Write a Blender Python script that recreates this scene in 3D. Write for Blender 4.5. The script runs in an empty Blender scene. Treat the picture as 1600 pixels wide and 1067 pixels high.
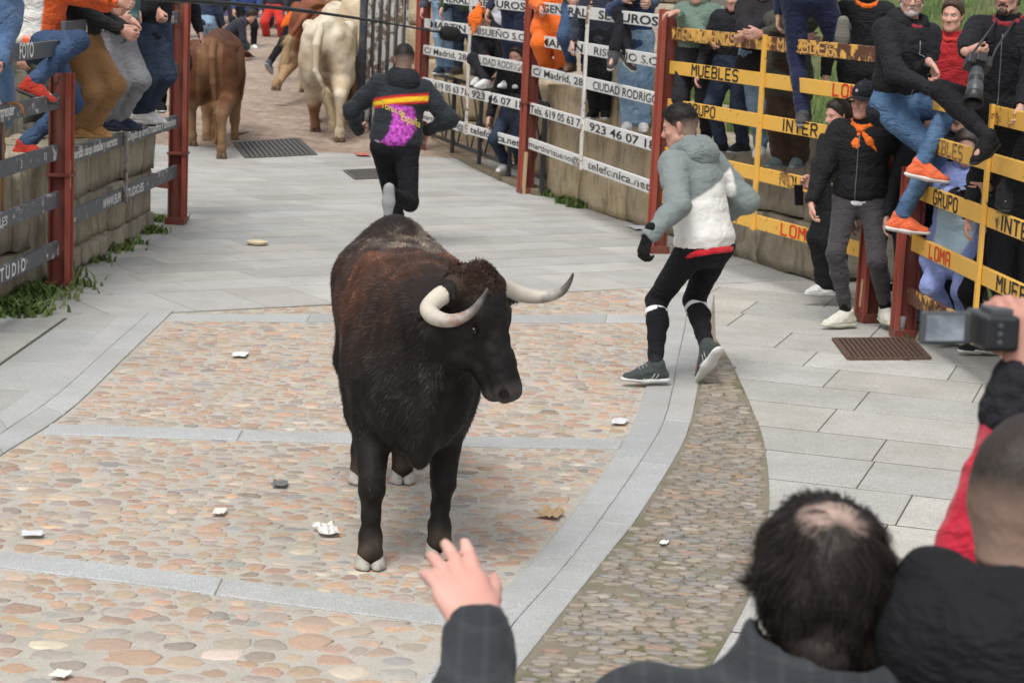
import bpy, math, random
import numpy as np
import openvdb
from mathutils import Vector, Matrix
from mathutils.bvhtree import BVHTree
random.seed(7); RNG = np.random.default_rng(7)
scene = bpy.context.scene
COL = scene.collection
PI = math.pi
# ------------------------------------------------------------------ camera, sky, sun, exposure
CAM_H = 2.35; FPX = 3300.0; PITCH = math.atan(586/3300.0); ROLL = 0.045
_f = np.array([0, math.cos(PITCH), -math.sin(PITCH)])
_u0 = np.array([0, math.sin(PITCH), math.cos(PITCH)]); _r0 = np.array([1.0, 0, 0])
_R = math.cos(ROLL)*_r0 + math.sin(ROLL)*_u0; _U = -math.sin(ROLL)*_r0 + math.cos(ROLL)*_u0
cam = bpy.data.cameras.new('camera'); camo = bpy.data.objects.new('camera', cam); COL.objects.link(camo)
camo.matrix_world = Matrix(((_R[0], _U[0], -_f[0], 0), (_R[1], _U[1], -_f[1], 0), (_R[2], _U[2], -_f[2], CAM_H), (0, 0, 0, 1)))
cam.sensor_width = 36; cam.lens = FPX/1600*36; cam.clip_end = 800; cam.clip_start = 0.1
cam.dof.use_dof = True; cam.dof.focus_distance = 8.6; cam.dof.aperture_fstop = 9.0
scene.camera = camo
world = bpy.data.worlds.new('World'); scene.world = world; world.use_nodes = True
wn = world.node_tree; bg = wn.nodes['Background']
sky = wn.nodes.new('ShaderNodeTexSky'); sky.sky_type = 'NISHITA'; sky.sun_disc = False
sky.sun_elevation = math.radians(58); sky.sun_rotation = math.radians(200); sky.dust_density = 3.0; sky.air_density = 1.0
hs = wn.nodes.new('ShaderNodeHueSaturation'); hs.inputs['Saturation'].default_value = 0.22
wn.links.new(sky.outputs[0], hs.inputs['Color']); wn.links.new(hs.outputs[0], bg.inputs['Color'])
bg.inputs['Strength'].default_value = 0.15
sun = bpy.data.lights.new('sun', 'SUN'); sun.energy = 1.3; sun.angle = math.radians(22); sun.color = (1, 0.97, 0.93)
suno = bpy.data.objects.new('sun', sun); COL.objects.link(suno)
# sun high, a little behind the camera and to its left
suno.rotation_euler = (math.radians(32), 0, math.radians(-20))
scene.view_settings.view_transform = 'Standard'; scene.view_settings.look = 'None'
scene.view_settings.gamma = 1; scene.view_settings.exposure = 0.47; scene.view_settings.use_curve_mapping = False
scene.cycles.max_bounces = 6

# ------------------------------------------------------------------ points from the survey of the photograph
def ray(px, py): return _f*FPX + _R*(px-800) - _U*(py-533.5)
def G(px, py, z=0.0):
    d = ray(px, py); t = (z-CAM_H)/d[2]; return np.array([d[0]*t, d[1]*t, z])
def P(px, py, Y):
    d = ray(px, py); t = Y/d[1]; return np.array([d[0]*t, Y, CAM_H+d[2]*t])
def gz(y):
    y = np.asarray(y, float); t = np.maximum(y-23.0, 0); return 0.045*t*np.clip(t/6, 0, 1)

# ------------------------------------------------------------------ helpers
def tag(o, label=None, cat=None, group=None, kind=None):
    if label: o['label'] = label
    if cat: o['category'] = cat
    if group: o['group'] = group
    if kind: o['kind'] = kind
    return o
def empty(name, loc=(0, 0, 0), **k):
    o = bpy.data.objects.new(name, None); COL.objects.link(o); o.location = loc; o.empty_display_size = 0.1
    return tag(o, **k)
def link(name, me, parent=None):
    o = bpy.data.objects.new(name, me); COL.objects.link(o)
    if parent is not None:
        o.parent = parent; o.location = -Vector(parent.matrix_basis.translation) if parent.parent is None else (0, 0, 0)
    return o
def mesh(name, V, F, mats=(), mi=None, smooth=True):
    """V (n,3); F: a list of arrays (m,3) or (m,4) or a list of index lists"""
    me = bpy.data.meshes.new(name)
    V = np.asarray(V, np.float32)
    if isinstance(F, np.ndarray): F = [F]
    if len(F) and isinstance(F[0], np.ndarray) and F[0].ndim == 2:
        F = [f for f in F if len(f)]
        loops = np.concatenate([f.ravel() for f in F]).astype(np.int32)
        tot = np.concatenate([np.full(len(f), f.shape[1], np.int32) for f in F])
    else:
        loops = np.array([i for f in F for i in f], np.int32); tot = np.array([len(f) for f in F], np.int32)
    st = np.concatenate([[0], np.cumsum(tot)[:-1]]).astype(np.int32)
    me.vertices.add(len(V)); me.vertices.foreach_set('co', V.ravel())
    me.loops.add(len(loops)); me.loops.foreach_set('vertex_index', loops)
    me.polygons.add(len(tot)); me.polygons.foreach_set('loop_start', st); me.polygons.foreach_set('loop_total', tot)
    me.polygons.foreach_set('use_smooth', np.full(len(tot), bool(smooth)))
    if not isinstance(mats, (list, tuple)): mats = [mats]
    for m in mats: me.materials.append(m)
    if mi is not None: me.polygons.foreach_set('material_index', np.asarray(mi, np.int32))
    me.update(calc_edges=True)
    return me
def obj(name, V, F, mats=(), parent=None, mi=None, smooth=True, **k):
    return tag(link(name, mesh(name, V, F, mats, mi, smooth), parent), **k)
def set_attr(me, name, arr):
    arr = np.asarray(arr, np.float32)
    if arr.ndim == 1:
        a = me.attributes.new(name, 'FLOAT', 'POINT'); a.data.foreach_set('value', arr)
    elif arr.shape[1] == 3:
        a = me.attributes.new(name, 'FLOAT_VECTOR', 'POINT'); a.data.foreach_set('vector', arr.ravel())
    else:
        a = me.attributes.new(name, 'FLOAT_COLOR', 'POINT'); a.data.foreach_set('color', arr.ravel())
class MB:
    """collects pieces of one mesh"""
    def __init__(s): s.V = []; s.F = []; s.n = 0
    def add(s, V, F):
        V = np.asarray(V, float); s.V.append(V); s.F += [[i+s.n for i in f] for f in F]; s.n += len(V); return s
    def box(s, c, ax, half):
        """centre, three unit axes (rows), half sizes"""
        ax = np.asarray(ax, float); c = np.asarray(c, float)
        q = np.array([[x, y, z] for x in (-1, 1) for y in (-1, 1) for z in (-1, 1)])*half
        return s.add(c + q@ax, [(0, 1, 3, 2), (4, 6, 7, 5), (0, 4, 5, 1), (2, 3, 7, 6), (0, 2, 6, 4), (1, 5, 7, 3)])
    def bar(s, a, b, w, h, up=(0, 0, 1)):
        a = np.asarray(a, float); b = np.asarray(b, float); d = b-a; L = np.linalg.norm(d); d /= L
        up = np.asarray(up, float); sd = np.cross(up, d); sd /= np.linalg.norm(sd); u = np.cross(d, sd)
        return s.box((a+b)/2, [d, sd, u], [L/2, w/2, h/2])
    def tube(s, pts, r, n=8, cap=True):
        pts = np.asarray(pts, float); r = np.broadcast_to(np.asarray(r, float), (len(pts),))
        t = np.gradient(pts, axis=0); t /= np.linalg.norm(t, axis=1)[:, None]+1e-9
        u = np.array([0.13, 0.27, 0.95]); V = []
        if abs(t[0]@u) > .9: u = np.array([1.0, 0, 0])
        for p, tt, rr in zip(pts, t, r):
            u = u-tt*(u@tt); u /= np.linalg.norm(u); w = np.cross(tt, u)
            for k in range(n):
                a = 2*PI*k/n; V.append(p+rr*(math.cos(a)*u+math.sin(a)*w))
        F = [[i*n+k, i*n+(k+1) % n, (i+1)*n+(k+1) % n, (i+1)*n+k] for i in range(len(pts)-1) for k in range(n)]
        if cap: F += [list(range(n))[::-1], [(len(pts)-1)*n+k for k in range(n)]]
        return s.add(V, F)
    def lathe(s, c, prof, n=16, ax=(0, 0, 1)):
        ax = np.asarray(ax, float); ax /= np.linalg.norm(ax); u = np.cross(ax, [0.3, 1, 0.1]); u /= np.linalg.norm(u); w = np.cross(ax, u)
        V = [np.asarray(c)+ax*z+r*(math.cos(2*PI*k/n)*u+math.sin(2*PI*k/n)*w) for r, z in prof for k in range(n)]
        F = [[i*n+k, i*n+(k+1) % n, (i+1)*n+(k+1) % n, (i+1)*n+k] for i in range(len(prof)-1) for k in range(n)]
        return s.add(V, F)
    def build(s, name, mats, parent=None, smooth=False, bevel=0, **k):
        o = obj(name, np.concatenate(s.V), s.F, mats, parent, smooth=smooth, **k)
        if bevel:
            m = o.modifiers.new('bevel', 'BEVEL'); m.width = bevel; m.segments = 2; m.limit_method = 'ANGLE'; m.harden_normals = False
        return o
def bake(o):
    dg = bpy.context.evaluated_depsgraph_get(); me = bpy.data.meshes.new_from_object(o.evaluated_get(dg)); o.modifiers.clear(); o.data = me; return o
def nrm(v): v = np.asarray(v, float); return v/(np.linalg.norm(v)+1e-12)

# ---- noise
_perm = np.random.default_rng(3).permutation(256); _perm = np.concatenate([_perm, _perm, _perm])
_grad = np.random.default_rng(4).normal(size=(256, 3)); _grad /= np.linalg.norm(_grad, axis=1)[:, None]
def pnoise(p):
    p = np.asarray(p, float); i = np.floor(p).astype(int); f = p-i; u = f*f*f*(f*(f*6-15)+10); i &= 255
    out = 0
    for dx in (0, 1):
        for dy in (0, 1):
            for dz in (0, 1):
                h = _perm[_perm[_perm[(i[:, 0]+dx) & 255]+((i[:, 1]+dy) & 255)]+((i[:, 2]+dz) & 255)]
                g = _grad[h]; d = f-np.array([dx, dy, dz]); v = (g*d).sum(1)
                w = (u[:, 0] if dx else 1-u[:, 0])*(u[:, 1] if dy else 1-u[:, 1])*(u[:, 2] if dz else 1-u[:, 2])
                out = out+v*w
    return out*1.6

# ---- signed distance bodies, meshed with OpenVDB
class SDF:
    def __init__(s): s.p = []
    def cone(s, a, b, r1, r2=None, k=.03, sub=False, flat=None, fold=None):
        """tapered capsule; flat=(axis, factor<1) squashes it along an axis; fold=(amp, count, phase) rings of cloth folds"""
        a = np.asarray(a, float); b = np.asarray(b, float); r2 = r1 if r2 is None else r2
        m = max(r1, r2)+(fold[0] if fold else 0)
        s.p.append(('c', np.minimum(a, b)-m, np.maximum(a, b)+m, (a, b, r1, r2, flat, fold), k, sub)); return s
    def ell(s, c, r, ax=None, k=.03, sub=False):
        c = np.asarray(c, float); r = np.asarray(r, float); ax = np.eye(3) if ax is None else np.asarray(ax, float)
        e = np.sqrt(((ax*r[:, None])**2).sum(0))
        s.p.append(('e', c-e, c+e, (c, r, ax), k, sub)); return s
    def chain(s, pts, rs, k=.03, **kw):
        for i in range(len(pts)-1): s.cone(pts[i], pts[i+1], rs[i], rs[i+1], k=k, **kw)
        return s
    def cut(s, p, n, k=.004):
        """remove the side the normal points to"""
        s.p.append(('h', None, None, (np.asarray(p, float), nrm(n)), k, True)); return s
    def eval(s, X, lo, hi, pr):
        ty, _, _, a, k, sub = pr
        if ty == 'c':
            A, B, r1, r2, flat, fold = a; d = X-A; ba = B-A; L2 = ba@ba+1e-12
            h = np.clip(d@ba/L2, 0, 1); q = d-h[..., None]*ba
            if flat is not None:
                ax, fa = nrm(flat[0]), flat[1]; q = q+np.multiply.outer(q@ax*(1/fa-1), ax)
            v = np.sqrt((q*q).sum(-1))-(r1+(r2-r1)*h)
            if flat is not None: v = v*(1+flat[1])*.5
            if fold is not None:
                tt = (d@ba)/L2
                ph = fold[2]+3*np.sin(q@np.array([9., 7, 5])+fold[2])
                v = v-fold[0]*np.sin(tt*fold[1]*2*PI+ph)*np.clip(1.3-abs(tt-.5)*1.2, 0, 1)
            return v
        if ty == 'e':
            c, r, ax = a; q = (X-c)@ax.T; k0 = np.sqrt(((q/r)**2).sum(-1)); k1 = np.sqrt(((q/r**2)**2).sum(-1))+1e-9
            return k0*(k0-1)/k1
        p, n = a; return -((X-p)@n)
    def grid(s, res):
        los = [q[1] for q in s.p if not q[5]]; his = [q[2] for q in s.p if not q[5]]
        lo = np.min(los, 0)-4*res-.02; hi = np.max(his, 0)+4*res+.02
        n = np.ceil((hi-lo)/res).astype(int)+1
        A = np.full(n, .5, np.float32); xs = [lo[i]+res*np.arange(n[i]) for i in range(3)]
        for q in s.p:
            k = q[4]
            if q[1] is None: sl = (slice(0, n[0]), slice(0, n[1]), slice(0, n[2]))
            else:
                pad = k+3*res
                i0 = np.clip(np.floor((q[1]-pad-lo)/res).astype(int), 0, n); i1 = np.clip(np.ceil((q[2]+pad-lo)/res).astype(int)+1, 0, n)
                if (i1 <= i0).any(): continue
                sl = tuple(slice(i0[j], i1[j]) for j in range(3))
            X = np.stack(np.meshgrid(xs[0][sl[0]], xs[1][sl[1]], xs[2][sl[2]], indexing='ij'), -1).astype(np.float32)
            d = s.eval(X, lo, hi, q).astype(np.float32); a = A[sl]
            if q[5]:
                d = -d; h = np.maximum(k-abs(a-d), 0)/max(k, 1e-6); A[sl] = np.maximum(a, d)+h*h*k*.25
            else:
                h = np.maximum(k-abs(a-d), 0)/max(k, 1e-6); A[sl] = np.minimum(a, d)-h*h*k*.25
        return A, lo
    def mesh(s, res, adapt=0.0):
        A, lo = s.grid(res); g = openvdb.FloatGrid(.5); g.copyFromArray(A)
        if adapt > 0: V, T, Q = g.convertToPolygons(0.0, adapt)
        else: V, Q = g.convertToQuads(0.0); T = np.zeros((0, 3), np.int32)
        V = V*res+lo; F = [f for f in (T[:, ::-1].astype(np.int32), Q[:, ::-1].astype(np.int32)) if len(f)]
        N = vnormals(V, F)
        # orient outwards
        i = np.clip(((V+N*res*.8-lo)/res).round().astype(int), 0, np.array(A.shape)-1); j = np.clip(((V-N*res*.8-lo)/res).round().astype(int), 0, np.array(A.shape)-1)
        if (A[tuple(i.T)]-A[tuple(j.T)]).mean() < 0: F = [f[:, ::-1] for f in F]; N = -N
        return V.astype(np.float64), F, N
def vnormals(V, F):
    N = np.zeros_like(V, dtype=float)
    for f in F:
        a, b, c = V[f[:, 0]], V[f[:, 1]], V[f[:, 2]]
        n = np.cross(c-a, (V[f[:, 3]]-b)) if f.shape[1] == 4 else np.cross(b-a, c-a)
        if f.shape[1] == 4: n = np.cross(c-a, V[f[:, 3]]-b)
        for k in range(f.shape[1]): np.add.at(N, f[:, k], n)
    return N/(np.linalg.norm(N, axis=1)[:, None]+1e-12)

# ------------------------------------------------------------------ materials
_M = {}
class NT:
    def __init__(s, name):
        s.m = bpy.data.materials.new(name); s.m.use_nodes = True; s.t = s.m.node_tree; s.b = s.t.nodes['Principled BSDF']
        s.b.inputs['Specular IOR Level'].default_value = 0.3
    def n(s, ty, **k):
        x = s.t.nodes.new(ty)
        for a, v in k.items():
            if a.startswith('i_'): x.inputs[a[2:].replace('_', ' ')].default_value = v
            else: setattr(x, a, v)
        return x
    def l(s, a, b): s.t.links.new(a, b)
    def coord(s, kind='Object', scale=(1, 1, 1)):
        c = s.n('ShaderNodeTexCoord'); mp = s.n('ShaderNodeMapping'); mp.inputs['Scale'].default_value = scale
        s.l(c.outputs[kind], mp.inputs['Vector']); return mp.outputs[0]
    def noise(s, vec, scale, detail=4, rough=.55, dist=0):
        x = s.n('ShaderNodeTexNoise'); x.inputs['Scale'].default_value = scale; x.inputs['Detail'].default_value = detail
        x.inputs['Roughness'].default_value = rough; x.inputs['Distortion'].default_value = dist
        if vec is not None: s.l(vec, x.inputs['Vector'])
        return x.outputs['Fac']
    def ramp(s, fac, stops):
        r = s.n('ShaderNodeValToRGB'); e = r.color_ramp.elements
        while len(e) < len(stops): e.new(.5)
        for q, (p, c) in zip(e, stops):
            q.position = p; q.color = (*c, 1) if isinstance(c, (tuple, list)) else (c, c, c, 1)
        s.l(fac, r.inputs[0]); return r.outputs[0]
    def mix(s, fac, a, b, mode='MIX'):
        x = s.n('ShaderNodeMix', data_type='RGBA', blend_type=mode)
        for v, sock in ((fac, x.inputs[0]), (a, x.inputs[6]), (b, x.inputs[7])):
            if isinstance(v, (int, float)): sock.default_value = v
            elif isinstance(v, (tuple, list)): sock.default_value = (*v, 1)
            else: s.l(v, sock)
        return x.outputs[2]
    def math(s, op, a, b=0.0):
        x = s.n('ShaderNodeMath', operation=op)
        for v, sock in ((a, x.inputs[0]), (b, x.inputs[1])):
            if isinstance(v, (int, float)): sock.default_value = v
            else: s.l(v, sock)
        return x.outputs[0]
    def attr(s, name): 
        a = s.n('ShaderNodeAttribute'); a.attribute_name = name; return a
    def color(s, c):
        if isinstance(c, (tuple, list)): s.b.inputs['Base Color'].default_value = (*c, 1)
        else: s.l(c, s.b.inputs['Base Color'])
    def rough(s, v): s.b.inputs['Roughness'].default_value = v
    def bump(s, h, strength=.4, dist=.01):
        x = s.n('ShaderNodeBump'); x.inputs['Strength'].default_value = strength; x.inputs['Distance'].default_value = dist
        s.l(h, x.inputs['Height']); s.l(x.outputs[0], s.b.inputs['Normal']); return x
def c255(r, g, b):
    f = lambda v: ((v/255+.055)/1.055)**2.4 if v > 10 else v/255/12.92
    return (f(r), f(g), f(b))
def cached(fn):
    def w(*a, **k):
        key = (fn.__name__, a, tuple(sorted(k.items())))
        if key not in _M: _M[key] = fn(*a, **k)
        return _M[key]
    return w
@cached
def plain(name, col, rough=.6, var=.15, scale=20, bump=.1, spec=.3, metal=0):
    t = NT(name); co = t.coord(); n = t.noise(co, scale, 5)
    t.color(t.mix(n, tuple(c*(1-var) for c in col), tuple(min(1, c*(1+var)) for c in col))); t.rough(rough)
    t.b.inputs['Specular IOR Level'].default_value = spec; t.b.inputs['Metallic'].default_value = metal
    if bump: t.bump(t.noise(co, scale*4, 4), bump, .004)
    return t.m
def crease(t):
    """height of drawn folds: thin ridges with soft valleys, mostly lying across the limbs"""
    co = t.coord(scale=(.75, .75, 1.35)); a = t.noise(co, 9, 3, .5, .9); b = t.noise(co, 21, 3, .5, .6)
    ra = t.math('SUBTRACT', 1.0, t.math('MULTIPLY', t.math('ABSOLUTE', t.math('SUBTRACT', a, .5)), 5.0)); rb = t.math('SUBTRACT', 1.0, t.math('MULTIPLY', t.math('ABSOLUTE', t.math('SUBTRACT', b, .5)), 5.0))
    return t.math('ADD', t.math('MULTIPLY', t.math('MAXIMUM', ra, 0.0), .75), t.math('MULTIPLY', t.math('MAXIMUM', rb, 0.0), .3))
@cached
def cloth(col, weave=900, rough=.85, wr=.35, name='cloth', sheen=None):
    t = NT(name); co = t.coord(); n = t.noise(co, 7, 4); n2 = t.noise(co, 160, 2)
    a = t.mix(n, tuple(c*.82 for c in col), tuple(min(1, c*1.15) for c in col)); t.color(t.mix(.18, a, t.mix(n2, (0, 0, 0), (1, 1, 1)), 'OVERLAY'))
    dark = max(col) < .03; t.rough(rough); t.b.inputs['Sheen Weight'].default_value = (.02 if dark else .12) if sheen is None else sheen; t.b.inputs['Specular IOR Level'].default_value = .12 if dark else .2
    w = crease(t); f = t.noise(co, 260, 2); t.bump(t.math('ADD', w, t.math('MULTIPLY', f, .05)), wr*1.5, .022)
    return t.m
@cached
def denim(col, light):
    t = NT('denim'); co = t.coord(); n = t.noise(co, 5, 5, .6); f = t.noise(t.coord(scale=(1, 1, .25)), 420, 2)
    a = t.mix(t.ramp(n, [(.3, 0.), (.7, 1.)]), col, light); t.color(t.mix(.3, a, t.mix(f, (0.1, .1, .1), (.9, .9, .9)), 'OVERLAY')); t.rough(.85)
    t.bump(t.math('ADD', crease(t), t.math('MULTIPLY', f, .04)), .6, .022); return t.m
@cached
def skin(tone=(0.50, 0.32, 0.25)):
    t = NT('skin'); co = t.coord(); n = t.noise(co, 14, 3); n2 = t.noise(co, 120, 3)
    a = t.mix(t.ramp(n, [(.35, 0.), (.7, 1.)]), tone, (tone[0]*1.02, tone[1]*.78, tone[2]*.76)); 
    ad = t.attr('red'); a2 = t.mix(t.math('MULTIPLY', ad.outputs['Fac'], .6), a, (tone[0]*.92, tone[1]*.62, tone[2]*.60)); t.color(a2)
    t.rough(.5); t.b.inputs['Subsurface Weight'].default_value = .12; t.b.inputs['Subsurface Radius'].default_value = (.012, .005, .003); t.b.inputs['Subsurface Scale'].default_value = .5
    t.bump(n2, .08, .002); return t.m
# ------------------------------------------------------------------ the ground
def stone_mat(name, moss=0.0):
    t = NT(name); co = t.coord(); at = t.attr('col')
    n = t.noise(co, 38, 5, .65); s = t.noise(co, 300, 3)
    a = t.mix(t.ramp(n, [(.3, 0.), (.75, 1.)]), t.mix(.22, at.outputs['Color'], (.18, .14, .11)), t.mix(.15, at.outputs['Color'], (.75, .66, .55)))
    a = t.mix(.35, a, t.mix(s, (.2, .2, .2), (.8, .8, .8)), 'OVERLAY')
    dirt = t.ramp(t.noise(co, 6, 5, .6), [(.45, 0.), (.7, 1.)]); a = t.mix(t.math('MULTIPLY', dirt, .35), a, (.40, .34, .26))
    t.color(a); t.rough(.75); t.bump(t.math('ADD', n, t.math('MULTIPLY', s, .3)), .5, .008); return t.m
def granite(name, base, vein=.0):
    t = NT(name); co = t.coord(); at = t.attr('col')
    s = t.noise(co, 170, 3, .7); b = t.noise(co, 2.2, 6, .65); m = t.noise(co, 14, 5, .6)
    sp = t.ramp(s, [(.34, (.16, .16, .16)), (.5, (.5, .5, .5)), (.66, (.86, .86, .84))])
    a = t.mix(.55, at.outputs['Color'], sp, 'OVERLAY')
    a = t.mix(t.math('MULTIPLY', t.ramp(b, [(.42, 0.), (.68, 1.)]), .45), a, (base[0]*.66, base[1]*.63, base[2]*.56))
    a = t.mix(t.math('MULTIPLY', t.ramp(m, [(.55, 0.), (.75, 1.)]), .25), a, (.62, .60, .55))
    sc = t.noise(t.coord(scale=(1, 1, 1)), 55, 2); a = t.mix(t.math('MULTIPLY', t.ramp(sc, [(.72, 0.), (.76, 1.)]), .5), a, (.10, .09, .08))
    t.color(a); t.rough(.72); t.bump(t.math('ADD', s, m), .25, .004); return t.m
def bed_mat(name, c1, c2, moss):
    t = NT(name); co = t.coord(); n = t.noise(co, 9, 6, .65); f = t.noise(co, 120, 5, .7); g = t.noise(co, 1.6, 4, .6)
    a = t.mix(n, c1, c2); a = t.mix(.55, a, t.mix(f, (.1, .1, .1), (.9, .9, .9)), 'OVERLAY')
    p = t.ramp(t.noise(co, 240, 2), [(.66, 0.), (.7, 1.)]); a = t.mix(t.math('MULTIPLY', p, .5), a, (.13, .1, .08))
    mf = t.math('MULTIPLY', t.ramp(g, [(.5, 0.), (.68, 1.)]), moss); a = t.mix(mf, a, t.mix(f, (.05, .07, .015), (.16, .17, .05)))
    t.color(a); t.rough(.9); t.bump(t.math('ADD', f, n), .6, .012); return t.m
M_COB = stone_mat('cobble'); M_GUT = stone_mat('gutter_stone')
M_PAVE = granite('paver', (.40, .40, .385)); M_KERB = granite('kerb_granite', (.44, .45, .45))
M_BED = bed_mat('mortar_bed', (.41, .375, .32), (.54, .50, .44), .2); M_GBED = bed_mat('gutter_bed', (.17, .15, .11), (.29, .25, .19), .9)
M_JOINT = bed_mat('joint_sand', (.075, .068, .055), (.12, .11, .085), .35)
def far_mat():
    t = NT('far_cobbles'); v = t.n('ShaderNodeTexVoronoi'); v.inputs['Scale'].default_value = 7.5; t.l(t.coord(scale=(1, .8, 1)), v.inputs['Vector']); e = t.n('ShaderNodeTexVoronoi', feature='DISTANCE_TO_EDGE'); e.inputs['Scale'].default_value = 7.5; t.l(t.coord(scale=(1, .8, 1)), e.inputs['Vector'])
    sp = t.n('ShaderNodeSeparateColor'); t.l(v.outputs['Color'], sp.inputs[0]); c = t.ramp(sp.outputs[0], [(0, (.24, .175, .13)), (.5, (.33, .235, .175)), (1, (.38, .31, .25))]); g = t.ramp(e.outputs['Distance'], [(.02, 0.), (.09, 1.)]); n = t.noise(t.coord(), .7, 4)
    t.color(t.mix(.35, t.mix(g, (.30, .25, .20), c), t.mix(n, (.2, .2, .2), (.8, .8, .8)), 'OVERLAY')); t.rough(.8); t.bump(g, .5, .015); return t.m
M_FAR = far_mat() if True else bed_mat('far_cobbles', (.27, .20, .155), (.40, .31, .245), .12)

# base sheet, reaching far behind; rises gently up the street
def sheet(name, xs, ys, zf, mat, **k):
    X, Y = np.meshgrid(xs, ys, indexing='ij'); V = np.stack([X, Y, zf(X, Y)], -1).reshape(-1, 3); n, m = len(xs), len(ys)
    i = (np.arange(n-1)[:, None]*m+np.arange(m-1)).ravel(); return obj(name, V, np.stack([i, i+m, i+m+1, i+1], 1), mat, **k)
sheet('ground', np.linspace(-60, 60, 61), np.concatenate([np.linspace(-20, 22, 43), np.linspace(23, 90, 68)]), lambda X, Y: gz(Y)-.007-.06*(Y > 26.2), M_JOINT, kind='structure')

def clip_poly(S, C):
    """Sutherland-Hodgman: subject S by convex counter-clockwise C"""
    out = [np.asarray(p, float) for p in S]
    for i in range(len(C)):
        a = C[i]; b = C[(i+1) % len(C)]; inp = out; out = []
        if not inp: break
        side = lambda p: (b[0]-a[0])*(p[1]-a[1])-(b[1]-a[1])*(p[0]-a[0])
        for j in range(len(inp)):
            p, q = inp[j-1], inp[j]; sp, sq = side(p), side(q)
            if (sp >= 0) != (sq >= 0): out.append(p+(q-p)*(sp/(sp-sq)))
            if sq >= 0: out.append(q)
    return out
def area(p): p = np.asarray(p); x, y = p[:, 0], p[:, 1]; return .5*(x@np.roll(y, -1)-y@np.roll(x, -1))
def ccw(p): p = [np.asarray(q, float)[:2] for q in p]; return p if area(p) > 0 else p[::-1]
def inside(pt, poly):
    x, y = pt; r = False; n = len(poly)
    for i in range(n):
        (x1, y1), (x2, y2) = poly[i][:2], poly[i-1][:2]
        if (y1 > y) != (y2 > y) and x < (x2-x1)*(y-y1)/(y2-y1)+x1: r = not r
    return r
def inset(poly, d):
    """shrink a convex ccw polygon"""
    poly = [np.asarray(p, float) for p in poly]; n = len(poly); out = list(poly)
    for i in range(n):
        a, b = poly[i], poly[(i+1) % n]; e = b-a; L = np.hypot(*e)
        if L < 1e-6: continue
        nn = np.array([-e[1], e[0]])/L; o = a+nn*d
        out = clip_poly(out, [o-e/L*50, o+e/L*50, o+e/L*50+nn*100, o-e/L*50+nn*100])
        if len(out) < 3: return []
    return out
def slab_mesh(poly, z0, z1, col, mat, bev=.003, name='paving_slab', tilt=0.0):
    poly = ccw(poly); q = inset(poly, bev)
    if len(q) < 3: return None
    poly = np.array(poly); q = np.array(q); c = q.mean(0); g = RNG.normal(size=2)*tilt
    n, m = len(poly), len(q)
    zz = lambda p, z: z+(p-c)@g+gz(p[:, 1])
    # top face from the inset outline, sides from it down (outline and inset keep matching corners when sizes agree)
    if n != m:
        poly = np.array([c+(p-c)*(1+bev/max(.02, np.hypot(*(p-c)))) for p in q]); n = m
    V = np.concatenate([np.c_[poly, zz(poly, z0)], np.c_[poly, zz(poly, z1-bev*.7)], np.c_[q, zz(q, z1)]])
    F = [list(range(2*n, 3*n))]
    k0 = int(np.argmin([np.hypot(*(poly[i]-q[0])) for i in range(n)]))
    for i in range(n):
        j = (i+1) % n; F.append([i, j, n+j, n+i]); F.append([n+(i+k0) % n, n+(j+k0) % n, 2*n+j, 2*n+i])
    me = mesh(name, V, F, mat, smooth=False); set_attr(me, 'col', np.tile([*col, 1], (len(V), 1))); return me
def near_cam(p):  # the larger the nearer
    return -np.hypot(p[0], p[1])
def pave(parent, region, org, direc, rows, lens, mat, base, z1=0.0, gap=.012, skip=None, v0=None, name='paving_slab'):
    """rows of slabs: direction along the row, row depths, slab lengths; clipped to a convex region"""
    d = nrm(np.r_[direc, 0])[:2]; e = np.array([-d[1], d[0]]); reg = ccw(region); pr = np.array(reg)
    u0, u1 = (pr@d).min(), (pr@d).max(); v = (pr@e).min()-.001 if v0 is None else v0
    vmax = (pr@e).max(); r = 0
    while v < vmax and r < 200:
        h = rows[min(r, len(rows)-1)] if callable(rows) is False else rows(r)
        if v+h < (pr@e).min(): v += h; r += 1; continue
        ll = lens[min(r, len(lens)-1)]
        u = u0-random.random()*ll[1]
        while u < u1:
            L = random.uniform(*ll)
            q = [d*a+e*b for a, b in ((u+gap*.3, v+gap), (u+L-gap*.3, v+gap), (u+L-gap*.3, v+h-gap), (u+gap*.3, v+h-gap))]
            p = clip_poly(q, reg); u += L
            if len(p) < 3 or abs(area(p)) < .006: continue
            c = np.mean(p, 0)
            if skip and all(skip(x) for x in list(p)+[c]): continue
            s = 1+random.gauss(0, .075); w = random.gauss(0, .016)
            me = slab_mesh(p, -.05, z1, (base[0]*s*(1+w), base[1]*s, base[2]*s*(1-w)), mat, tilt=.0008)
            if me: link(name, me, parent)
        v += h; r += 1

# outlines read off the photograph, on the ground
KL = [G(*p)[:2] for p in ((540, 1200), (657, 1065), (782, 926), (858, 847), (977, 688), (1008, 607), (1024, 545), (1036, 495), (1040, 455))]
KM = [G(*p)[:2] for p in ((640, 1180), (741, 1060), (799, 978), (908, 852), (1018, 695), (1044, 638), (1060, 560), (1073, 497), (1078, 458))]
KR = [G(*p)[:2] for p in ((690, 1190), (823, 1026), (958, 857), (994, 812), (1065, 698), (1084, 641), (1092, 598), (1106, 530), (1116, 460))]
GR = [G(*p)[:2] for p in ((1080, 1100), (1096, 1064), (1136, 997), (1172, 926), (1196, 840), (1202, 764), (1193, 688), (1177, 643), (1160, 603), (1139, 560), (1118, 528))]
LR = [G(*p)[:2] for p in ((-110, 792), (0, 712), (105, 644), (194, 560), (271, 486))]
LM = [G(*p)[:2] for p in ((-110, 758), (0, 679), (87, 619), (163, 551), (233, 489))]
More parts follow.
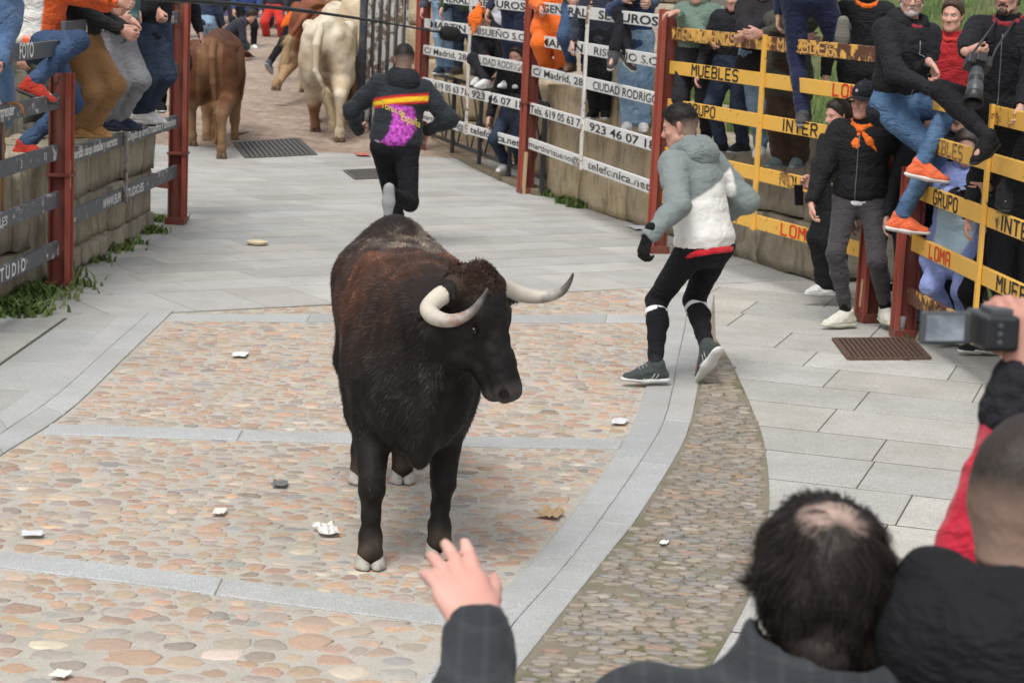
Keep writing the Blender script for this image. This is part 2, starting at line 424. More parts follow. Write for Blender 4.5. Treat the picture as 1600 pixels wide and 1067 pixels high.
LL = [G(*p)[:2] for p in ((-110, 722), (0, 646), (105, 567), (150, 526), (191, 488))]
def resample(pl, step):
    pl = np.array(pl); L = np.r_[0, np.cumsum(np.hypot(*np.diff(pl, axis=0).T))]
    # smooth through a Catmull-Rom of the survey points
    out = []
    for i in range(len(pl)-1):
        p0, p1, p2, p3 = pl[max(i-1, 0)], pl[i], pl[i+1], pl[min(i+2, len(pl)-1)]
        for t in np.linspace(0, 1, 12, endpoint=False):
            out.append(.5*((2*p1)+(p2-p0)*t+(2*p0-5*p1+4*p2-p3)*t*t+(3*p1-p0-3*p2+p3)*t**3))
    out.append(pl[-1]); out = np.array(out); s = np.r_[0, np.cumsum(np.hypot(*np.diff(out, axis=0).T))]
    n = max(2, int(round(s[-1]/step))+1); q = np.linspace(0, s[-1], n); return np.c_[np.interp(q, s, out[:, 0]), np.interp(q, s, out[:, 1])]
kl, km, kr, gr = (resample(q, .12) for q in (KL, KM, KR, GR)); lr, lm, ll = (resample(q, .2) for q in (LR, LM, LL))

street = empty('paving', kind='structure')
# kerb double strip: slabs cut along the curve
kerb = empty('kerb_strip', kind='structure')
def strip_slabs(A, B, seg, z, parent, base):
    n = 60; A = np.array(A); B = np.array(B)
    def at(Q, t):
        s = np.r_[0, np.cumsum(np.hypot(*np.diff(Q, axis=0).T))]; return np.c_[np.interp(t*s[-1], s, Q[:, 0]), np.interp(t*s[-1], s, Q[:, 1])]
    L = np.hypot(*np.diff(A, axis=0).T).sum(); t = 0.0
    while t < 1:
        w = random.uniform(*seg)/L; t1 = min(1, t+w)
        if 1-t1 < .3*w: t1 = 1
        ts = np.linspace(t, t1, 4); a = at(A, ts); b = at(B, ts); m = .5*(a+b)
        a = a+(m-a)*.02; b = b+(m-b)*.02
        dd = (a[-1]-a[0]); dd = dd/np.hypot(*dd)*.004; a[0] += dd; b[0] += dd; a[-1] -= dd; b[-1] -= dd
        s = 1+random.gauss(0, .05); g = 1+random.gauss(0, .01)
        poly = np.r_[a, b[::-1]]; poly = poly if area(poly) > 0 else poly[::-1]
        nn = len(poly); c = poly.mean(0); ins = []
        for i in range(nn):
            e1 = nrm(np.r_[poly[i]-poly[i-1], 0])[:2]; e2 = nrm(np.r_[poly[(i+1) % nn]-poly[i], 0])[:2]
            nv = np.array([-(e1+e2)[1], (e1+e2)[0]]); ins.append(poly[i]+nv/(np.hypot(*nv)+1e-9)*.007)
        ins = np.array(ins); zz = lambda p, h: h+gz(p[:, 1])
        V = np.concatenate([np.c_[poly, zz(poly, -.05)], np.c_[poly, zz(poly, z-.003)], np.c_[ins, zz(ins, z)]])
        F = [list(range(2*nn, 3*nn))]
        for i in range(nn):
            j = (i+1) % nn; F += [[i, j, nn+j, nn+i], [nn+i, nn+j, 2*nn+j, 2*nn+i]]
        me = mesh('kerb_slab', V, F, M_KERB, smooth=False); set_attr(me, 'col', np.tile([base[0]*s*g, base[1]*s, base[2]*s/g, 1], (len(V), 1)))
        link('kerb_slab', me, parent); t = t1
KB = (.40, .405, .40)
strip_slabs(kl, km, (.7, 1.3), .005, kerb, KB); strip_slabs(km, kr, (.7, 1.3), .005, kerb, KB)
strip_slabs(ll, lm, (.8, 1.2), .005, kerb, (.39, .39, .38)); strip_slabs(lm, lr, (.8, 1.2), .005, kerb, KB)
def sl(*pts): return resample([G(*p)[:2] for p in pts], .25)
CROSS = [(((-40, 857), (0, 863), (88, 871), (407, 911), (665, 946), (775, 962)), ((-40, 881), (0, 887), (190, 909), (385, 936), (665, 973), (755, 985))),
         (((78, 662), (300, 669), (546, 677), (780, 683), (975, 687)), ((66, 678), (300, 686), (546, 692), (780, 699), (969, 701))),
         (((270, 491), (511, 491), (800, 492), (1030, 491)), ((262, 501), (511, 503), (800, 504), (1028, 504)))]
for a, b in CROSS: strip_slabs(sl(*a), sl(*b), (.8, 1.25), .004, kerb, KB)
cross_polys = [np.r_[sl(*a), sl(*b)[::-1]] for a, b in CROSS]

# paving: left walk, right walk, the band across the street, and what lies under the camera
PB = (.41, .405, .385)
topA, topB, topC = G(265, 488)[:2], G(530, 475)[:2], G(1015, 449)[:2]
kerb_line = lambda x: np.interp(x, [topA[0]-6, topA[0], topB[0], topC[0], topC[0]+3], [topA[1]-.15, topA[1], topB[1], topC[1], topC[1]+.6])
dirf = nrm(np.r_[topC-topA, 0])[:2]
W_LINE = lambda y: np.interp(y, [10.8, 14.08, 14.69, 17.87, 22.19, 26.0], [3.0, 2.64, 2.5, 1.2, .05, -1.25])
far_end = topA-dirf*4; far_r = topC+dirf*2.6
pave(street, [far_end, far_r, (far_r[0], 25.4), (far_end[0], 25.4)], None, dirf, [.8, .42, .42, .4, .43, .41], [(.45, .62), (.55, .95)], M_PAVE, PB, 0.0, v0=topA@np.array([-dirf[1], dirf[0]]), skip=lambda c: c[0] > W_LINE(c[1])+1.2)
# right walk
rdir = nrm(np.r_[G(1560, 640)[:2]-G(1170, 600)[:2], 0])[:2]
def right_skip(c): return inside(c, gpoly) or c[0] < np.interp(c[1], kr[:, 1], kr[:, 0])-.02
gpoly = np.r_[gr, kr[::-1]]
pave(street, [(-.2, 5.2), (3.9, 5.2), topC+dirf*3.0, topC-dirf*.3], None, rdir, lambda r: (.62, .55, .66, .6)[r % 4], [(.5, 1.15)], M_PAVE, (.43, .42, .39), -.003, skip=right_skip)
ldir = nrm(np.r_[LL[-1]-LL[0], 0])[:2]
rgt = np.array([ldir[1], -ldir[0]])*.16; LLe = LL[-1]+ldir*.06+rgt
pave(street, [LL[0]+rgt, LLe, far_end+np.array([0, -.02]), (far_end[0], LL[0][1]-.6)], None, ldir, lambda r: (.46, .5, .44)[r % 3], [(.6, 1.1)], M_PAVE, (.40, .40, .38), -.001, v0=(LL[0]+rgt)@np.array([-ldir[1], ldir[0]]))

# far street: cobbles too small to tell apart
sheet('far_street', np.linspace(-9, 3.2, 30), np.linspace(25.3, 60, 50), lambda X, Y: gz(Y)-.004, M_FAR, kind='structure')

# --- cobbled carriageway
cob_out = np.r_[kl, [[topC[0]-.02, topC[1]-.02], [topB[0], topB[1]-.02], [topA[0], topA[1]-.02]], lr[::-1], [[lr[0][0], 5.6], [kl[0][0], 5.6]]]
bed_v = np.c_[cob_out, np.zeros(len(cob_out))]
def tri_fill(name, outline, z, mat, **k):
    from mathutils.geometry import tessellate_polygon
    V = [Vector((p[0], p[1], z)) for p in outline]; T = tessellate_polygon([V]); return obj(name, [list(v) for v in V], [list(t) for t in T], mat, smooth=False, **k)
cobbles = tri_fill('cobbled_street', cob_out, -.004, M_BED, kind='structure')
gutter = tri_fill('gutter', gpoly, .001, M_GBED, kind='structure')
def voronoi(bounds, dens, aniso, ok, rot=0.0, relax=2, mixed=.35):
    """cells of a relaxed random point set; aniso stretches them along x"""
    x0, y0, x1, y1 = bounds; n = int((x1-x0)*(y1-y0)*dens); S = np.array([1/aniso, 1.0]); c, s = math.cos(rot), math.sin(rot); Rm = np.array([[c, -s], [s, c]])
    pts = RNG.uniform((x0, y0), (x1, y1), (n, 2)); Q = (pts@Rm)*S; cell = 1/math.sqrt(dens*aniso)*1.0
    for it in range(relax+1):
        key = np.floor(Q/(cell*1.6)).astype(int); grid = {}
        for i, k in enumerate(map(tuple, key)): grid.setdefault(k, []).append(i)
        polys = []
        for i in range(n):
            a = Q[i]; kx, ky = key[i]; nb = [j for dx in (-1, 0, 1) for dy in (-1, 0, 1) for j in grid.get((kx+dx, ky+dy), ()) if j != i]
            nb.sort(key=lambda j: (Q[j][0]-a[0])**2+(Q[j][1]-a[1])**2); h = cell*1.6
            poly = [a+np.array(o) for o in ((-h, -h), (h, -h), (h, h), (-h, h))]
            for j in nb[:14]:
                m = (a+Q[j])/2; d = Q[j]-a; out = []; L = len(poly)
                for q in range(L):
                    p, r = poly[q-1], poly[q]; sp, sr = (p-m)@d, (r-m)@d
                    if (sp <= 0) != (sr <= 0): out.append(p+(r-p)*(sp/(sp-sr)))
                    if sr <= 0: out.append(r)
                poly = out
                if len(poly) < 3: break
            polys.append(poly)
        if it < relax: Q = np.array([np.mean(p, 0)*.6+q*.4 if len(p) >= 3 else q for p, q in zip(polys, Q)])
    return [(np.array(p)/S)@Rm.T for p in polys if len(p) >= 3]
def cobble_geo(poly, z, h, shrink, n=9):
    """one worn stone: rounded outline, domed top"""
    c = poly.mean(0); ang0 = random.random()*6
    # sample the cell outline by angle, round it
    rad = []
    for k in range(n):
        a = ang0+2*PI*k/n; d = np.array([math.cos(a), math.sin(a)]); t = 9.0
        for i in range(len(poly)):
            p, q = poly[i-1]-c, poly[i]-c; e = q-p; den = d[0]*e[1]-d[1]*e[0]
            if abs(den) < 1e-9: continue
            tt = (p[0]*e[1]-p[1]*e[0])/den; uu = (p[0]*d[1]-p[1]*d[0])/den
            if tt > 0 and -1e-6 <= uu <= 1+1e-6: t = min(t, tt)
        rad.append(t if t < 9 else .03)
    rad = np.array(rad); rad = .86*rad+.07*(np.roll(rad, 1)+np.roll(rad, -1)); rad *= shrink*(1+RNG.normal(0, .07, n))
    a = ang0+2*PI*np.arange(n)/n; D = np.c_[np.cos(a), np.sin(a)]
    g = RNG.normal(0, .03, 2); V = []
    for f, zz in ((1.0, -.012), (.985, h*.45), (.90, h*.86), (.5, h)):
        p = c+D*(rad*f)[:, None]; V.append(np.c_[p, z+zz+(p-c)@g+RNG.normal(0, .0008, n)])
    V.append(np.array([[*c, z+h*1.04]])); V = np.concatenate(V); F = []
    for r in range(3):
        for k in range(n): F.append([r*n+k, r*n+(k+1) % n, (r+1)*n+(k+1) % n, (r+1)*n+k])
    F += [[3*n+k, 3*n+(k+1) % n, 4*n] for k in range(n)]
    return V, F
def lay(parent, name, cells, z, hr, shr, pal, mat, ncap=300):
    cells = sorted(cells, key=lambda p: np.hypot(*(p.mean(0)-[0, 0]))); vis = []; rest = []
    for p in cells:
        c = p.mean(0); d = np.array([c[0], c[1], -CAM_H]); w = d@_f; px, py = 800+FPX*(d@_R)/w, 533.5-FPX*(d@_U)/w
        (vis if -15 < px < 1615 and py < 1082 else rest).append(p)
    mb = MB(); cols = []
    for i, p in enumerate(vis+rest):
        V, F = cobble_geo(p, z, random.uniform(*hr), random.uniform(*shr)); b = random.choices(pal[0], pal[1])[0]; s = random.gauss(1, .13)
        col = [max(.03, b[0]*s*random.gauss(1, .04)), b[1]*s, max(.02, b[2]*s*random.gauss(1, .05)), 1]
        if i < ncap:
            me = mesh(name, V, F, mat); set_attr(me, 'col', np.tile(col, (len(V), 1))); link(name, me, parent)
        else: mb.add(V, F); cols += [col]*len(V)
    if mb.n:
        me = mesh(name, np.concatenate(mb.V), mb.F, mat); set_attr(me, 'col', cols); tag(link(name+'_mass', me, parent), kind='stuff')
PAL = ([(.45, .305, .215), (.44, .28, .19), (.45, .35, .265), (.37, .32, .27), (.33, .275, .25), (.31, .30, .285), (.52, .45, .36), (.38, .25, .19)], [5, 3, 5, 5, 3, 1.6, 1.6, 2])
GPAL = ([(.225, .20, .165), (.19, .178, .155), (.25, .215, .17), (.25, .18, .13), (.205, .20, .19), (.32, .285, .235)], [5, 4, 4, 2, 3, 1])
bb = (cob_out[:, 0].min(), 6.3, cob_out[:, 0].max(), cob_out[:, 1].max())
def cob_ok(p):
    c = p.mean(0)
    if not inside(c, cob_out): return False
    if any(inside(c, q) for q in cross_polys): return False
    return all(inside(c+(v-c)*.6, cob_out) for v in p) and not any(inside(c+(v-c)*.55, q) for q in cross_polys for v in p)
def pull(p, ok):
    c = p.mean(0)
    if not ok(c): return None
    out = []
    for v in p:
        for q in (1, .85, .7, .55, .4, .25):
            if ok(c+(v-c)*q): break
        out.append(c+(v-c)*q)
    out = np.array(out); return out if abs(area(out)) > .0018 else None
ok_c = lambda v: inside(v, cob_out) and not any(inside(v, q) for q in cross_polys)
cells = [p for p in (pull(p, ok_c) for p in voronoi((bb[0], 7.35, bb[2], bb[3]), 150, 1.5, None, relax=1)+[q for q in voronoi((bb[0], 6.3, bb[2], 7.5), 88, 1.45, None, relax=1) if q.mean(0)[1] < 7.35]) if p is not None]
lay(cobbles, 'cobble', cells, -.006, (.002, .008), (.6, 1.02), PAL, M_COB)
gb = (gpoly[:, 0].min(), 6.4, gpoly[:, 0].max(), gpoly[:, 1].max())
gcells = [p for p in (pull(p, lambda v: inside(v, gpoly)) for p in voronoi(gb, 400, 3.4, None, rot=-.12, relax=1)) if p is not None]
lay(gutter, 'gutter_stone', gcells, .000, (.004, .014), (.84, 1.02), GPAL, M_GUT)
# ------------------------------------------------------------------ walls, fences, lettering
def paint_mat(name, base, under, chip=.5, dirt=(.2, .15, .1), seed=0.0, rough=.5, edge=None):
    """old painted steel: paint, chips down to what lies under it, stains"""
    t = NT(name); co = t.coord(scale=(1, 1, 1)); mp = t.n('ShaderNodeVectorMath', operation='ADD'); t.l(co, mp.inputs[0]); mp.inputs[1].default_value = (seed*3.7, seed*1.3, seed*2.1); v = mp.outputs[0]
    n = t.noise(v, 11, 8, .72, .4); m = t.noise(v, 2.3, 3); d = t.noise(v, 5, 5, .6)
    k = t.math('ADD', t.math('MULTIPLY', n, .75), t.math('MULTIPLY', m, .3)); ch = t.ramp(k, [(chip, 0.), (chip+.012, 1.)])
    a = t.mix(t.math('MULTIPLY', t.ramp(d, [(.45, 0.), (.8, 1.)]), .4), base, dirt)
    t.color(t.mix(ch, a, t.mix(t.noise(v, 60, 3), under, tuple(c*.5 for c in under)))); t.rough(rough)
    t.bump(t.math('SUBTRACT', t.noise(v, 90, 3), t.math('MULTIPLY', ch, 2.)), .15, .003); return t.m
M_RED = paint_mat('red_oxide_paint', (.30, .065, .045), (.12, .045, .03), .64)
M_REDD = paint_mat('dark_red_steel', (.16, .04, .03), (.06, .03, .025), .62, seed=2)
M_GREY = [paint_mat('grey_board_paint', (.085, .095, .11), (.62, .62, .60), .60, dirt=(.13, .13, .13), seed=i) for i in range(4)]
M_WHITE = [paint_mat('white_board_paint', (.70, .70, .68), (.28, .15, .09), .66, dirt=(.52, .48, .40), seed=i) for i in range(4)]
M_YEL = [paint_mat('yellow_board_paint', (.74, .42, .075), (.16, .07, .04), .60 if i in (1, 4) else .63, dirt=(.60, .36, .12), seed=i) for i in range(5)]
M_WORNY = paint_mat('worn_yellow_paint', (.70, .40, .09), (.15, .065, .04), .50, dirt=(.5, .3, .12), seed=7)
M_UPW = paint_mat('white_upright_paint', (.66, .64, .60), (.30, .16, .09), .58, seed=5)
M_UPG = paint_mat('bare_steel_upright', (.26, .25, .24), (.16, .09, .06), .55, seed=5)
def ink(name, col, under, chip, seed=0.0): return paint_mat(name, col, under, chip, dirt=col, seed=seed, rough=.6)
M_INKB = ink('black_lettering', (.018, .018, .022), (.62, .6, .57), .66)
M_INKR = ink('worn_black_lettering', (.03, .025, .025), (.60, .52, .45), .55, 3)
M_INKW = ink('white_lettering', (.76, .76, .74), (.12, .13, .14), .68)
M_INKY = ink('stencil_black', (.02, .018, .015), (.60, .36, .08), .68, 1)
M_INKYW = ink('worn_stencil_black', (.03, .02, .015), (.45, .24, .08), .52, 4)
M_INKRED = ink('stencil_red', (.60, .045, .018), (.62, .36, .08), .66, 2)
M_INKFADE = ink('faded_lettering', (.60, .34, .10), (.30, .18, .10), .60, 6)
def wood_mat(name, c1, c2):
    t = NT(name); co = t.coord(scale=(14, 14, 1.2)); n = t.noise(co, 6, 6, .6, .6); t.color(t.mix(n, c1, c2)); t.rough(.75); t.bump(n, .3, .004); return t.m
M_WOOD = wood_mat('raw_wood', (.42, .29, .15), (.60, .46, .28)); M_STICK = wood_mat('stick_wood', (.20, .09, .04), (.36, .19, .09))

def text_geo(s, bold=0.0, shear=0.0):
    """outline of a line of text as flat faces, unit cap height, starting at x=0"""
    cu = bpy.data.curves.new('t', 'FONT'); cu.body = s; cu.size = 1; cu.offset = bold; cu.shear = shear; cu.resolution_u = 3
    o = bpy.data.objects.new('t', cu); COL.objects.link(o); dg = bpy.context.evaluated_depsgraph_get(); me = o.evaluated_get(dg).to_mesh()
    V = np.array([v.co[:2] for v in me.vertices]); F = [list(p.vertices) for p in me.polygons]
    o.evaluated_get(dg).to_mesh_clear(); bpy.data.objects.remove(o); bpy.data.curves.remove(cu)
    V[:, 0] -= V[:, 0].min(); return V/.73, F
STROKE = {  # stencil capitals on a 4 x 6 field, cut corners
 'M': [((0, 0), (0, 6)), ((0, 6), (2, 3)), ((2, 3), (4, 6)), ((4, 6), (4, 0))], 'U': [((0, 6), (0, 1)), ((0, 1), (1, 0)), ((1, 0), (3, 0)), ((3, 0), (4, 1)), ((4, 1), (4, 6))],
 'E': [((4, 0), (0, 0)), ((0, 0), (0, 6)), ((0, 6), (4, 6)), ((0, 3), (3.2, 3))], 'B': [((0, 0), (0, 6)), ((0, 6), (3, 6)), ((3, 6), (4, 5)), ((4, 5), (4, 4)), ((4, 4), (3, 3)), ((0, 3), (3, 3)), ((3, 3), (4, 2)), ((4, 2), (4, 1)), ((4, 1), (3, 0)), ((3, 0), (0, 0))],
 'L': [((0, 6), (0, 0)), ((0, 0), (3.7, 0))], 'S': [((4, 5.4), (3.3, 6)), ((3.3, 6), (.8, 6)), ((.8, 6), (0, 5)), ((0, 5), (0, 4)), ((0, 4), (.8, 3)), ((.8, 3), (3.2, 3)), ((3.2, 3), (4, 2)), ((4, 2), (4, 1)), ((4, 1), (3.2, 0)), ((3.2, 0), (.7, 0)), ((.7, 0), (0, .6))],
 'G': [((4, 5), (3, 6)), ((3, 6), (1, 6)), ((1, 6), (0, 5)), ((0, 5), (0, 1)), ((0, 1), (1, 0)), ((1, 0), (3, 0)), ((3, 0), (4, 1)), ((4, 1), (4, 2.8)), ((4, 2.8), (2.2, 2.8))], 'R': [((0, 0), (0, 6)), ((0, 6), (3, 6)), ((3, 6), (4, 5)), ((4, 5), (4, 4)), ((4, 4), (3, 3)), ((3, 3), (0, 3)), ((2.2, 3), (4, 0))],
 'P': [((0, 0), (0, 6)), ((0, 6), (3, 6)), ((3, 6), (4, 5)), ((4, 5), (4, 4)), ((4, 4), (3, 3)), ((3, 3), (0, 3))], 'O': [((0, 1), (0, 5)), ((0, 5), (1, 6)), ((1, 6), (3, 6)), ((3, 6), (4, 5)), ((4, 5), (4, 1)), ((4, 1), (3, 0)), ((3, 0), (1, 0)), ((1, 0), (0, 1))],
 'I': [((1, 0), (1, 6))], 'N': [((0, 0), (0, 6)), ((0, 6), (4, 0)), ((4, 0), (4, 6))], 'T': [((2, 0), (2, 6)), ((0, 6), (4, 6))], 'A': [((0, 0), (0, 5)), ((0, 5), (1, 6)), ((1, 6), (3, 6)), ((3, 6), (4, 5)), ((4, 5), (4, 0)), ((0, 2.6), (4, 2.6))],
 'C': [((4, 5), (3, 6)), ((3, 6), (1, 6)), ((1, 6), (0, 5)), ((0, 5), (0, 1)), ((0, 1), (1, 0)), ((1, 0), (3, 0)), ((3, 0), (4, 1))], 'D': [((0, 0), (0, 6)), ((0, 6), (3, 6)), ((3, 6), (4, 5)), ((4, 5), (4, 1)), ((4, 1), (3, 0)), ((3, 0), (0, 0))], 'H': [((0, 0), (0, 6)), ((4, 0), (4, 6)), ((0, 3), (4, 3))]}
def stencil_geo(s, w=1.05):
    V = []; F = []; x = 0
    for ch in s:
        if ch == ' ': x += 3; continue
        for a, b in STROKE[ch]:
            a = np.array(a, float); b = np.array(b, float); d = nrm(b-a)*w/2; p = np.array([-d[1], d[0]])
            e = .42; n = len(V); V += [a-d*e-p, b+d*e-p, b+d*e+p, a-d*e+p]; V[-4:] = [q+[x, 0] for q in V[-4:]]; F.append([n, n+1, n+2, n+3])
        x += 5.9 if ch != 'I' else 3.4
    V = np.array(V)/6.0; V[:, 0] -= V[:, 0].min(); return V, F
def put_text(parent, geo, origin, xdir, height, mat, zup=(0, 0, 1), length=None, off=.003, name='lettering'):
    """flat lettering just proud of a face; origin = lower left corner on that face"""
    V, F = geo; xdir = nrm(xdir); up = np.asarray(zup, float); nn = nrm(np.cross(xdir, up)); s = height; sx = s if length is None else length/max(1e-6, V[:, 0].max())
    # strokes that cross lie on steps of 0.15 mm so that no two faces share a plane
    o = off+0*V[:, 0]
    if len(F) and len(F[0]) == 4 and len(V) == 4*len(F): o = off+np.repeat(np.arange(len(F)) % 7, 4)*.00015
    W = np.asarray(origin)+np.outer(V[:, 0]*sx, xdir)+np.outer(V[:, 1]*s, up)+np.outer(o, nn)
    return obj(name, W, F, mat, parent, smooth=False, kind='stuff')

def fence(name, a, b, rows, mats, upright, label, texts, ph=.105, th=.035, upw=.05, side=1):
    """boards from post a to post b (left to right as read from the street), one upright halfway"""
    a = np.r_[np.asarray(a)[:2], 0]; b = np.r_[np.asarray(b)[:2], 0]; d = nrm(b-a); L = np.linalg.norm(b-a); n = np.cross(d, [0, 0, 1]); n = nrm(n)  # towards the street
    root = empty(name, tuple((a+b)/2), label=label, cat='fence', group='board fences lining the run')
    for i, (z, m, uL) in enumerate(rows):
        mb = MB(); dz = random.gauss(0, .004)
        mb.box((a+b)/2+np.array([0, 0, z+ph/2]), [d, n, [0, 0, 1]], [L/2-.065, th/2, ph/2])
        pl = mb.build('board', m, root, bevel=.004)
        for (s, geo, x0, ln, h, ink_m, dz) in texts.get(i, ()):
            put_text(pl, geo, a+d*x0*L+n*(th/2)+np.array([0, 0, z+dz]), d, h, ink_m, length=ln, off=.0028)
    zt = rows[-1][0]+ph+.01; u = a+d*uL*L; mb = MB(); mb.box(u+n*(th/2+.014)+np.array([0, 0, (rows[0][0]-.01+zt)/2]), [d, n, [0, 0, 1]], [upw/2, .012, (zt-rows[0][0]+.01)/2])
    mb.build('upright', upright, root, bevel=.003)
    return root
def post(p, top, d, label, m=M_RED, m2=M_REDD, base=True, wedge=None, collar=None):
    """twin channel steel post: two flanges and a web, boards slot between them"""
    p = np.r_[np.asarray(p)[:2], 0]; d = nrm(np.r_[np.asarray(d)[:2], 0]); n = nrm(np.cross(d, [0, 0, 1]))
    root = empty('fence_post', tuple(p), label=label, cat='post', group='red steel posts of the fences')
    mb = MB(); z = np.array([0, 0, 1.0])
    for s in (1,): mb.box(p+n*.058+z*top/2, [d, n, z], [.06, .007, top/2])
    mb.box(p+n*.075-d*.052+z*top/2, [d, n, z], [.008, .011, top/2-.002]); mb.box(p+n*.075+d*.052+z*top/2, [d, n, z], [.008, .011, top/2-.002])
    mb.build('flange', m, root, bevel=.002)
    mb = MB(); mb.box(p+z*(top/2-.004), [d, n, z], [.009, .049, top/2-.004]); mb.build('web', m2, root)
    mb = MB(); mb.box(p-n*.058+z*(top/2-.002), [d, n, z], [.06, .007, top/2-.002]); mb.build('flange', m2, root, bevel=.002)
    if base: MB().box(p+z*.03, [d, n, z], [.075, .085, .03]).build('foot_plate', m2, root, bevel=.004)
    if collar is not None:
        MB().box(p+z*collar+n*.01, [d, n, z], [.075, .085, .012]).build('collar', m2, root, bevel=.003)
    if wedge is not None:
        mb = MB(); mb.box(p+n*.05+d*wedge[0]+z*wedge[1], [d, n, nrm(z+.05*d)], [.012, .018, wedge[2]]); w = mb.build('wedge', M_WOOD, root, bevel=.003)
    return root

L1 = G(92, 452); L2 = G(275, 350); W0 = G(655, 243); W1 = G(822, 302); W2 = G(1027, 395); Y1p = G(1357, 502); Y2p = G(1412, 527); Y3p = np.array([3.02, 10.4, 0]); L0 = L1+nrm(L1-L2)*3.9
T = lambda s, b=.012, sh=0: text_geo(s, b, sh)
S = stencil_geo
g = M_GREY
fence('board_fence', L0, L1, [(.245, g[0], .5), (.585, g[1], .5), (.91, g[2], .5), (1.255, g[3], .5), (1.615, g[0], .5)], g, M_UPG,
      'grey board fence under the seated man in red trainers',
      {0: [('', T('S T U D I O', .022), .60, .66, .085, M_INKW, .02), ('', T('.', .03), .90, .03, .1, M_INKW, .035)], 1: [('', T('LES', 0), .62, .17, .06, M_INKW, .025)], 2: [('', T('3', 0), .74, .03, .055, M_INKW, .025), ('', T('03', 0), .88, .06, .05, M_INKW, .03)],
       3: [('', T('sorprender', .022, .1), .60, .40, .075, M_INKW, .035)], 4: [('', T('FOTO', .022), .73, .32, .10, M_INKW, .018)]})
fence('board_fence', L1, L2, [(.415, g[2], .47), (.85, g[1], .47), (1.295, g[0], .47), (1.735, g[3], .47)], g, M_UPG,
      'grey board fence with white handwriting between two red posts on the left',
      {0: [('', T('WWW.EUPI', .022), .30, .55, .07, M_INKW, .02), ('', T('STUDIO.ES', .022), .49, .60, .07, M_INKW, .02), ('', T('es.anne', 0), .03, .25, .045, M_INKW, .02)],
       1: [('', T('Sonrisas claras detalles y secretos', .022, .2), .06, 1.35, .07, M_INKW, .03), ('', T('Donde se logran cuadros y comunion', .022, .2), .50, 1.75, .07, M_INKW, .03)],
       2: [('', T('Reportajes de bodas', .022, .1), .22, .88, .08, M_INKW, .035), ('', T('360 reportajes y web', .02, .1), .50, 1.6, .075, M_INKW, .03)],
       3: [('', T('F E M I', .022), .16, .62, .085, M_INKW, .02), ('', T('T', .02), .56, .08, .09, M_INKW, .018), ('', T('U L E B . m .', .01), .66, 1.1, .09, M_INKW, .018)]})
def wtx(La, wn):
    h = La*.5; K, B_ = M_INKR, M_INKB; k1 = K if wn else B_; k2 = B_ if wn else K
    return {0: [('', T('martinrisueno@', .01), .025, h*.86, .062, k1, .026), ('', T('telefonica.net', .015), .515, h*.86, .075, k1, .026)],
            1: [('', T('Tels. 619 05 63 71', .012), .02, h*.88, .075, B_, .02), ('', T('923 46 07 18', .014), .515, h*.90, .078, B_, .018)],
            2: [('', T('C/ Madrid, 28', .012), .03, h*.84, .072, B_, .022), ('', T('CIUDAD RODRIGO', .01), .525, h*.88, .078, k2, .017)],
            3: [('', T('MARTIN', .02), .085, h*.70, .078, B_, .017), ('', T('RISUEÑO S.C.', .01), .52, h*.88, .072, k1, .018)],
            4: [('', T('GENERALI', .02), .09, h*.76, .078, B_, .017), ('', T('SEGUROS', .02), .54, h*.80, .078, B_, .017)]}
w = M_WHITE
fence('board_fence', W0, W1, [(.44, w[0], .485), (.85, w[1], .485), (1.24, w[2], .485), (1.56, w[3], .485), (1.88, w[0], .485)], w, M_UPW, 'white board fence with black lettering in front of the crossed iron railing', wtx(np.linalg.norm(W1-W0), False), ph=.112)
fence('board_fence', W1, W2, [(.475, w[1], .47), (.84, w[2], .47), (1.23, w[3], .47), (1.55, w[0], .47), (1.885, w[2], .47)], w, M_UPW, 'white board fence with black lettering in front of the stone pillar', wtx(np.linalg.norm(W2-W1), True), ph=.112)
y = M_YEL
fence('board_fence', W2, Y1p, [(.43, y[1], .50), (.80, y[4], .50), (1.205, y[2], .50), (1.52, y[0], .50), (1.80, M_WORNY, .50)], y, M_YEL[1], 'yellow board fence behind the crouching runner and the man in the cap',
      {0: [('', S('LOMA'), .62, .52, .085, M_INKRED, .016)], 1: [('', S('NOU'), .60, .34, .08, M_INKYW, .016)], 2: [('', S('GRUPO'), .13, .50, .08, M_INKY, .018), ('', S('INTER'), .60, .52, .085, M_INKY, .016)],
       3: [('', S('MUEBLES'), .14, .82, .085, M_INKY, .016), ('', S('LOMA'), .80, .48, .085, M_INKRED, .016)], 4: [('', S('CALLO HNOS'), .05, 1.05, .085, M_INKFADE, .018), ('', S('MUEBLES'), .55, .85, .08, M_INKFADE, .018)]}, ph=.108)
fence('board_fence', Y2p, Y3p, [(.245, M_WORNY, .42), (.60, y[0], .42), (.95, y[3], .42), (1.275, y[2], .42), (1.555, y[1], .42)], y, M_YEL[1], 'yellow board fence under the seated photographer with the long lens',
      {0: [('', S('MUEBLES'), .14, .72, .08, M_INKYW, .016)], 1: [('', S('LOMA'), .13, .46, .085, M_INKRED, .014), ('', S('MUEBLES'), .50, .95, .085, M_INKY, .014)], 2: [('', S('GRUPO'), .13, .52, .085, M_INKY, .014), ('', S('INTER'), .50, .62, .085, M_INKY, .014)],
       3: [('', S('MUEBLES'), .06, .80, .085, M_INKYW, .014), ('', S('LOMA'), .66, .50, .085, M_INKRED, .014)]}, ph=.108, upw=.045)
post(L1, 1.50, L2-L1, 'red steel post under the knee of the seated man in jeans', wedge=(.05, .80, .10), collar=.80)
post(L2, 2.5, L2-L1, 'red steel post beside the brown ox', collar=.62)
post(W0, 2.5, W1-W0, 'red steel post behind the runner in the printed hoodie', collar=.95)
post(W1, 2.4, W1-W0, 'red steel post between the two white fences', collar=.95, wedge=(.075, .22, .22))
post(W2, 2.05, W2-W1, 'red steel post between the white and the yellow fence')
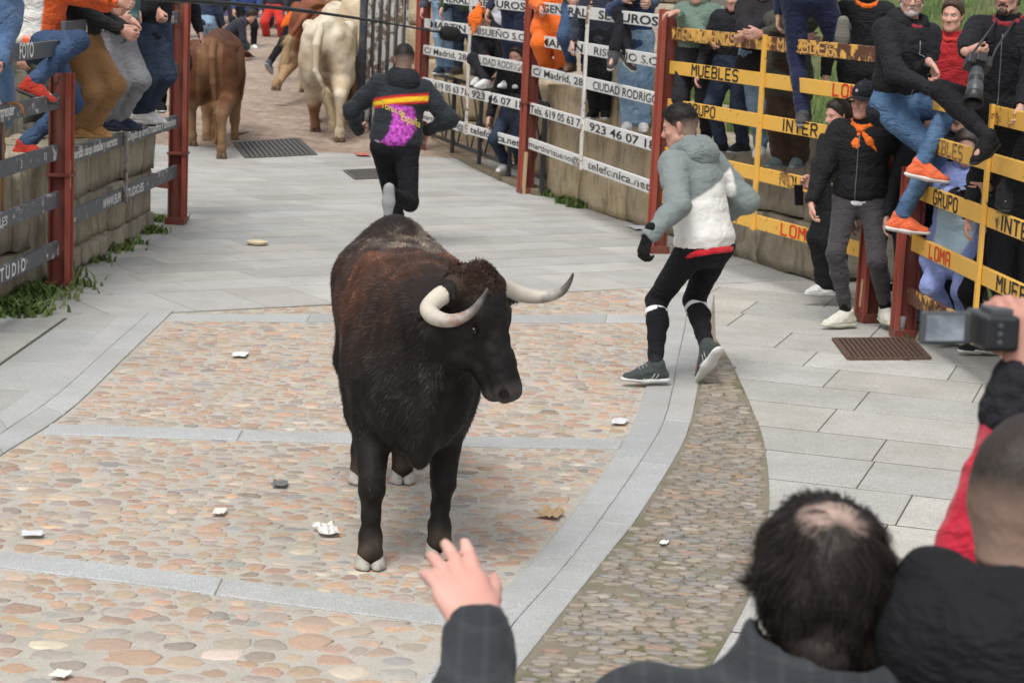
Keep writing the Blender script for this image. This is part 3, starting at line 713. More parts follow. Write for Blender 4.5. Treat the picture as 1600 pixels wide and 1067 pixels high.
post(Y1p, 1.35, Y1p-W2, 'red post behind the legs of the man in the cap', wedge=(-.02, .2, .1))
post(Y2p, 1.15, Y3p-Y2p, 'red post with a plastic cup at its foot', wedge=(-.075, .22, .06))

# ---- walls of rough blocks
def rock_mat(name, c1, c2, c3, lichen=.35):
    t = NT(name); co = t.coord(); at = t.attr('col'); n = t.noise(co, 4.5, 8, .68); f = t.noise(co, 48, 6, .7); b = t.noise(co, 1.7, 4, .6)
    a = t.mix(t.ramp(n, [(.32, 0.), (.7, 1.)]), c1, c2); a = t.mix(t.ramp(b, [(.45, 0.), (.62, .7)]), a, c3)
    a = t.mix(.5, a, at.outputs['Color'], 'MULTIPLY'); a = t.mix(.5, a, t.mix(f, (.08, .08, .08), (.92, .92, .92)), 'OVERLAY')
    l = t.math('MULTIPLY', t.ramp(t.noise(co, 7.5, 7, .7), [(.55, 0.), (.64, 1.)]), lichen); a = t.mix(l, a, (.27, .235, .10))
    k = t.math('MULTIPLY', t.ramp(t.noise(t.coord(scale=(3, 3, .8)), 4, 6, .6), [(.52, 0.), (.7, 1.)]), .55); a = t.mix(k, a, (.075, .065, .05))
    t.color(a); t.rough(.9); t.bump(t.math('ADD', n, t.math('MULTIPLY', f, .5)), .9, .03); return t.m
M_ROCK = rock_mat('old_wall_stone', (.30, .255, .185), (.47, .42, .33), (.36, .32, .26))
M_ROCKT = rock_mat('tan_wall_stone', (.43, .33, .20), (.56, .46, .32), (.50, .42, .31), .2)
def block(c, ax, half, mat, name='stone_block', rough=.02, n=5):
    """roughly squared stone: rounded, uneven box"""
    V = []; F = []; idx = {}
    def vid(i, j, k):
        key = (i, j, k)
        if key not in idx:
            idx[key] = len(V); V.append((2*i/n-1, 2*j/n-1, 2*k/n-1))
        return idx[key]
    for s in (0, n):
        for i in range(n):
            for j in range(n):
                F.append([vid(s, i, j), vid(s, i+1, j), vid(s, i+1, j+1), vid(s, i, j+1)][::1 if s else -1])
                F.append([vid(i, s, j), vid(i, s, j+1), vid(i+1, s, j+1), vid(i+1, s, j)][::1 if s else -1])
                F.append([vid(i, j, s), vid(i+1, j, s), vid(i+1, j+1, s), vid(i, j+1, s)][::1 if s else -1])
    V = np.array(V); r = np.linalg.norm(V, axis=1)[:, None]; h = np.asarray(half); Q = V*h
    rr = min(h)*.09; inner = np.clip(Q, -(h-rr), h-rr); d = Q-inner; dl = np.linalg.norm(d, axis=1)[:, None]; Q = inner+d/(dl+1e-9)*np.minimum(dl, rr)
    o = RNG.uniform(0, 50, 3); Q += np.stack([pnoise(Q*5+o), pnoise(Q*5+o+9), pnoise(Q*5+o+19)], 1)*rough*.8+np.stack([pnoise(Q*14+o), pnoise(Q*14+o+9), pnoise(Q*14+o+19)], 1)*rough*.5
    W = np.asarray(c)+Q@np.asarray(ax); me = mesh(name, W, F, mat); s = random.gauss(1, .12); set_attr(me, 'col', np.tile([s, s*.98, s*.95, 1], (len(W), 1)))
    return me
def wall(a, b, courses, depth, label, mat, lens=(.35, .75), z0=0.0, back=0.0, name='stone_wall', roughness=.022):
    """courses: heights; face on line a-b, body behind it (to the right of a->b is the street)"""
    a = np.r_[np.asarray(a)[:2], 0]; b = np.r_[np.asarray(b)[:2], 0]; d = nrm(b-a); L = np.linalg.norm(b-a); n = nrm(np.cross(d, [0, 0, 1]))
    root = empty(name, tuple((a+b)/2), label=label, cat='wall'); z = z0
    MB().box((a+b)/2-n*(depth*.55)+np.array([0, 0, (z0+sum(courses))/2-.05]), [d, n, [0, 0, 1]], [L/2-.05, depth*.38, sum(courses)/2-.03]).build('core', M_JOINT, root)
    for i, h in enumerate(courses):
        x = -random.random()*.2
        while x < L:
            w_ = random.uniform(*lens); w_ = min(w_, L-x+.02); 
            if w_ < .12: break
            hh = h*random.uniform(.97, 1.03); dp = depth*random.uniform(.46, .54)
            me = block(a+d*(x+w_/2)-n*(depth*.5-random.gauss(0, .012))+np.array([0, 0, z+h/2]), [d, n, [0, 0, 1]], [w_/2-.004, dp, hh/2-.003], mat, rough=roughness)
            link('stone_block', me, root); x += w_
        z += h
    return root
ln = nrm(np.cross(nrm(np.r_[(L2-L1)[:2], 0]), [0, 0, 1]))      # towards the street on the left side
dL = nrm(L2-L1)
wall(L1-dL*3.9-ln*.20, L1-dL*.05-ln*.20, [.30, .58], .55, 'low wall of big stones behind the grey fence on the left', M_ROCK, (.4, .9))
wall(L1+dL*.0-ln*.16, L2-dL*.45-ln*.10, [.16, .36, .42], .6, 'lichen stained wall of upright slabs under the men in boots', M_ROCK, (.25, .65))
dW = nrm(W2-W1); nW = nrm(np.cross(dW, [0, 0, 1]))
wa = G(846, 302); wb = G(1010, 357); wc = G(1062, 381); wd = G(1282, 441)
wall(wa, wb+(wb-wa)*.05, [.42, .38, .36], .7, 'pale weathered stone pillar wall behind the white fence', M_ROCKT, (.6, 1.3), roughness=.03)
wall(wb+(wb-wa)*.05, wd, [.45, .46], .8, 'rough low rock wall behind the yellow fence', M_ROCK, (.7, 1.5), roughness=.04)
ta = G(676, 208); tb = wa-nW*.3
wall(ta, tb+np.array([.1, .4, 0]), [.34, .36, .33], .7, 'tan stone wall behind the iron railing', M_ROCKT, (.5, 1.0))
# ------------------------------------------------------------------ what stands behind the fences
def grass_mat(name='bank_grass'):
    t = NT(name); co = t.coord(); n = t.noise(co, 1.6, 6, .65); f = t.noise(co, 45, 5, .7); s = t.noise(co, .8, 4)
    a = t.mix(t.ramp(n, [(.35, 0.), (.7, 1.)]), (.055, .095, .022), (.13, .17, .05)); a = t.mix(t.ramp(s, [(.58, 0.), (.7, .7)]), a, (.17, .14, .09)); t.color(t.mix(.6, a, t.mix(f, (.1, .1, .1), (.9, .9, .9)), 'OVERLAY')); t.rough(.9); t.bump(f, .8, .03); return t.m
M_GRASS = grass_mat(); M_BLADE = None
def blade_mat():
    t = NT('grass_blade'); at = t.attr('col'); t.color(at.outputs['Color']); t.rough(.6); t.b.inputs['Subsurface Weight'].default_value = .0; return t.m
M_BLADE = blade_mat()
def blades(name, pts, h, w, parent=None, cols=((.07, .13, .025), (.12, .19, .045), (.19, .22, .08)), lean=.5, **k):
    pts = np.asarray(pts, float); n = len(pts); a = RNG.uniform(0, 2*PI, n); H = h*RNG.uniform(.5, 1.3, n); d = np.c_[np.cos(a), np.sin(a), np.zeros(n)]; s = np.c_[-np.sin(a), np.cos(a), np.zeros(n)]*w/2
    L = RNG.uniform(.1, lean, n)[:, None]; m = pts+d*L*H[:, None]*.3+np.c_[0*a, 0*a, H*.6]; e = pts+d*L*H[:, None]+np.c_[0*a, 0*a, H]
    V = np.stack([pts-s, pts+s, m-s*.7, m+s*.7, e], 1).reshape(-1, 3); kx = np.arange(n)*5; c = np.array(cols)[RNG.integers(0, len(cols), n)]*RNG.uniform(.7, 1.25, (n, 1))
    o = obj(name, V, [np.stack([kx+2, kx+3, kx+4], 1), np.stack([kx, kx+1, kx+3, kx+2], 1)], M_BLADE, parent, smooth=False, **k); set_attr(o.data, 'col', np.repeat(np.c_[c, np.ones(n)], 5, 0)); return o
# grassy bank rising behind the right hand wall
wl = [np.array([3.75, 10.0, 0]), np.array([3.55, 14.2, 0]), wd+np.array([.45, .4, 0]), wb+np.array([.75, .5, 0]), wa+np.array([.9, .8, 0]), wa+np.array([.4, 5.0, 0])]
wlr = resample([q[:2] for q in wl], .45); prof = [(0, .80), (.35, .88), (.8, .98), (1.5, 1.35), (2.4, 1.85), (3.6, 2.4), (6, 3.1), (10, 3.6)]
V = []
for i, q in enumerate(wlr):
    t_ = nrm(np.r_[wlr[min(i+1, len(wlr)-1)]-wlr[max(i-1, 0)], 0]); o_ = np.array([t_[1], -t_[0], 0])
    for d_, z_ in prof:
        low = .8 if q[1] < 15.2 and d_ < .9 else 0; V.append([q[0]+o_[0]*d_, q[1]+o_[1]*d_, z_-low*(1-d_/.9)])
V = np.array(V); V[:, 2] += pnoise(V*.9)*.12; m_ = len(prof); ii = (np.arange(len(wlr)-1)[:, None]*m_+np.arange(m_-1)).ravel()
bank = obj('grass_bank', V, np.stack([ii, ii+m_, ii+m_+1, ii+1], 1), M_GRASS, kind='structure')
Q4 = np.stack([ii, ii+m_, ii+m_+1, ii+1], 1); pk = RNG.integers(0, len(Q4), 26000); u_, v2 = RNG.random((2, 26000, 1)); A4 = V[Q4[pk]]; gp = (A4[:, 0]*(1-u_)+A4[:, 1]*u_)*(1-v2)+(A4[:, 3]*(1-u_)+A4[:, 2]*u_)*v2
gp = gp[(pnoise(gp*.8) > -.3)]; blades('grass', gp-[0, 0, .01], .10, .012, kind='stuff')
for j, (px, py, Y, s_) in enumerate(((1016, 118, 20.3, .34), (1022, 140, 20.0, .30), (1326, 235, 16.9, .28), (1020, 95, 20.8, .30))):
    me = block(P(px, py, Y), np.eye(3), [s_, s_*.8, s_*.45], M_ROCK, name='rock', rough=.05); tag(link('rock', me), 'flat grey rock on the grass bank %s' % ('beside the pale blue jeans', 'lowest behind the last white boards', 'beside the man in the cap', 'topmost behind the last white boards')[j], 'rock', 'rocks in the grass bank')
# iron railing of crossed bars behind the first white fence
M_IRON = plain('dark_iron', (.045, .047, .05), .5, .3, 30, .2); ra, rb = G(846, 306), G(668, 231)
def railing(a, b, n, h, label):
    root = empty('iron_railing', tuple((a+b)/2), label=label, cat='railing'); d = (b-a)/n; z = np.array([0, 0, 1.0]); dn = nrm(d); nn = np.cross(dn, z)
    for i in range(n+1):
        m = MB(); m.box(a+d*i+z*h/2, [dn, nn, z], [.035, .02, h/2]); m.build('post', M_IRON, root, bevel=.004)
    for zz, nm in ((.18, 'lower_rail'), (h-.03, 'top_rail')):
        m = MB(); m.bar(a+z*zz+nn*.021, b+z*zz+nn*.021, .02, .045); m.build(nm, M_IRON, root)
    for i in range(n):
        for j in range(2):
            for s0, s1 in ((.06, .94), (.94, .06)):
                m = MB(); o = nn*(.043 if s0 < .5 else .055); m.bar(a+d*(i+(j+s0)/2)+z*.18+o, a+d*(i+(j+s1)/2)+z*(h-.03)+o, .012, .028); m.build('crossed_bar', M_IRON, root)
    return root
railing(ra, rb, 4, .98, 'dark iron railing with crossed bars behind the white fence')
kb = empty('kerb', tuple((ra+rb)/2), label='low stone kerb under the iron railing', cat='kerb')
for i in range(6):
    q0, q1 = ra+(rb-ra)*(i/6+.004), ra+(rb-ra)*((i+1)/6-.004); MB().bar(q0+[0, 0, .03], q1+[0, 0, .03], .16, .06).build('kerb_stone', M_ROCKT, kb, bevel=.008)
# gate of upright slats and the corner of the building beside it
ga, gb_ = P(574, 120, 27.6)*[1, 1, 0], P(652, 122, 27.2)*[1, 1, 0]; M_SLAT = paint_mat('rusty_white_slat', (.42, .41, .38), (.16, .11, .08), .53, seed=9); M_SLATD = paint_mat('blue_black_slat', (.035, .045, .06), (.12, .1, .09), .6, seed=3)
gt = empty('slatted_gate', tuple((ga+gb_)/2), label='tall gate of rusty upright slats beyond the runner', cat='gate'); dg_ = nrm(gb_-ga); ng = np.cross(dg_, [0, 0, 1.0]); Lg = np.linalg.norm(gb_-ga)
for i in range(13):
    MB().box(ga+dg_*Lg*(i+.5)/13+ng*(.0 if i % 2 else .03)+[0, 0, 1.45], [dg_, ng, [0, 0, 1]], [Lg/26*.92, .012, 1.4]).build('slat', M_SLATD if i % 2 else M_SLAT, gt, bevel=.003)
for zz in (.3, 2.6): MB().box((ga+gb_)/2-ng*.04+[0, 0, zz], [dg_, ng, [0, 0, 1]], [Lg/2, .02, .05]).build('rail', M_SLATD, gt)
MB().box(ga-dg_*.06+[0, 0, 1.5], [dg_, ng, [0, 0, 1]], [.05, .06, 1.5]).build('gate_post', M_SLATD, gt)
sa, sb = P(653, 170, 27.1)*[1, 1, 0], P(690, 175, 26.9)*[1, 1, 0]
wall(sa, sb+[.6, .1, 0], [.38, .4, .36, .42, .38, .4, .4], .5, 'tan dressed stone building corner beside the slatted gate', M_ROCKT, (.3, .7), roughness=.012, name='stone_building')
# far end: painted barrier and a house front
M_PURP = paint_mat('violet_paint', (.10, .075, .19), (.3, .28, .3), .66, seed=4)
pa, pb = P(284, 40, 43.5), P(462, 44, 43.5); fb = empty('barrier', (float(pa[0]+pb[0])/2, 43.5, float(gz(43.5))), label='violet board barrier at the far end of the street', cat='barrier')
zb = float(gz(43.5))
for hgt in (.25, .62, 1.0, 1.38, 1.8): MB().box(((pa[0]+pb[0])/2, 43.5, zb+hgt), np.eye(3), [(pb[0]-pa[0])/2+1.2, .03, .09]).build('board', M_PURP, fb, bevel=.005)
for i in range(4): MB().box((pa[0]-.8+i*(pb[0]-pa[0]+1.6)/3, 43.56, zb+1.0), np.eye(3), [.06, .025, 1.0]).build('post', M_REDD, fb)
hf_ = empty('stone_house', (-5, 49, float(gz(49))), label='shadowed stone house front closing the far end of the street', cat='house'); zh = float(gz(49))
for r_ in range(8):
    x_ = -14+random.random()*.5
    while x_ < 4:
        w2 = random.uniform(.7, 1.4); link('stone_block', block((x_+w2/2, 49+random.gauss(0, .01), zh+.25+r_*.5), np.eye(3), [w2/2-.012, .2, .238], M_ROCK, rough=.015, n=3), hf_); x_ += w2
MB().box((-5, 49.25, zh+2.0), np.eye(3), [9.2, .2, 2.0]).build('wall', M_JOINT, hf_)
# left: stone house wall behind the crowd, and the dark red side fence by the post
sw = empty('stone_house', (-5.6, 16, 0), label='grey stone house wall behind the spectators on the left', cat='house')
for r_ in range(8):
    y_ = 11.0+random.random()*.5
    while y_ < 24:
        w2 = random.uniform(.6, 1.2); link('stone_block', block((-5.9+random.gauss(0, .012)+.0*y_, y_+w2/2, .25+r_*.45), [[0, 1, 0], [1, 0, 0], [0, 0, 1]], [w2/2-.01, .18, .213], M_ROCK, rough=.015, n=3), sw); y_ += w2
MB().box((-6.15, 17.5, 1.9), np.eye(3), [.16, 6.6, 1.9]).build('wall', M_JOINT, sw)
rf = empty('side_fence', tuple(L2+np.array([-.5, .45, 0])), label='dark red side fence running back from the post by the brown ox', cat='fence')
for zz in (.35, .85, 1.45, 1.95): MB().bar(L2+np.array([-.06, .12, zz]), L2+np.array([-1.15, .85, zz]), .035, .12).build('board', M_REDD if zz != 1.45 else M_RED, rf, bevel=.004)
MB().bar(L2+np.array([-.32, .34, 0]), L2+np.array([-.32, .34, 2.1]), .06, .06, up=(1, 0, 0)).build('upright', M_REDD, rf); MB().bar(L2+np.array([-1.15, .9, 0]), L2+np.array([-1.15, .9, 2.1]), .06, .06, up=(1, 0, 0)).build('upright', M_REDD, rf)
# ledge the spectators stand on, left and right
# weeds along the wall feet
def tufts(name, pts, label, n=160, h=.13, sp=.09, w=.026):
    for (px, py), lb in zip(pts, label):
        g_ = G(px, py); q = g_+np.c_[RNG.normal(0, sp, (n, 2)), np.zeros(n)]; o = blades('weed_tuft', q, h, w, lean=1.6, label=lb, cat='weeds', group='weeds along the walls'); 
tufts('weed_tuft', [(40, 462), (12, 485), (70, 445), (55, 430)], ['dense green weeds at the foot of the left wall beside the red post', 'long grass tuft at the left edge below the grey boards', 'small leafy weeds right beside the foot of the left red post', 'green weeds under the lettering on the lowest grey board'], 700, .07, .13)
tufts('weed_tuft', [(130, 408), (165, 390), (185, 380), (248, 345), (225, 362)], ['weeds nearest the left post at the foot of the slab wall', 'low weeds at the middle of the slab wall foot', 'thin weeds in the paving joint by the slab wall', 'weeds at the far end of the slab wall by the red post', 'weeds a step before the far end of the slab wall'], 260, .05, .09)
tufts('weed_tuft', [(862, 307), (885, 318), (905, 324), (848, 300)], ['weed clump in front of the stone pillar wall, the middle one', 'weed clump in front of the pillar wall, second nearest', 'weed clump in front of the pillar wall, nearest the crouching runner', 'weed clump beside the foot of the red post between the white fences'], 110, .08, .06)
tufts('weed_tuft', [(720, 232), (760, 240), (700, 228), (1440, 524)], ['grass along the railing kerb by its second post', 'grass along the railing kerb under the white boards', 'grass along the railing kerb at its far end', 'small weed behind the red post with the plastic cup'], 150, .06, .10)
# ------------------------------------------------------------------ the black bull
def fur_mat(name, rough=.55):
    t = NT(name); at = t.attr('col'); n = t.noise(t.coord(), 60, 4); t.color(t.mix(.35, at.outputs['Color'], t.mix(n, (.25, .25, .25), (.75, .75, .75)), 'OVERLAY')); t.rough(rough)
    t.b.inputs['Specular IOR Level'].default_value = .22; t.bump(n, .25, .006); return t.m
M_COAT = fur_mat('coat', .65); M_HAIR = fur_mat('hair_strands', .5)
def horn_mat():
    t = NT('horn'); at = t.attr('along'); co = t.coord(); n = t.noise(co, 25, 5); r = t.attr('redness')
    c = t.ramp(t.math('ADD', at.outputs['Fac'], t.math('MULTIPLY', t.math('SUBTRACT', n, .5), .55)), [(.0, (.42, .33, .22)), (.18, (.58, .52, .42)), (.55, (.46, .42, .36)), (.78, (.17, .16, .155)), (1.0, (.045, .042, .04))])
    c = t.mix(t.math('MULTIPLY', r.outputs['Fac'], t.math('MULTIPLY', t.ramp(n, [(.45, 0.), (.6, 1.)]), .8)), c, (.36, .12, .075)); t.color(c); t.rough(.42); t.bump(t.noise(t.coord(scale=(1, 1, 1)), 70, 4), .15, .003); return t.m
M_HORN = horn_mat()
M_HOOF = plain('hoof_horn', (.34, .32, .28), .55, .35, 30, .3); M_HOOFD = plain('dark_hoof_horn', (.13, .085, .055), .55, .4, 30, .3)
M_EYE = plain('dark_eye', (.008, .006, .005), .12, .1, 10, 0, .6)
def strands(V, F, N, count, length, comb, col, width=.0028, lift=.3, jit=.35, keep=None, curl=0.0, seed=1, segs=1):
    """short hairs on a surface: one thin tapering blade each, pointing along comb(p, n)"""
    rng = np.random.default_rng(seed); tri = []
    for f in F: tri.append(f[:, [0, 1, 2]]); 
    for f in F:
        if f.shape[1] == 4: tri.append(f[:, [0, 2, 3]])
    tri = np.concatenate(tri); a, b, c = V[tri[:, 0]], V[tri[:, 1]], V[tri[:, 2]]; ar = np.linalg.norm(np.cross(b-a, c-a), axis=1)
    wt = ar if keep is None else ar*keep((a+b+c)/3); cs = np.cumsum(wt); i = np.searchsorted(cs, rng.random(count)*cs[-1]); i = np.minimum(i, len(tri)-1)
    u, v = rng.random(count), rng.random(count); s = u+v > 1; u[s], v[s] = 1-u[s], 1-v[s]
    p = a[i]+(b-a)[i]*u[:, None]+(c-a)[i]*v[:, None]; n = N[tri[i, 0]]
    d = comb(p, n); d = d-n*(d*n).sum(1)[:, None]; d /= np.linalg.norm(d, axis=1)[:, None]+1e-9
    d = d+rng.normal(0, jit, d.shape)+n*lift; d /= np.linalg.norm(d, axis=1)[:, None]
    L = (length(p) if callable(length) else np.full(count, length))*rng.uniform(.6, 1.25, count); sd = np.cross(d, n); sd /= np.linalg.norm(sd, axis=1)[:, None]+1e-9
    w = width*rng.uniform(.7, 1.3, count); p0 = p-n*.002
    cl = col(p)*rng.normal(1, .16, count)[:, None]; cl = np.clip(cl, .002, 1)
    if segs == 1:
        W = np.stack([p0-sd*w[:, None], p0+sd*w[:, None], p0+d*L[:, None]-n*(L*.15)[:, None]], 1).reshape(-1, 3); T = np.arange(3*count).reshape(-1, 3); CC = np.repeat(cl, 3, 0); Fs = [T]
    else:
        off = rng.normal(0, 1, (count, 3)); m = p0+d*(L*.5)[:, None]+off*(curl*L*.35)[:, None]; e = p0+d*L[:, None]-off*(curl*L*.3)[:, None]-n*(L*.25)[:, None]
        W = np.stack([p0-sd*w[:, None], p0+sd*w[:, None], m-sd*w[:, None]*.7, m+sd*w[:, None]*.7, e], 1).reshape(-1, 3); k = np.arange(count)*5
        Fs = [np.stack([k+2, k+3, k+4], 1), np.stack([k, k+1, k+3, k+2], 1)]; CC = np.repeat(cl, 5, 0)
    return W, Fs, np.c_[CC, np.ones(len(CC))]
def horn(parent, pts, radii, red=None, name='horn'):
    pts = np.array(pts); n = 26; t = np.linspace(0, len(pts)-1, n); out = []; rr = []
    for q in t:
        i = min(int(q), len(pts)-2); f = q-i; p0, p1, p2, p3 = pts[max(i-1, 0)], pts[i], pts[i+1], pts[min(i+2, len(pts)-1)]
        out.append(.5*((2*p1)+(p2-p0)*f+(2*p0-5*p1+4*p2-p3)*f*f+(3*p1-p0-3*p2+p3)*f**3)); rr.append(np.interp(q, range(len(radii)), radii))
    mb = MB().tube(out, rr, 14); o = mb.build(name, M_HORN, parent, smooth=True); al = np.repeat(np.linspace(0, 1, n), 14); set_attr(o.data, 'along', al)
    V = mb.V[0]; set_attr(o.data, 'redness', np.zeros(len(V)) if red is None else np.clip(1-abs(al-red[0])/red[1], 0, 1)*(np.tile(np.arange(14), n) % 14 < 14))
    return o
def hoof(parent, p, f, size=1.0, mat=None, col=None):
    """two claws"""
    f = nrm(f); s = nrm(np.cross([0, 0, 1], f)); p = np.asarray(p, float)
    for sg in (-1, 1):
        S_ = SDF(); S_.cone(p+s*sg*.022*size+[0, 0, .058*size], p+s*sg*.027*size+f*.022*size+[0, 0, .004], .022*size, .029*size, k=.01); S_.cone(p+s*sg*.022*size-f*.035*size+[0, 0, .035*size], p+s*sg*.024*size-f*.03*size+[0, 0, .004], .022*size, .026*size, k=.012); S_.cone(p+s*sg*.025*size+f*.03*size+[0, 0, .012], p+s*sg*.020*size+f*.052*size+[0, 0, .008], .026*size, .017*size, k=.012)
        S_.cut(p+[0, 0, .001], (0, 0, -1)); V, F, N = S_.mesh(.0075); V = V+N*(np.sin(V[:, 2]*420)*.0006)[:, None]; obj('hoof', V, F, mat or M_HOOF, parent)

def bull():
    O = np.array([-.46, 8.75, 0]); f = nrm([.147, -.989, 0]); l = np.array([-f[1], f[0], 0]); z = np.array([0, 0, 1.0]); B = np.array([f, l, z])
    W = lambda x, y, zz: O+x*f+y*l+zz*z
    S = SDF()
    S.ell(W(-.08, .0, .90), (.70, .285, .27), B); S.ell(W(-.02, .02, .74), (.62, .20, .22), B, k=.1)
    S.ell(W(-.50, .0, .93), (.38, .27, .245), B, k=.08)
    S.ell(W(-.40, .01, .985), (.36, .17, .14), B, k=.1)
    S.cone(W(-.95, 0, .98), W(-.55, 0, 1.12), .07, .12, k=.1)
    for s in (-1, 1):
        S.cone(W(-.42, s*.165, 1.02), W(-.5, s*.175, 1.0), .065, k=.08)          # hips
        S.ell(W(-.66, s*.115+.01, .80), (.22, .105, .28), B, k=.08)                 # thigh
        S.ell(W(.38, s*.155-.015, .86), (.23, .105, .34), B, k=.09)                 # shoulder blade
        S.ell(W(.54, s*.13-.01, .70), (.14, .10, .18), B, k=.08)
    S.ell(W(.34, -.01, .98), (.42, .16, .19), B, k=.12)                        # crest
    S.ell(W(.54, .0, .98), (.30, .155, .19), B, k=.1)
    S.ell(W(.56, 0, .74), (.26, .24, .28), B, k=.12)                          # chest
    # head frame
    a = math.radians(56); hd = np.array([math.sin(a), -math.cos(a), 0]); n = nrm(hd*.42+z*-.91); d = nrm(hd*.91+z*.42); r = np.cross(n, d); r = r if r@np.array([-1, -1, 0]) > 0 else -r
    A = np.array([n, d, r]); HO = P(734, 438, 7.95)
    H = lambda nn, dd, rr: HO+n*nn+d*dd+r*rr
    S.cone(W(.45, .01, .92), H(.10, -.16, .02), .24, .15, k=.11)             # neck
    S.cone(W(.58, .0, .98), H(.07, -.125, 0), .15, .10, k=.08)
    S.cone(W(.66, 0, .74), H(.20, -.17, 0), .17, .09, k=.12)                  # throat
    S.ell(W(.68, .0, .62), (.14, .15, .17), B, k=.08); S.cone(W(.74, .0, .58), W(.78, .0, .475), .075, .035, k=.08, flat=(l, .6))   # dewlap
    S.cone(W(.82, .04, .72), W(.79, .015, .50), .07, .05, k=.09, flat=(l, .55))
    # head
    S.ell(H(.10, -.01, 0), (.135, .10, .115), A, k=.05)
    S.cone(H(.08, .02, 0), H(.36, .01, 0), .092, .055, k=.05)
    S.cone(H(.34, .005, 0), H(.425, -.002, 0), .058, .05, k=.04, flat=(r, 1.0))
    S.cone(H(.445, .012, -.026), H(.445, .012, .026), .043, k=.035)             # upper muzzle, a broad flat pad
    S.cone(H(.43, -.045, -.018), H(.43, -.045, .018), .036, k=.03)              # lower lip
    S.cone(H(.10, -.135, 0), H(.38, -.055, 0), .085, .04, k=.05)
    for s in (-1, 1):
        S.ell(H(.17, -.085, s*.062), (.125, .095, .052), A, k=.045)
        S.cone(H(.15, .05, s*.085), H(.215, .03, s*.083), .026, .017, k=.025)
        S.cone(H(.02, .0, s*.06), H(.032, 0, s*.145), .06, .051, k=.04)
        S.cone(H(.26, .02, s*.05), H(.40, .02, s*.036), .022, .024, k=.03)
        S.cone(H(.25, -.075, s*.055), H(.35, -.05, s*.045), .03, .02, k=.03)
    S.cone(H(-.005, .01, -.05), H(-.005, .01, .05), .045, k=.05); S.ell(H(-.035, .02, -.055), (.026, .03, .026), A, k=.03)
    for s in (-1, 1):
        S.cone(H(.470, .022, s*.052), H(.446, .046, s*.074), .021, .013, k=.010, sub=True)
        S.ell(H(.195, .025, s*.108), (.022, .012, .014), A, k=.012, sub=True)
    S.cone(H(.475, -.025, -.06), H(.475, -.025, .06), .008, k=.012, sub=True)
    S.cone(H(.46, -.022, .05), H(.38, -.03, .07), .006, k=.012, sub=True)
    # legs
    fr, fl = W(.70, -.165, 0), W(.545, .125, 0); rr_, rl = W(-.665, -.105, 0), W(-.68, .085, 0)
    def foreleg(ft, s):
        e = W(.50, s*.155-.012, .60); kn = ft*.78+np.array([*(e*.22)[:2], 0]); kn = np.array([kn[0], kn[1], .315])+f*.02; fe = ft+z*.12-f*.015
        S.chain([W(.46, s*.15-.01, .78), e, kn+z*.05], [.118, .088, .056], k=.05); S.ell(kn+f*.012, (.058, .054, .062), B, k=.02)
        S.chain([kn-z*.02, ft+z*.20-f*.014, fe], [.046, .036, .038], k=.02); S.ell(fe, (.048, .045, .042), B, k=.015); S.cone(fe, ft+z*.062+f*.008, .042, .052, k=.02)
        for q in (-1, 1): S.cone(fe-f*.045+l*q*.022-z*.012, fe-f*.055+l*q*.024-z*.035, .014, .008, k=.008)
    foreleg(fr, -1); foreleg(fl, 1)
    def hindleg(ft, s):
        st = W(-.50, s*.135, .60); hk = ft+z*.47-f*.10; S.chain([W(-.62, s*.11, .82), st, hk+f*.05+z*.05], [.13, .105, .07], k=.07); S.cone(hk, hk-z*.04+f*.02, .06, .05, k=.04)
        S.chain([hk, ft+z*.15-f*.02], [.054, .042], k=.04); S.cone(ft+z*.14-f*.02, ft+z*.062, .048, .052, k=.03)
    hindleg(rr_, -1); hindleg(rl, 1)
    for ft in (fr, fl, rr_, rl): S.cut(ft+z*.028, -z, k=.01) if False else None
    V, F, N = S.mesh(.0105)
    loc = (V-O)@B.T; hl = (V-HO)@A.T
    # folds of the neck and shoulder, muscle relief
    amp = .008*np.exp(-((loc[:, 0]-.55)/.3)**2)*(loc[:, 2] > .5); V = V+N*(amp*np.sin(loc[:, 0]*42+3*pnoise(V*4)))[:, None]*.6+N*(pnoise(V*7)*.007)[:, None]*(hl[:, 0] < .3)[:, None]+N*(pnoise(V*26)*.0025)[:, None]-N*((1-np.clip(abs(pnoise(V*17+3))*4, 0, 1))*.0045)[:, None]*((hl[:, 0] > .05)*(hl[:, 0] < .42)*(hl[:, 1] > -.2)*(abs(hl[:, 2]) < .15))[:, None]
    N = vnormals(V, F)
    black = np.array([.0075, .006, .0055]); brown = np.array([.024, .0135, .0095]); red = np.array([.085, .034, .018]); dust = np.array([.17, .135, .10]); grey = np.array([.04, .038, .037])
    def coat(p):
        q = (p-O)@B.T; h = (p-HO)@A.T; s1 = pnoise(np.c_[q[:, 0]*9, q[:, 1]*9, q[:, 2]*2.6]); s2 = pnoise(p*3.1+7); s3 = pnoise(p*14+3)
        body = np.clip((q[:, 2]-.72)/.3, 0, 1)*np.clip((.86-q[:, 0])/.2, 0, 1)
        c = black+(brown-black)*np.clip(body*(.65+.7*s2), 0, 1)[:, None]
        sad = np.exp(-((q[:, 0]-.40)/.27)**2)*np.clip((q[:, 2]-.78)/.28, 0, 1)*np.clip(.75+1.0*s1+.3*s2, 0, 1.2); c = c+(red-c)*np.clip(sad*.85, 0, 1)[:, None]
        fl_ = np.exp(-((q[:, 0]+.1)/.35)**2)*np.clip(-q[:, 1]/.25, 0, 1)*np.clip((q[:, 2]-.65)/.3, 0, 1)*np.clip(.35+.8*s1, 0, 1); c = c+(red*.75-c)*(fl_*.7)[:, None]
        du = np.clip((q[:, 2]-1.06)/.1, 0, 1)*np.clip((.25-q[:, 0])/.3, 0, 1)*np.clip(.1+1.0*s3+.8*s2, 0, 1); c = c+(dust-c)*(du*.8)[:, None]
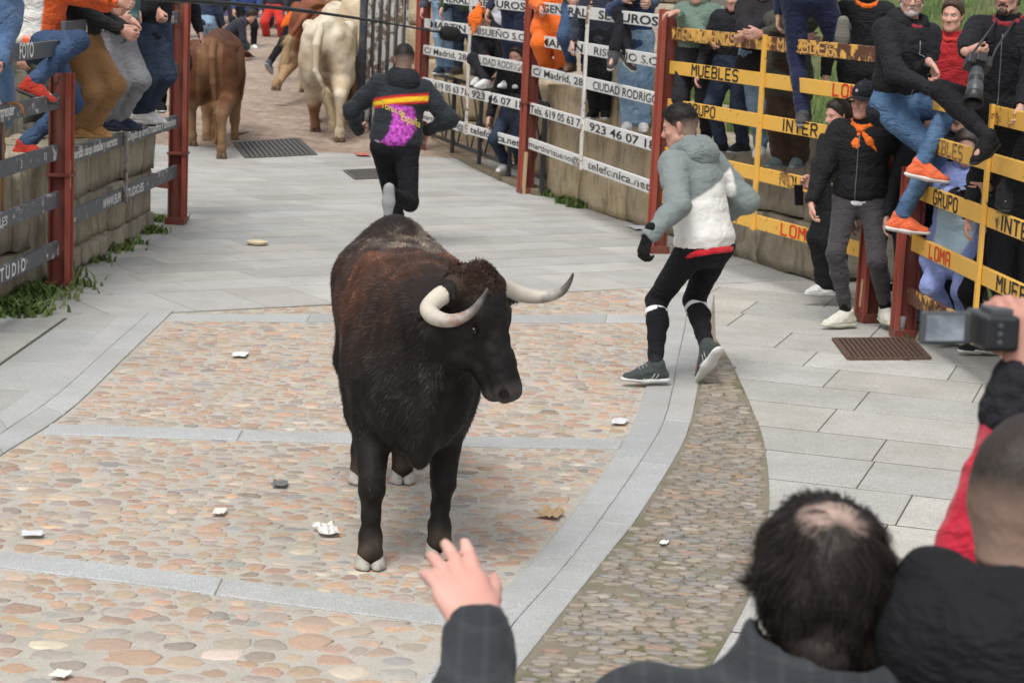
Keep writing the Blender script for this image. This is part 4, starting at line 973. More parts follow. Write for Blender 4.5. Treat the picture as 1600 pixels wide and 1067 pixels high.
        he = (h[:, 0] > -.12)*(abs(h[:, 2]) < .16)*(h[:, 1] > -.2)
        tuft = he*np.clip((.10-h[:, 0])/.1, 0, 1)*np.clip((h[:, 1]+.08)/.1, 0, 1); c = c+(np.array([.06, .034, .023])-c)*(tuft*.8)[:, None]
        muz = np.clip((h[:, 0]-.41)/.05, 0, 1)*(abs(h[:, 2]) < .12)*(h[:, 1] > -.10)*(h[:, 0] < .56); c = c+(np.array([.060, .050, .047])-c)*muz[:, None]
        c = c+(grey-c)*(np.clip(s3-.15, 0, 1)*.6*(q[:, 2] < 1.0))[:, None]
        mud = np.clip((.15-q[:, 2])/.08, 0, 1)*np.clip(.6+s3, 0, 1); c = c+(np.array([.075, .05, .035])-c)*(mud*.8)[:, None]
        return c
    root = empty('bull', tuple(O), label='black fighting bull standing on the cobbles with its head turned aside', cat='bull')
    b = obj('body', V, F, M_COAT, root); set_attr(b.data, 'col', np.c_[coat(V), np.ones(len(V))])
    def comb(p, n_):
        h = (p-HO)@A.T; q = (p-O)@B.T; hd_ = ((h[:, 0] > -.1)*(h[:, 0] < .56)*(h[:, 1] > -.16)*(abs(h[:, 2]) < .17))[:, None]
        leg = np.clip((.62-q[:, 2])/.2, 0, 1)[:, None]; return np.where(hd_, n+0*p, (-f*.7-z*.65)*(1-leg)-z*leg)
    def length(p):
        h = (p-HO)@A.T; q = (p-O)@B.T; L = np.full(len(p), .030)
        L = np.where((h[:, 0] > -.1)*(h[:, 0] < .56)*(h[:, 1] > -.16)*(abs(h[:, 2]) < .17), .009, L); L = np.where(q[:, 2] < .5, .014, L); L = np.where((q[:, 2] < .72)*(q[:, 2] > .45)*(abs(q[:, 0]) < .5), .034, L); return L
    def coat2(p):
        g = np.exp(.62*pnoise(np.c_[((p-O)@B.T)[:, 0]*30, ((p-O)@B.T)[:, 1]*30, p[:, 2]*9])*2); return coat(p)*g[:, None]*1.5
    keep = lambda p: (lambda h: 1.0-1.0*(h[:, 0] > .40)*(h[:, 0] < .56)*(abs(h[:, 2]) < .12)*(h[:, 1] > -.10))((p-HO)@A.T)*(p[:, 2] > .09)
    w1, f1, c1 = strands(V, F, N, 170000, length, comb, coat2, .0019, .26, .17, keep, seed=2)
    o = obj('coat_hair', w1, f1, M_HAIR, root, smooth=False, kind='stuff'); set_attr(o.data, 'col', c1)
    kt = lambda p: ((lambda h: 1.0*(h[:, 0] < .07)*(h[:, 0] > -.14)*(h[:, 1] > -.06)*(abs(h[:, 2]) < .115))((p-HO)@A.T))
    w2, f2, c2 = strands(V, F, N, 10000, .021, lambda p, n_: n*.8+np.stack([pnoise(p*22), pnoise(p*22+7), pnoise(p*22+13)], 1)*1.6, lambda p: np.tile([.05, .028, .019], (len(p), 1)), .0012, .42, .3, kt, curl=.6, seed=5, segs=2)
    o = obj('forelock', w2, f2, M_HAIR, root, smooth=False, kind='stuff'); set_attr(o.data, 'col', c2)
    nb = [(.02, .0, .07), (.03, .0, .14), (.045, -.015, .21), (.08, -.015, .285), (.125, .035, .32), (.155, .10, .315), (.15, .17, .295), (.115, .225, .275), (.085, .255, .262)]
    nf = [(.02, .0, .07), (.03, .0, .14), (.04, -.02, .21), (.07, -.025, .29), (.105, .01, .35), (.125, .06, .385), (.125, .12, .40), (.10, .17, .40), (.075, .20, .395)]
    for s, q_ in ((1, nb), (-1, nf)): horn(root, [H(q[0], q[1], s*q[2]) for q in q_], [.034, .038, .037, .034, .030, .024, .017, .010, .003], red=(.68, .13) if s == 1 else None)
    for s in (1, -1):
        E = SDF(); E.cone(H(.06, -.035, s*.11), H(.075, -.04, s*.21), .028, .042, k=.03, flat=(d, .42)); E.cone(H(.075, -.04, s*.21), H(.10, -.04, s*.315), .042, .014, k=.03, flat=(d, .42)); E.cone(H(.065, -.015, s*.15), H(.09, -.012, s*.28), .018, .013, k=.015, sub=True)
        v, ff, nn = E.mesh(.007); e = obj('ear', v, ff, M_COAT, root); set_attr(e.data, 'col', np.tile([.016, .012, .01, 1], (len(v), 1)))
        w3, f3, c3 = strands(v, ff, nn, 2200, .022, lambda p, n_: np.tile(r*s+n*.3, (len(p), 1)), lambda p: np.tile([.022, .015, .012], (len(p), 1)), .0016, .3, .4, seed=8)
        o = obj('ear_hair', w3, f3, M_HAIR, e, smooth=False, kind='stuff'); set_attr(o.data, 'col', c3)
        v, ff, nn = SDF().ell(H(.195, .022, s*.099), (.016, .010, .013), A).mesh(.006); obj('eye', v, ff, M_EYE, root)
    for s in (1,):
        v, ff, nn = SDF().cone(H(.459, .028, s*.052), H(.440, .046, s*.070), .016, .008).mesh(.0045); obj('nostril', v, ff, plain('nostril_dark', (.006, .005, .005), .35, .1, 30, 0), root)
    for ft in (fr, fl, rr_, rl): hoof(root, ft, f, 1.12)
    t = SDF(); t.chain([W(-.93, 0, 1.05), W(-1.0, 0, .85), W(-.98, .02, .45)], [.035, .025, .018], k=.02); t.cone(W(-.98, .02, .5), W(-.97, .03, .2), .03, .04, k=.03); v, ff, nn = t.mesh(.012); o = obj('tail', v, ff, M_COAT, root); set_attr(o.data, 'col', np.tile([.014, .011, .01, 1], (len(v), 1)))
bull()
# ------------------------------------------------------------------ people
def rot(v, ax, deg):
    ax = nrm(ax); a = math.radians(deg); v = np.asarray(v, float); return v*math.cos(a)+np.cross(ax, v)*math.sin(a)+ax*(ax@v)*(1-math.cos(a))
Z3 = np.array([0, 0, 1.0])
def ik(a, b, l1, l2, pole):
    a = np.asarray(a, float); b = np.asarray(b, float); d = b-a; L = np.linalg.norm(d); d = d/L
    if L > (l1+l2)*.998: L = (l1+l2)*.998; b = a+d*L
    x = (l1*l1-l2*l2+L*L)/(2*L); h = math.sqrt(max(l1*l1-x*x, 0)); p = np.asarray(pole, float); p = p-d*(p@d); p = nrm(p); return a+d*x+p*h, b
def hair_mat(col, tone): 
    key = ('hair', col, tone)
    if key in _M: return _M[key]
    t = NT('hair'); at = t.attr('fade'); n = t.noise(t.coord(scale=(1, 1, .3)), 220, 3); g = t.noise(t.coord(), 14, 4)
    c = t.mix(t.ramp(n, [(.3, 0.), (.7, 1.)]), tuple(x*.6 for x in col), tuple(min(1, x*1.5) for x in col)); sk = tuple(a_*.55+b_*.45 for a_, b_ in zip(tone, (.20, .15, .12)))
    f = t.math('ADD', at.outputs['Fac'], t.math('MULTIPLY', t.math('SUBTRACT', g, .5), .3)); t.color(t.mix(t.ramp(f, [(.1, 0.), (.9, 1.)]), c, sk)); t.rough(.55); t.bump(n, .4, .004); _M[key] = t.m; return t.m
def wrinkle(V, F, N, amp, sc=9.0, seed=0.0):
    r = 1-np.abs(pnoise(V*sc+seed))*2.2; q = pnoise(V*sc*2.3+seed+5); return V+N*((r*.6+q*.5)*amp)[:, None]
TONE = (.50, .315, .245)
def hand_sdf(S, w, d, n, t, curl=25, k=1.0, spread=.10, thumb=.6, r=1.0, straight=False):
    """palm, four fingers of three bones, thumb; d along the hand, n out of the palm, t to the thumb's side"""
    d = nrm(d); n = nrm(np.asarray(n)-d*(np.asarray(n)@d)); t0 = np.cross(n, d); t = t0 if t0@np.asarray(t) > 0 else -t0
    S.cone(w-d*.01, w+d*.03*k, .026*k, .027*k, k=.015, flat=(n, .75)); S.cone(w+d*.035*k+t*.012*k, w+d*.082*k+t*.020*k, .026*k, .024*k, k=.015, flat=(n, .55)); S.cone(w+d*.035*k-t*.014*k, w+d*.076*k-t*.022*k, .024*k, .021*k, k=.015, flat=(n, .55))
    for i, (o, L, c) in enumerate(((.030, .072, 0), (.0105, .080, 4), (-.0095, .074, 8), (-.028, .058, 14))):
        b = w+d*(.088-.004*abs(i-1.3))*k+t*o*k; fd = nrm(d+t*(1.4-i)*spread); ax = np.cross(fd, n); rr = (.0092-.0005*(i == 3))*k*r; ls = (L*.46*k, L*.31*k, L*.25*k); p = b-fd*.02*k; q = b; S.cone(p, q, rr*1.15, rr*1.1, k=.010)
        cd = curl+c; fd2 = fd
        for j, l_ in enumerate(ls):
            fd2 = rot(fd2, ax, cd*(.7, 1.0, .7)[j]); e = q+fd2*l_; S.cone(q, e, rr*(1.08-.08*j), rr*(1.0-.08*j), k=.005); q = e
    b = w+d*.028*k+t*.022*k; td = nrm(d*(1-thumb*.45)+t*thumb+n*.35); m = b+td*.036*k; S.cone(b, m, .0155*k, .0115*k, k=.014); td2 = nrm(td+d*.45+n*.1); m2 = m+td2*.028*k; S.cone(m, m2, .0112*k, .0105*k, k=.006); S.cone(m2, m2+nrm(td2+d*.2)*.02*k, .0105*k, .0085*k, k=.006)
def person(label, pel, yaw, feet=None, hands=None, lean=(4, 0), twist=0, H=1.75, girth=1.0, head=(0, 5), hair='short', hair_col=(.02, .014, .01), tone=TONE,
           jacket=None, trousers=None, shoes=None, toes=(None, None), fpitch=(0, 0), knees=(None, None), elbows=(None, None), hdir=(None, None), curl=(30, 30), hand_n=(None, None),
           res=.013, skin_res=None, hood=None, collar=True, scarf=None, cap=None, gloves=None, puff=.0, hem=.10, fit=1.0, group=None, beard=None, face=True, jprint=None, shirt=None, band=None, sole=(.62, .61, .58), sock=None, name='person', head_at=None, hres=None, hand_r=1.0, spread=.1):
    k = H/1.75; a = math.radians(yaw); f = np.array([math.sin(a), -math.cos(a), 0]); l = np.array([-f[1], f[0], 0]); pel = np.zeros(3) if pel is None else np.asarray(pel, float)
    s = nrm(Z3*math.cos(math.radians(lean[0]))+f*math.sin(math.radians(lean[0]))-l*math.sin(math.radians(lean[1])))
    cf = rot(f, Z3, twist); cf = nrm(cf-s*(cf@s)); cl = np.cross(s, cf)
    A = np.array([cl, cf, s]); g = girth
    hf = rot(cf, Z3, head[0]); hf = nrm(hf-Z3*(hf@Z3)*.5); hl = nrm(np.cross(Z3, hf)); hf = rot(hf, hl, head[1]); hu = np.cross(hf, hl); HO_ = s*.505*k+cf*.005+nrm(s+hu*1.2)*.085*k+hu*.075*k+hf*.022
    if head_at is not None: pel = np.asarray(head_at, float)-HO_
    hips = [pel+l*.088*k*q for q in (1, -1)]; Nk = pel+s*.505*k+cf*.005; shs = [pel+s*.452*k+cl*.172*k*q for q in (1, -1)]
    # legs
    if feet is None: feet = (None, None)
    ank = []; kn = []
    for i in (0, 1):
        t = feet[i] if feet[i] is not None else hips[i]+l*(.03 if i == 0 else -.03)-Z3*.835*k
        kk, e = ik(hips[i], t, .43*k, .415*k, knees[i] if knees[i] is not None else f+l*(.15 if i == 0 else -.15)); ank.append(e); kn.append(kk)
    # arms
    wr = []; el = []; hd_ = []
    for i in (0, 1):
        sg = 1 if i == 0 else -1
        t = hands[i] if hands is not None and hands[i] is not None else shs[i]-Z3*.50*k+cl*sg*.10+cf*.10
        e, w = ik(shs[i], t, .29*k, .255*k, elbows[i] if elbows[i] is not None else -cf*.8+cl*sg*.5-Z3*.4); el.append(e); wr.append(w)
        hd_.append(nrm(hdir[i]) if hdir[i] is not None else nrm(nrm(w-e)+Z3*-.05))
    # head
    HC = pel+HO_
    hk = .97*(.6+.4*k)
    HP = lambda fw, lt, up: HC+(hf*fw+hl*lt+hu*up)*hk
    HA = np.array([hf, hl, hu])
    root = empty(name, (pel[0], pel[1], min(ank[0][2], ank[1][2])-.08), label=label, cat='person', group=group)
    # -- body, one continuous skin
    S = SDF()
    S.ell(pel+s*.36*k, (.150*g, .100*g, .17*k), A, k=.06); S.cone(shs[0]-cl*.03, shs[1]+cl*.03, .052, k=.05); S.ell(pel+s*.15*k, (.135*g, .09*g, .17*k), A, k=.06); S.ell(pel, (.145*g, .10*g, .11), A, k=.06)
    for i in (0, 1):
        S.chain([hips[i], kn[i]], [.072*g, .044], k=.05); S.chain([kn[i], kn[i]*.6+ank[i]*.4-f*.006, ank[i]], [.042, .04, .032], k=.03)
        S.cone(shs[i], el[i], .045*g, .037, k=.04); S.cone(el[i], wr[i], .037, .026, k=.03)
        sg = 1 if i == 0 else -1
        hn = hand_n[i] if hand_n[i] is not None else nrm(-cl*sg+cf*-.2); hand_sdf(S, wr[i], hd_[i], hn, nrm(cf+Z3*.3), curl[i], (.94+.06*k), spread, r=hand_r)
        td = nrm((toes[i] if toes[i] is not None else f+l*sg*.18)); td = nrm(td-Z3*td[2]); td = rot(td, np.cross(Z3, td), fpitch[i]); S.cone(ank[i]-Z3*.02, ank[i]+td*.12-np.cross(np.cross(Z3, td), td)*-.0-Z3*.05, .022, .018, k=.02)
    S.cone(Nk-s*.03, HP(-.015, 0, -.075), .056*g**.5, .052, k=.03)
    S.ell(HP(-.012, 0, .033), np.array([.098, .076, .090])*hk, HA, k=.02); S.ell(HP(.022, 0, -.042), np.array([.070, .060, .078])*hk, HA, k=.03); S.cone(HP(.072, 0, -.100), HP(.06, 0, -.096), .020*hk, k=.03)
    for q in (-1, 1): S.cone(HP(.02, q*.048, -.065), HP(.062, q*.018, -.098), .018*hk, k=.025); S.ell(HP(.066, q*.036, -.025), np.array([.022, .022, .018])*hk, HA, k=.02)
    if face:
        S.cone(HP(.086, 0, .004), HP(.108, 0, -.034), .009*hk, .0125*hk, k=.012); S.cone(HP(.100, -.012, -.040), HP(.100, .012, -.040), .009*hk, k=.008)
        S.cone(HP(.080, -.03, .020), HP(.080, .03, .020), .012*hk, k=.015)
        S.cone(HP(.086, -.016, -.064), HP(.086, .016, -.064), .0075*hk, k=.008); S.cone(HP(.083, -.014, -.076), HP(.083, .014, -.076), .0078*hk, k=.008)
        for q in (-1, 1): S.ell(HP(.092, q*.031, .001), np.array([.016, .018, .0105])*hk, HA, k=.012, sub=True)
        S.cone(HP(.097, -.02, -.070), HP(.097, .02, -.070), .0022*hk, k=.006, sub=True)
    for q in (-1, 1): S.cone(HP(-.012, q*.077, .012), HP(.0, q*.075, -.028), .019*hk, .012*hk, k=.010, flat=(hl+hf*q*-.45, .42))
    sr = skin_res or .0085; V, F, N = S.mesh(sr, .0)
    b = obj('body', V, F, skin(tone), root); hq = (V-HC)@HA.T/hk
    red = np.exp(-((hq[:, 0]-.09)/.03)**2-((hq[:, 2]+.03)/.035)**2)*.3+(abs(hq[:, 1]) > .075)*(abs(hq[:, 2]) < .06)*.7+np.exp(-((hq[:, 2]+.070)/.008)**2)*(abs(hq[:, 1]) < .024)*(hq[:, 0] > .06)*.55
    wd = np.minimum(np.linalg.norm(V-wr[0], axis=1), np.linalg.norm(V-wr[1], axis=1)); red = red+np.clip((wd-.08)/.1, 0, .25)*(wd < .22); set_attr(b.data, 'red', np.clip(red, 0, 1))
    if face and sr < .0126:
        for q in (-1, 1):
            v, ff, nn = SDF().ell(HP(.0735, q*.031, .001), np.array([.0115, .0125, .0105])*hk).mesh(.004); o = obj('eye', v, ff, [M_EYEW, M_EYE], root); fc = v[ff[-1]].mean(1); mi = np.concatenate([(((v[f_].mean(1)-HP(.085, q*.031, -.001)))**2).sum(1) < (.0058*hk)**2 for f_ in ff]).astype(int); o.data.polygons.foreach_set('material_index', mi)
            v, ff, nn = SDF().cone(HP(.089, q*.019, .0205), HP(.082, q*.048, .0205), .0042*hk, .003*hk, flat=(hu, .7)).mesh(.003); e = obj('eyebrow', v, ff, hair_mat(hair_col, tone), root); set_attr(e.data, 'fade', np.zeros(len(v)))
    # -- hair, cap, beard
    def fade_attr(o, v, lo, hi):
        q = (v-HC)@HA.T/hk; set_attr(o.data, 'fade', np.clip((hi-q[:, 2])/(hi-lo), 0, 1))
    if hair and hair != 'none':
        th = {'short': .010, 'fade': .0045, 'long': .018, 'bun': .014, 'balding': .008}.get(hair, .010); Q = SDF(); Q.ell(HP(-.014, 0, .035), (np.array([.098, .076, .090])+th)*hk, HA)
        if hair == 'fade': Q.ell(HP(-.004, 0, .062), np.array([.092, .070, .074])*hk, HA, k=.02); Q.cone(HP(-.02, 0, -.06), HP(-.03, 0, .0), .058*hk, .07*hk, k=.02)
        if hair == 'short' : Q.cone(HP(-.035, 0, -.055), HP(-.03, 0, .0), .060*hk, .075*hk, k=.02); Q.ell(HP(.01, 0, .075), np.array([.082, .07, .058])*hk, HA, k=.02)
        if hair == 'long': Q.cone(HP(-.045, 0, .0), HP(-.06, 0, -.2), .09*hk, .07*hk, k=.03)
        Q.cut(HP(.066, 0, .058), hf*.80-hu*.60, .008); Q.cut(HP(0, 0, -.085 if hair != 'long' else -.3), -hu, .01)
        for q in (-1, 1): Q.ell(HP(.065, q*.08, -.045), np.array([.065, .05, .072])*hk, HA, k=.01, sub=True)
        if hair == 'balding': Q.ell(HP(-.052, 0, .122), np.array([.052, .045, .032])*hk, HA, k=.02, sub=True)
        v, ff, nn = Q.mesh(hres or min(.008, sr), 0); v = v+nn*(pnoise(v*55)*.0025+pnoise(v*20)*.0025)[:, None]*(.3 if hair == 'fade' else 1.0); o = obj('hair', v, ff, hair_mat(hair_col, tone), root)
        if hair == 'fade': fade_attr(o, v, -.045, .055)
        elif hair == 'short': fade_attr(o, v, -.13, -.05)
        else: set_attr(o.data, 'fade', np.zeros(len(v)))
    if beard:
        Q = SDF(); Q.cone(HP(.078, 0, -.098), HP(.055, 0, -.10), .026*hk, k=.02)
        for q in (-1, 1): Q.cone(HP(.015, q*.056, -.05), HP(.058, q*.026, -.095), .020*hk, k=.02); Q.cone(HP(.094, q*.002, -.054), HP(.084, q*.024, -.066), .0085*hk, k=.01)
        v, ff, nn = Q.mesh(.006); v = v+nn*(pnoise(v*80)*.003)[:, None]; o = obj('beard', v, ff, hair_mat(beard, tone), root); set_attr(o.data, 'fade', np.full(len(v), .15))
    if cap:
        Q = SDF(); Q.ell(HP(-.012, 0, .048), np.array([.108, .086, .092])*hk, HA); Q.cut(HP(0, 0, .032), -hu, .006); Q.cone(HP(-.012, 0, .138), HP(-.012, 0, .142), .012, k=.01)
        v, ff, nn = Q.mesh(.007); c_ = obj('cap', v, ff, cloth(cap, name='cap'), root)
        Q = SDF(); Q.cone(HP(.07, -.035, .034), HP(.07, .035, .034), .06, k=.01, flat=(hu, .12)); Q.cone(HP(.115, -.022, .028), HP(.115, .022, .028), .05, k=.02, flat=(hu, .14)); v, ff, nn = Q.mesh(.006); v = v-hu*(((v-HC)@hl)**2*3.2)[:, None]; obj('brim', v, ff, cloth(cap, name='cap'), c_)
        MB().lathe(HP(.094, -.005, .075), [(0.0001, .006), (.010, .005), (.011, 0)], 10, hf).build('emblem', plain('pale_emblem', (.45, .45, .47), .5), c_)
    # -- trousers
    if trousers:
        col, kind = trousers[0], trousers[1]; m = col if not isinstance(col, tuple) else cloth(col); w_ = {'slim': (.088, .061, .048, .042), 'reg': (.093, .069, .057, .054), 'wide': (.099, .082, .078, .080)}[kind]
        Q = SDF(); Q.ell(pel+s*.0, (.168*g, .122*g, .125), A, k=.05); Q.ell(pel+s*.09*k, (.155*g, .112*g, .10), A, k=.05)
        for i in (0, 1):
            ph = random.random()*6; e = ank[i]+(kn[i]-ank[i])*(.04 if kind != 'slim' else .10)
            Q.chain([hips[i], kn[i]], [w_[0]*g, w_[1]], k=.05, fold=(.0012, 2.3, ph)); m_ = kn[i]*.62+e*.38-f*.012; Q.cone(kn[i], m_, w_[1], max(w_[2]+.008, .06) if kind == 'slim' else w_[2], k=.03, fold=(.0015, 1.7, ph+1)); Q.cone(m_, e, max(w_[2]+.008, .06) if kind == 'slim' else w_[2], w_[3], k=.03, fold=(.0028, 2.2, ph+2))
            Q.cut(e-(kn[i]-e)*.05, e-kn[i], .004) if False else None
        v, ff, nn = Q.mesh(res); v = wrinkle(v, ff, nn, .0038, 9, random.random()*9); v = wrinkle(v, ff, vnormals(v, ff), .0024, 24, random.random()*9); o = obj('trousers', v, ff, m, root)
        if band:
            for i in (0, 1):
                c0 = kn[i]*.80+ank[i]*.20; d0 = nrm(ank[i]-kn[i]); MB().lathe(c0, [(.067, -.016), (.070, -.012), (.0675, .012), (.064, .016)], 20, d0).build('reflective_band', plain('white_band', (.75, .75, .75), .5), o, smooth=True)
    # -- shoes
    if shoes:
        sc, solec = shoes if isinstance(shoes[0], tuple) else (shoes, sole)
        for i in (0, 1):
            sg = 1 if i == 0 else -1; td = nrm((toes[i] if toes[i] is not None else f+l*sg*.18)); td = nrm(td-Z3*td[2]); sd = np.cross(Z3, td); td = rot(td, sd, fpitch[i]); u = np.cross(td, sd); an = ank[i]
            c0 = an-u*.055*k; Q = SDF(); kk = k**.5
            Q.cone(an+u*.0-td*.012, an-u*.03, .046*kk, .044*kk, k=.02); Q.cone(c0-td*.045, c0+td*.07, .040*kk, .043*kk, k=.03, flat=(u, .95)); Q.cone(c0+td*.07-u*.006, c0+td*.155*kk-u*.012, .045*kk, .033*kk, k=.03, flat=(u, .8)); Q.cone(an-u*.01+td*.02, c0+td*.10, .036, .030, k=.03)
            Q.cut(c0-u*.024, -u, .004); Q.cone(an+u*.06, an+u*.0, .036, k=.008, sub=True)
            for j in range(4): c_ = an+td*(.045+.022*j)-u*(.012+.011*j); Q.cone(c_-sd*.03, c_+sd*.03, .0055, k=.004)
            v, ff, nn = Q.mesh(.0075 if (skin_res or 9) < .012 else .0095); sh = obj('shoe', v, ff, cloth(sc, name='shoe', rough=.7) if isinstance(sc, tuple) else sc, root)
            Q = SDF(); Q.cone(c0-td*.052-u*.026, c0+td*.06-u*.026, .043*kk, .046*kk, k=.02, flat=(u, .42)); Q.cone(c0+td*.06-u*.026, c0+td*.165*kk-u*.022, .049*kk, .034*kk, k=.02, flat=(u, .42)); v, ff, nn = Q.mesh(.008); v = v-u*(np.clip(np.sin((v-c0)@td*260), 0, 1)*.002*(((v-c0)@u) < -.04))[:, None]; obj('sole', v, ff, plain('shoe_sole', solec, .7), sh)
            if sock is None and trousers: sock = (.02, .02, .022)
            if sock: v, ff, nn = SDF().cone(an+(kn[i]-an)*.24, an, .042, .043).mesh(.009); obj('sock', v, ff, cloth(sock), root)
    # -- jacket
    if jacket:
        m = jacket if not isinstance(jacket, tuple) else cloth(jacket, rough=.75); pf = puff; Q = SDF()
        Q.ell(pel+s*.35*k, (.172*g+pf, .122*g+pf, .185*k), A, k=.06); Q.cone(shs[0]-cl*.035-s*.004, shs[1]+cl*.035-s*.004, .062+pf*.5, k=.06); Q.ell(pel+s*.17*k, (.165*g+pf, .117*g+pf, .17*k), A, k=.06); Q.ell(pel-s*(hem-.09), (.175*g+pf, .126*g+pf, .13), A, k=.05)
        Q.cone(Nk-s*.05, Nk+s*.005-cf*.01, .085, .070, k=.04)
        if hem > .16: 
            for i in (0, 1): Q.cone(hips[i], hips[i]*.55+kn[i]*.45, .115*g+pf, .115*g+pf, k=.05)
        for i in (0, 1):
            ph = random.random()*6; w = wr[i]-(wr[i]-el[i])*.03; Q.cone(shs[i], el[i], .064*g+pf*.7, .054+pf*.7, k=.05, fold=(.002+pf*.05, 1.8, ph)); Q.cone(el[i], w, .054+pf*.7, .040+pf*.3, k=.04, fold=(.0025+pf*.05, 1.7, ph+2))
        Q.cut(pel-s*hem*k, -s, .012) if hem <= .16 else None
        for i in (0, 1): Q.cone(wr[i]+nrm(wr[i]-el[i])*.03, wr[i]+nrm(wr[i]-el[i])*.001, .031, k=.008, sub=True)
        if pf > .008 and jprint is None:
            pass
        v, ff, nn = Q.mesh(res); q = (v-pel)@A.T
        if pf > .01:
            dist = np.minimum(np.linalg.norm(v-el[0], axis=1), np.linalg.norm(v-el[1], axis=1))
            qu = np.abs(np.sin(q[:, 2]*PI/.085)); v = v+nn*((qu**.5-.6)*.0045)[:, None]
        v = wrinkle(v, ff, vnormals(v, ff), .0055, 7, random.random()*9); v = wrinkle(v, ff, vnormals(v, ff), .0034, 19, random.random()*9)
        J = obj('jacket', v, ff, m, root); set_attr(J.data, 'tc', (v-pel)@A.T)
        mc = hood[1] if hood and len(hood) > 1 else m
        if collar and not hood:
            Q = SDF(); Q.cone(Nk-s*.035, Nk+s*.045+cf*.012, .082, .074, k=.02); Q.cone(Nk+s*.10+cf*.02, Nk+s*.0+cf*.01, .058, .060, k=.008, sub=True); Q.cut(Nk+s*.055, s, .005); v, ff, nn = Q.mesh(min(res, .010)); v = wrinkle(v, ff, nn, .004, 14); c_ = obj('collar', v, ff, mc, J); set_attr(c_.data, 'tc', (v-pel)@A.T)
        if hood and hood[0] == 'down':
            Q = SDF(); c0 = Nk-cf*.06+s*.0; Q.ell(c0-cf*.025-s*.015, (.135, .085, .095), A, k=.04); Q.cone(Nk+cl*.085+s*.02+cf*.02, c0+cl*.07+s*.04, .045, .05, k=.04); Q.cone(Nk-cl*.085+s*.02+cf*.02, c0-cl*.07+s*.04, .045, .05, k=.04); Q.cone(c0-cl*.07+s*.045, c0+cl*.07+s*.045, .042, k=.04); Q.cone(Nk+cl*.085+s*.02+cf*.02, Nk+cf*.09-s*.05, .04, .03, k=.04); Q.cone(Nk-cl*.085+s*.02+cf*.02, Nk+cf*.09-s*.05, .04, .03, k=.04)
            Q.cone(Nk+s*.14+cf*.02, Nk+s*.02+cf*.0, .070, .060, k=.02, sub=True); v, ff, nn = Q.mesh(min(res, .010)); v = wrinkle(v, ff, nn, .006, 11); c_ = obj('hood', v, ff, mc, J); set_attr(c_.data, 'tc', (v-pel)@A.T)
        if hood and hood[0] == 'up':
            Q = SDF(); Q.ell(HP(-.025, 0, .03), np.array([.125, .105, .125]), HA); Q.cone(HP(-.03, 0, -.02), Nk-s*.02, .10, .10, k=.04); Q.ell(HP(.06, 0, .0), np.array([.11, .078, .098]), HA, k=.02, sub=True); v, ff, nn = Q.mesh(.010); obj('hood', v, ff, mc, J)
        if shirt:
            Q = SDF(); Q.ell(pel-s*(hem-.03), (.172*g+pf*.2, .125*g+pf*.2, .16), A); Q.cut(pel-s*(hem*k+.009), -s, .005); Q.cut(pel-s*(hem*k-.03), s, .005); v, ff, nn = Q.mesh(.012); v = wrinkle(v, ff, nn, .004, 14); obj('shirt', v, ff, cloth(shirt), root)
    if scarf:
        col, st = scarf; Q = SDF(); c0 = Nk+s*.02+cf*.01
        for j in range(10):
            a0, a1 = 2*PI*j/10, 2*PI*(j+1)/10; pt = lambda a_: c0+cl*math.cos(a_)*.075+cf*math.sin(a_)*.08-s*.035*max(0, math.sin(a_)); Q.cone(pt(a0), pt(a1), .016, k=.02)
        if st == 'tails':
            kt = c0+cf*.098-s*.05; Q.cone(kt-cl*.012, kt+cl*.012, .019, k=.012)
            v, ff, nn = Q.mesh(.007); sc_ = obj('neckerchief', v, ff, cloth(col, name='neckerchief'), root)
            for q, (dx, dz) in ((-1, (-.035, -.21)), (1, (.13, -.14))):
                Q = SDF(); e1 = kt+cl*dx*.55+s*dz*.5+cf*.02; e2 = kt+cl*dx+s*dz+cf*.004; Q.cone(kt, e1, .012, .036 if q < 0 else .026, k=.01, flat=(cf, .28)); Q.cone(e1, e2, .036 if q < 0 else .026, .005, k=.01, flat=(cf, .28)); v, ff, nn = Q.mesh(.006); v = wrinkle(v, ff, nn, .004, 22); obj('tail', v, ff, cloth(col, name='neckerchief'), sc_)
        else:
            v, ff, nn = Q.mesh(.009); v = wrinkle(v, ff, nn, .004, 18); obj('neckerchief' if st == 'plain' else 'scarf', v, ff, cloth(col, name='neckerchief'), root)
    if gloves:
        for i in (0, 1):
            Q = SDF(); sg = 1 if i == 0 else -1; Q.cone(wr[i]-hd_[i]*.05, wr[i]+hd_[i]*.01, .034, .031, k=.01); hand_sdf(Q, wr[i], hd_[i], hand_n[i] if hand_n[i] is not None else nrm(-cl*sg+cf*-.2), nrm(cf+Z3*.3), curl[i], 1.06*(.94+.06*k), .1, r=1.35); v, ff, nn = Q.mesh(.006); obj('glove', v, ff, cloth(gloves, name='glove'), root)
    return dict(root=root, A=A, pel=pel, s=s, cl=cl, cf=cf, Nk=Nk, HC=HC, HA=HA, hk=hk, wr=wr, el=el, kn=kn, ank=ank, HP=HP, f=f, l=l, hd=hd_)
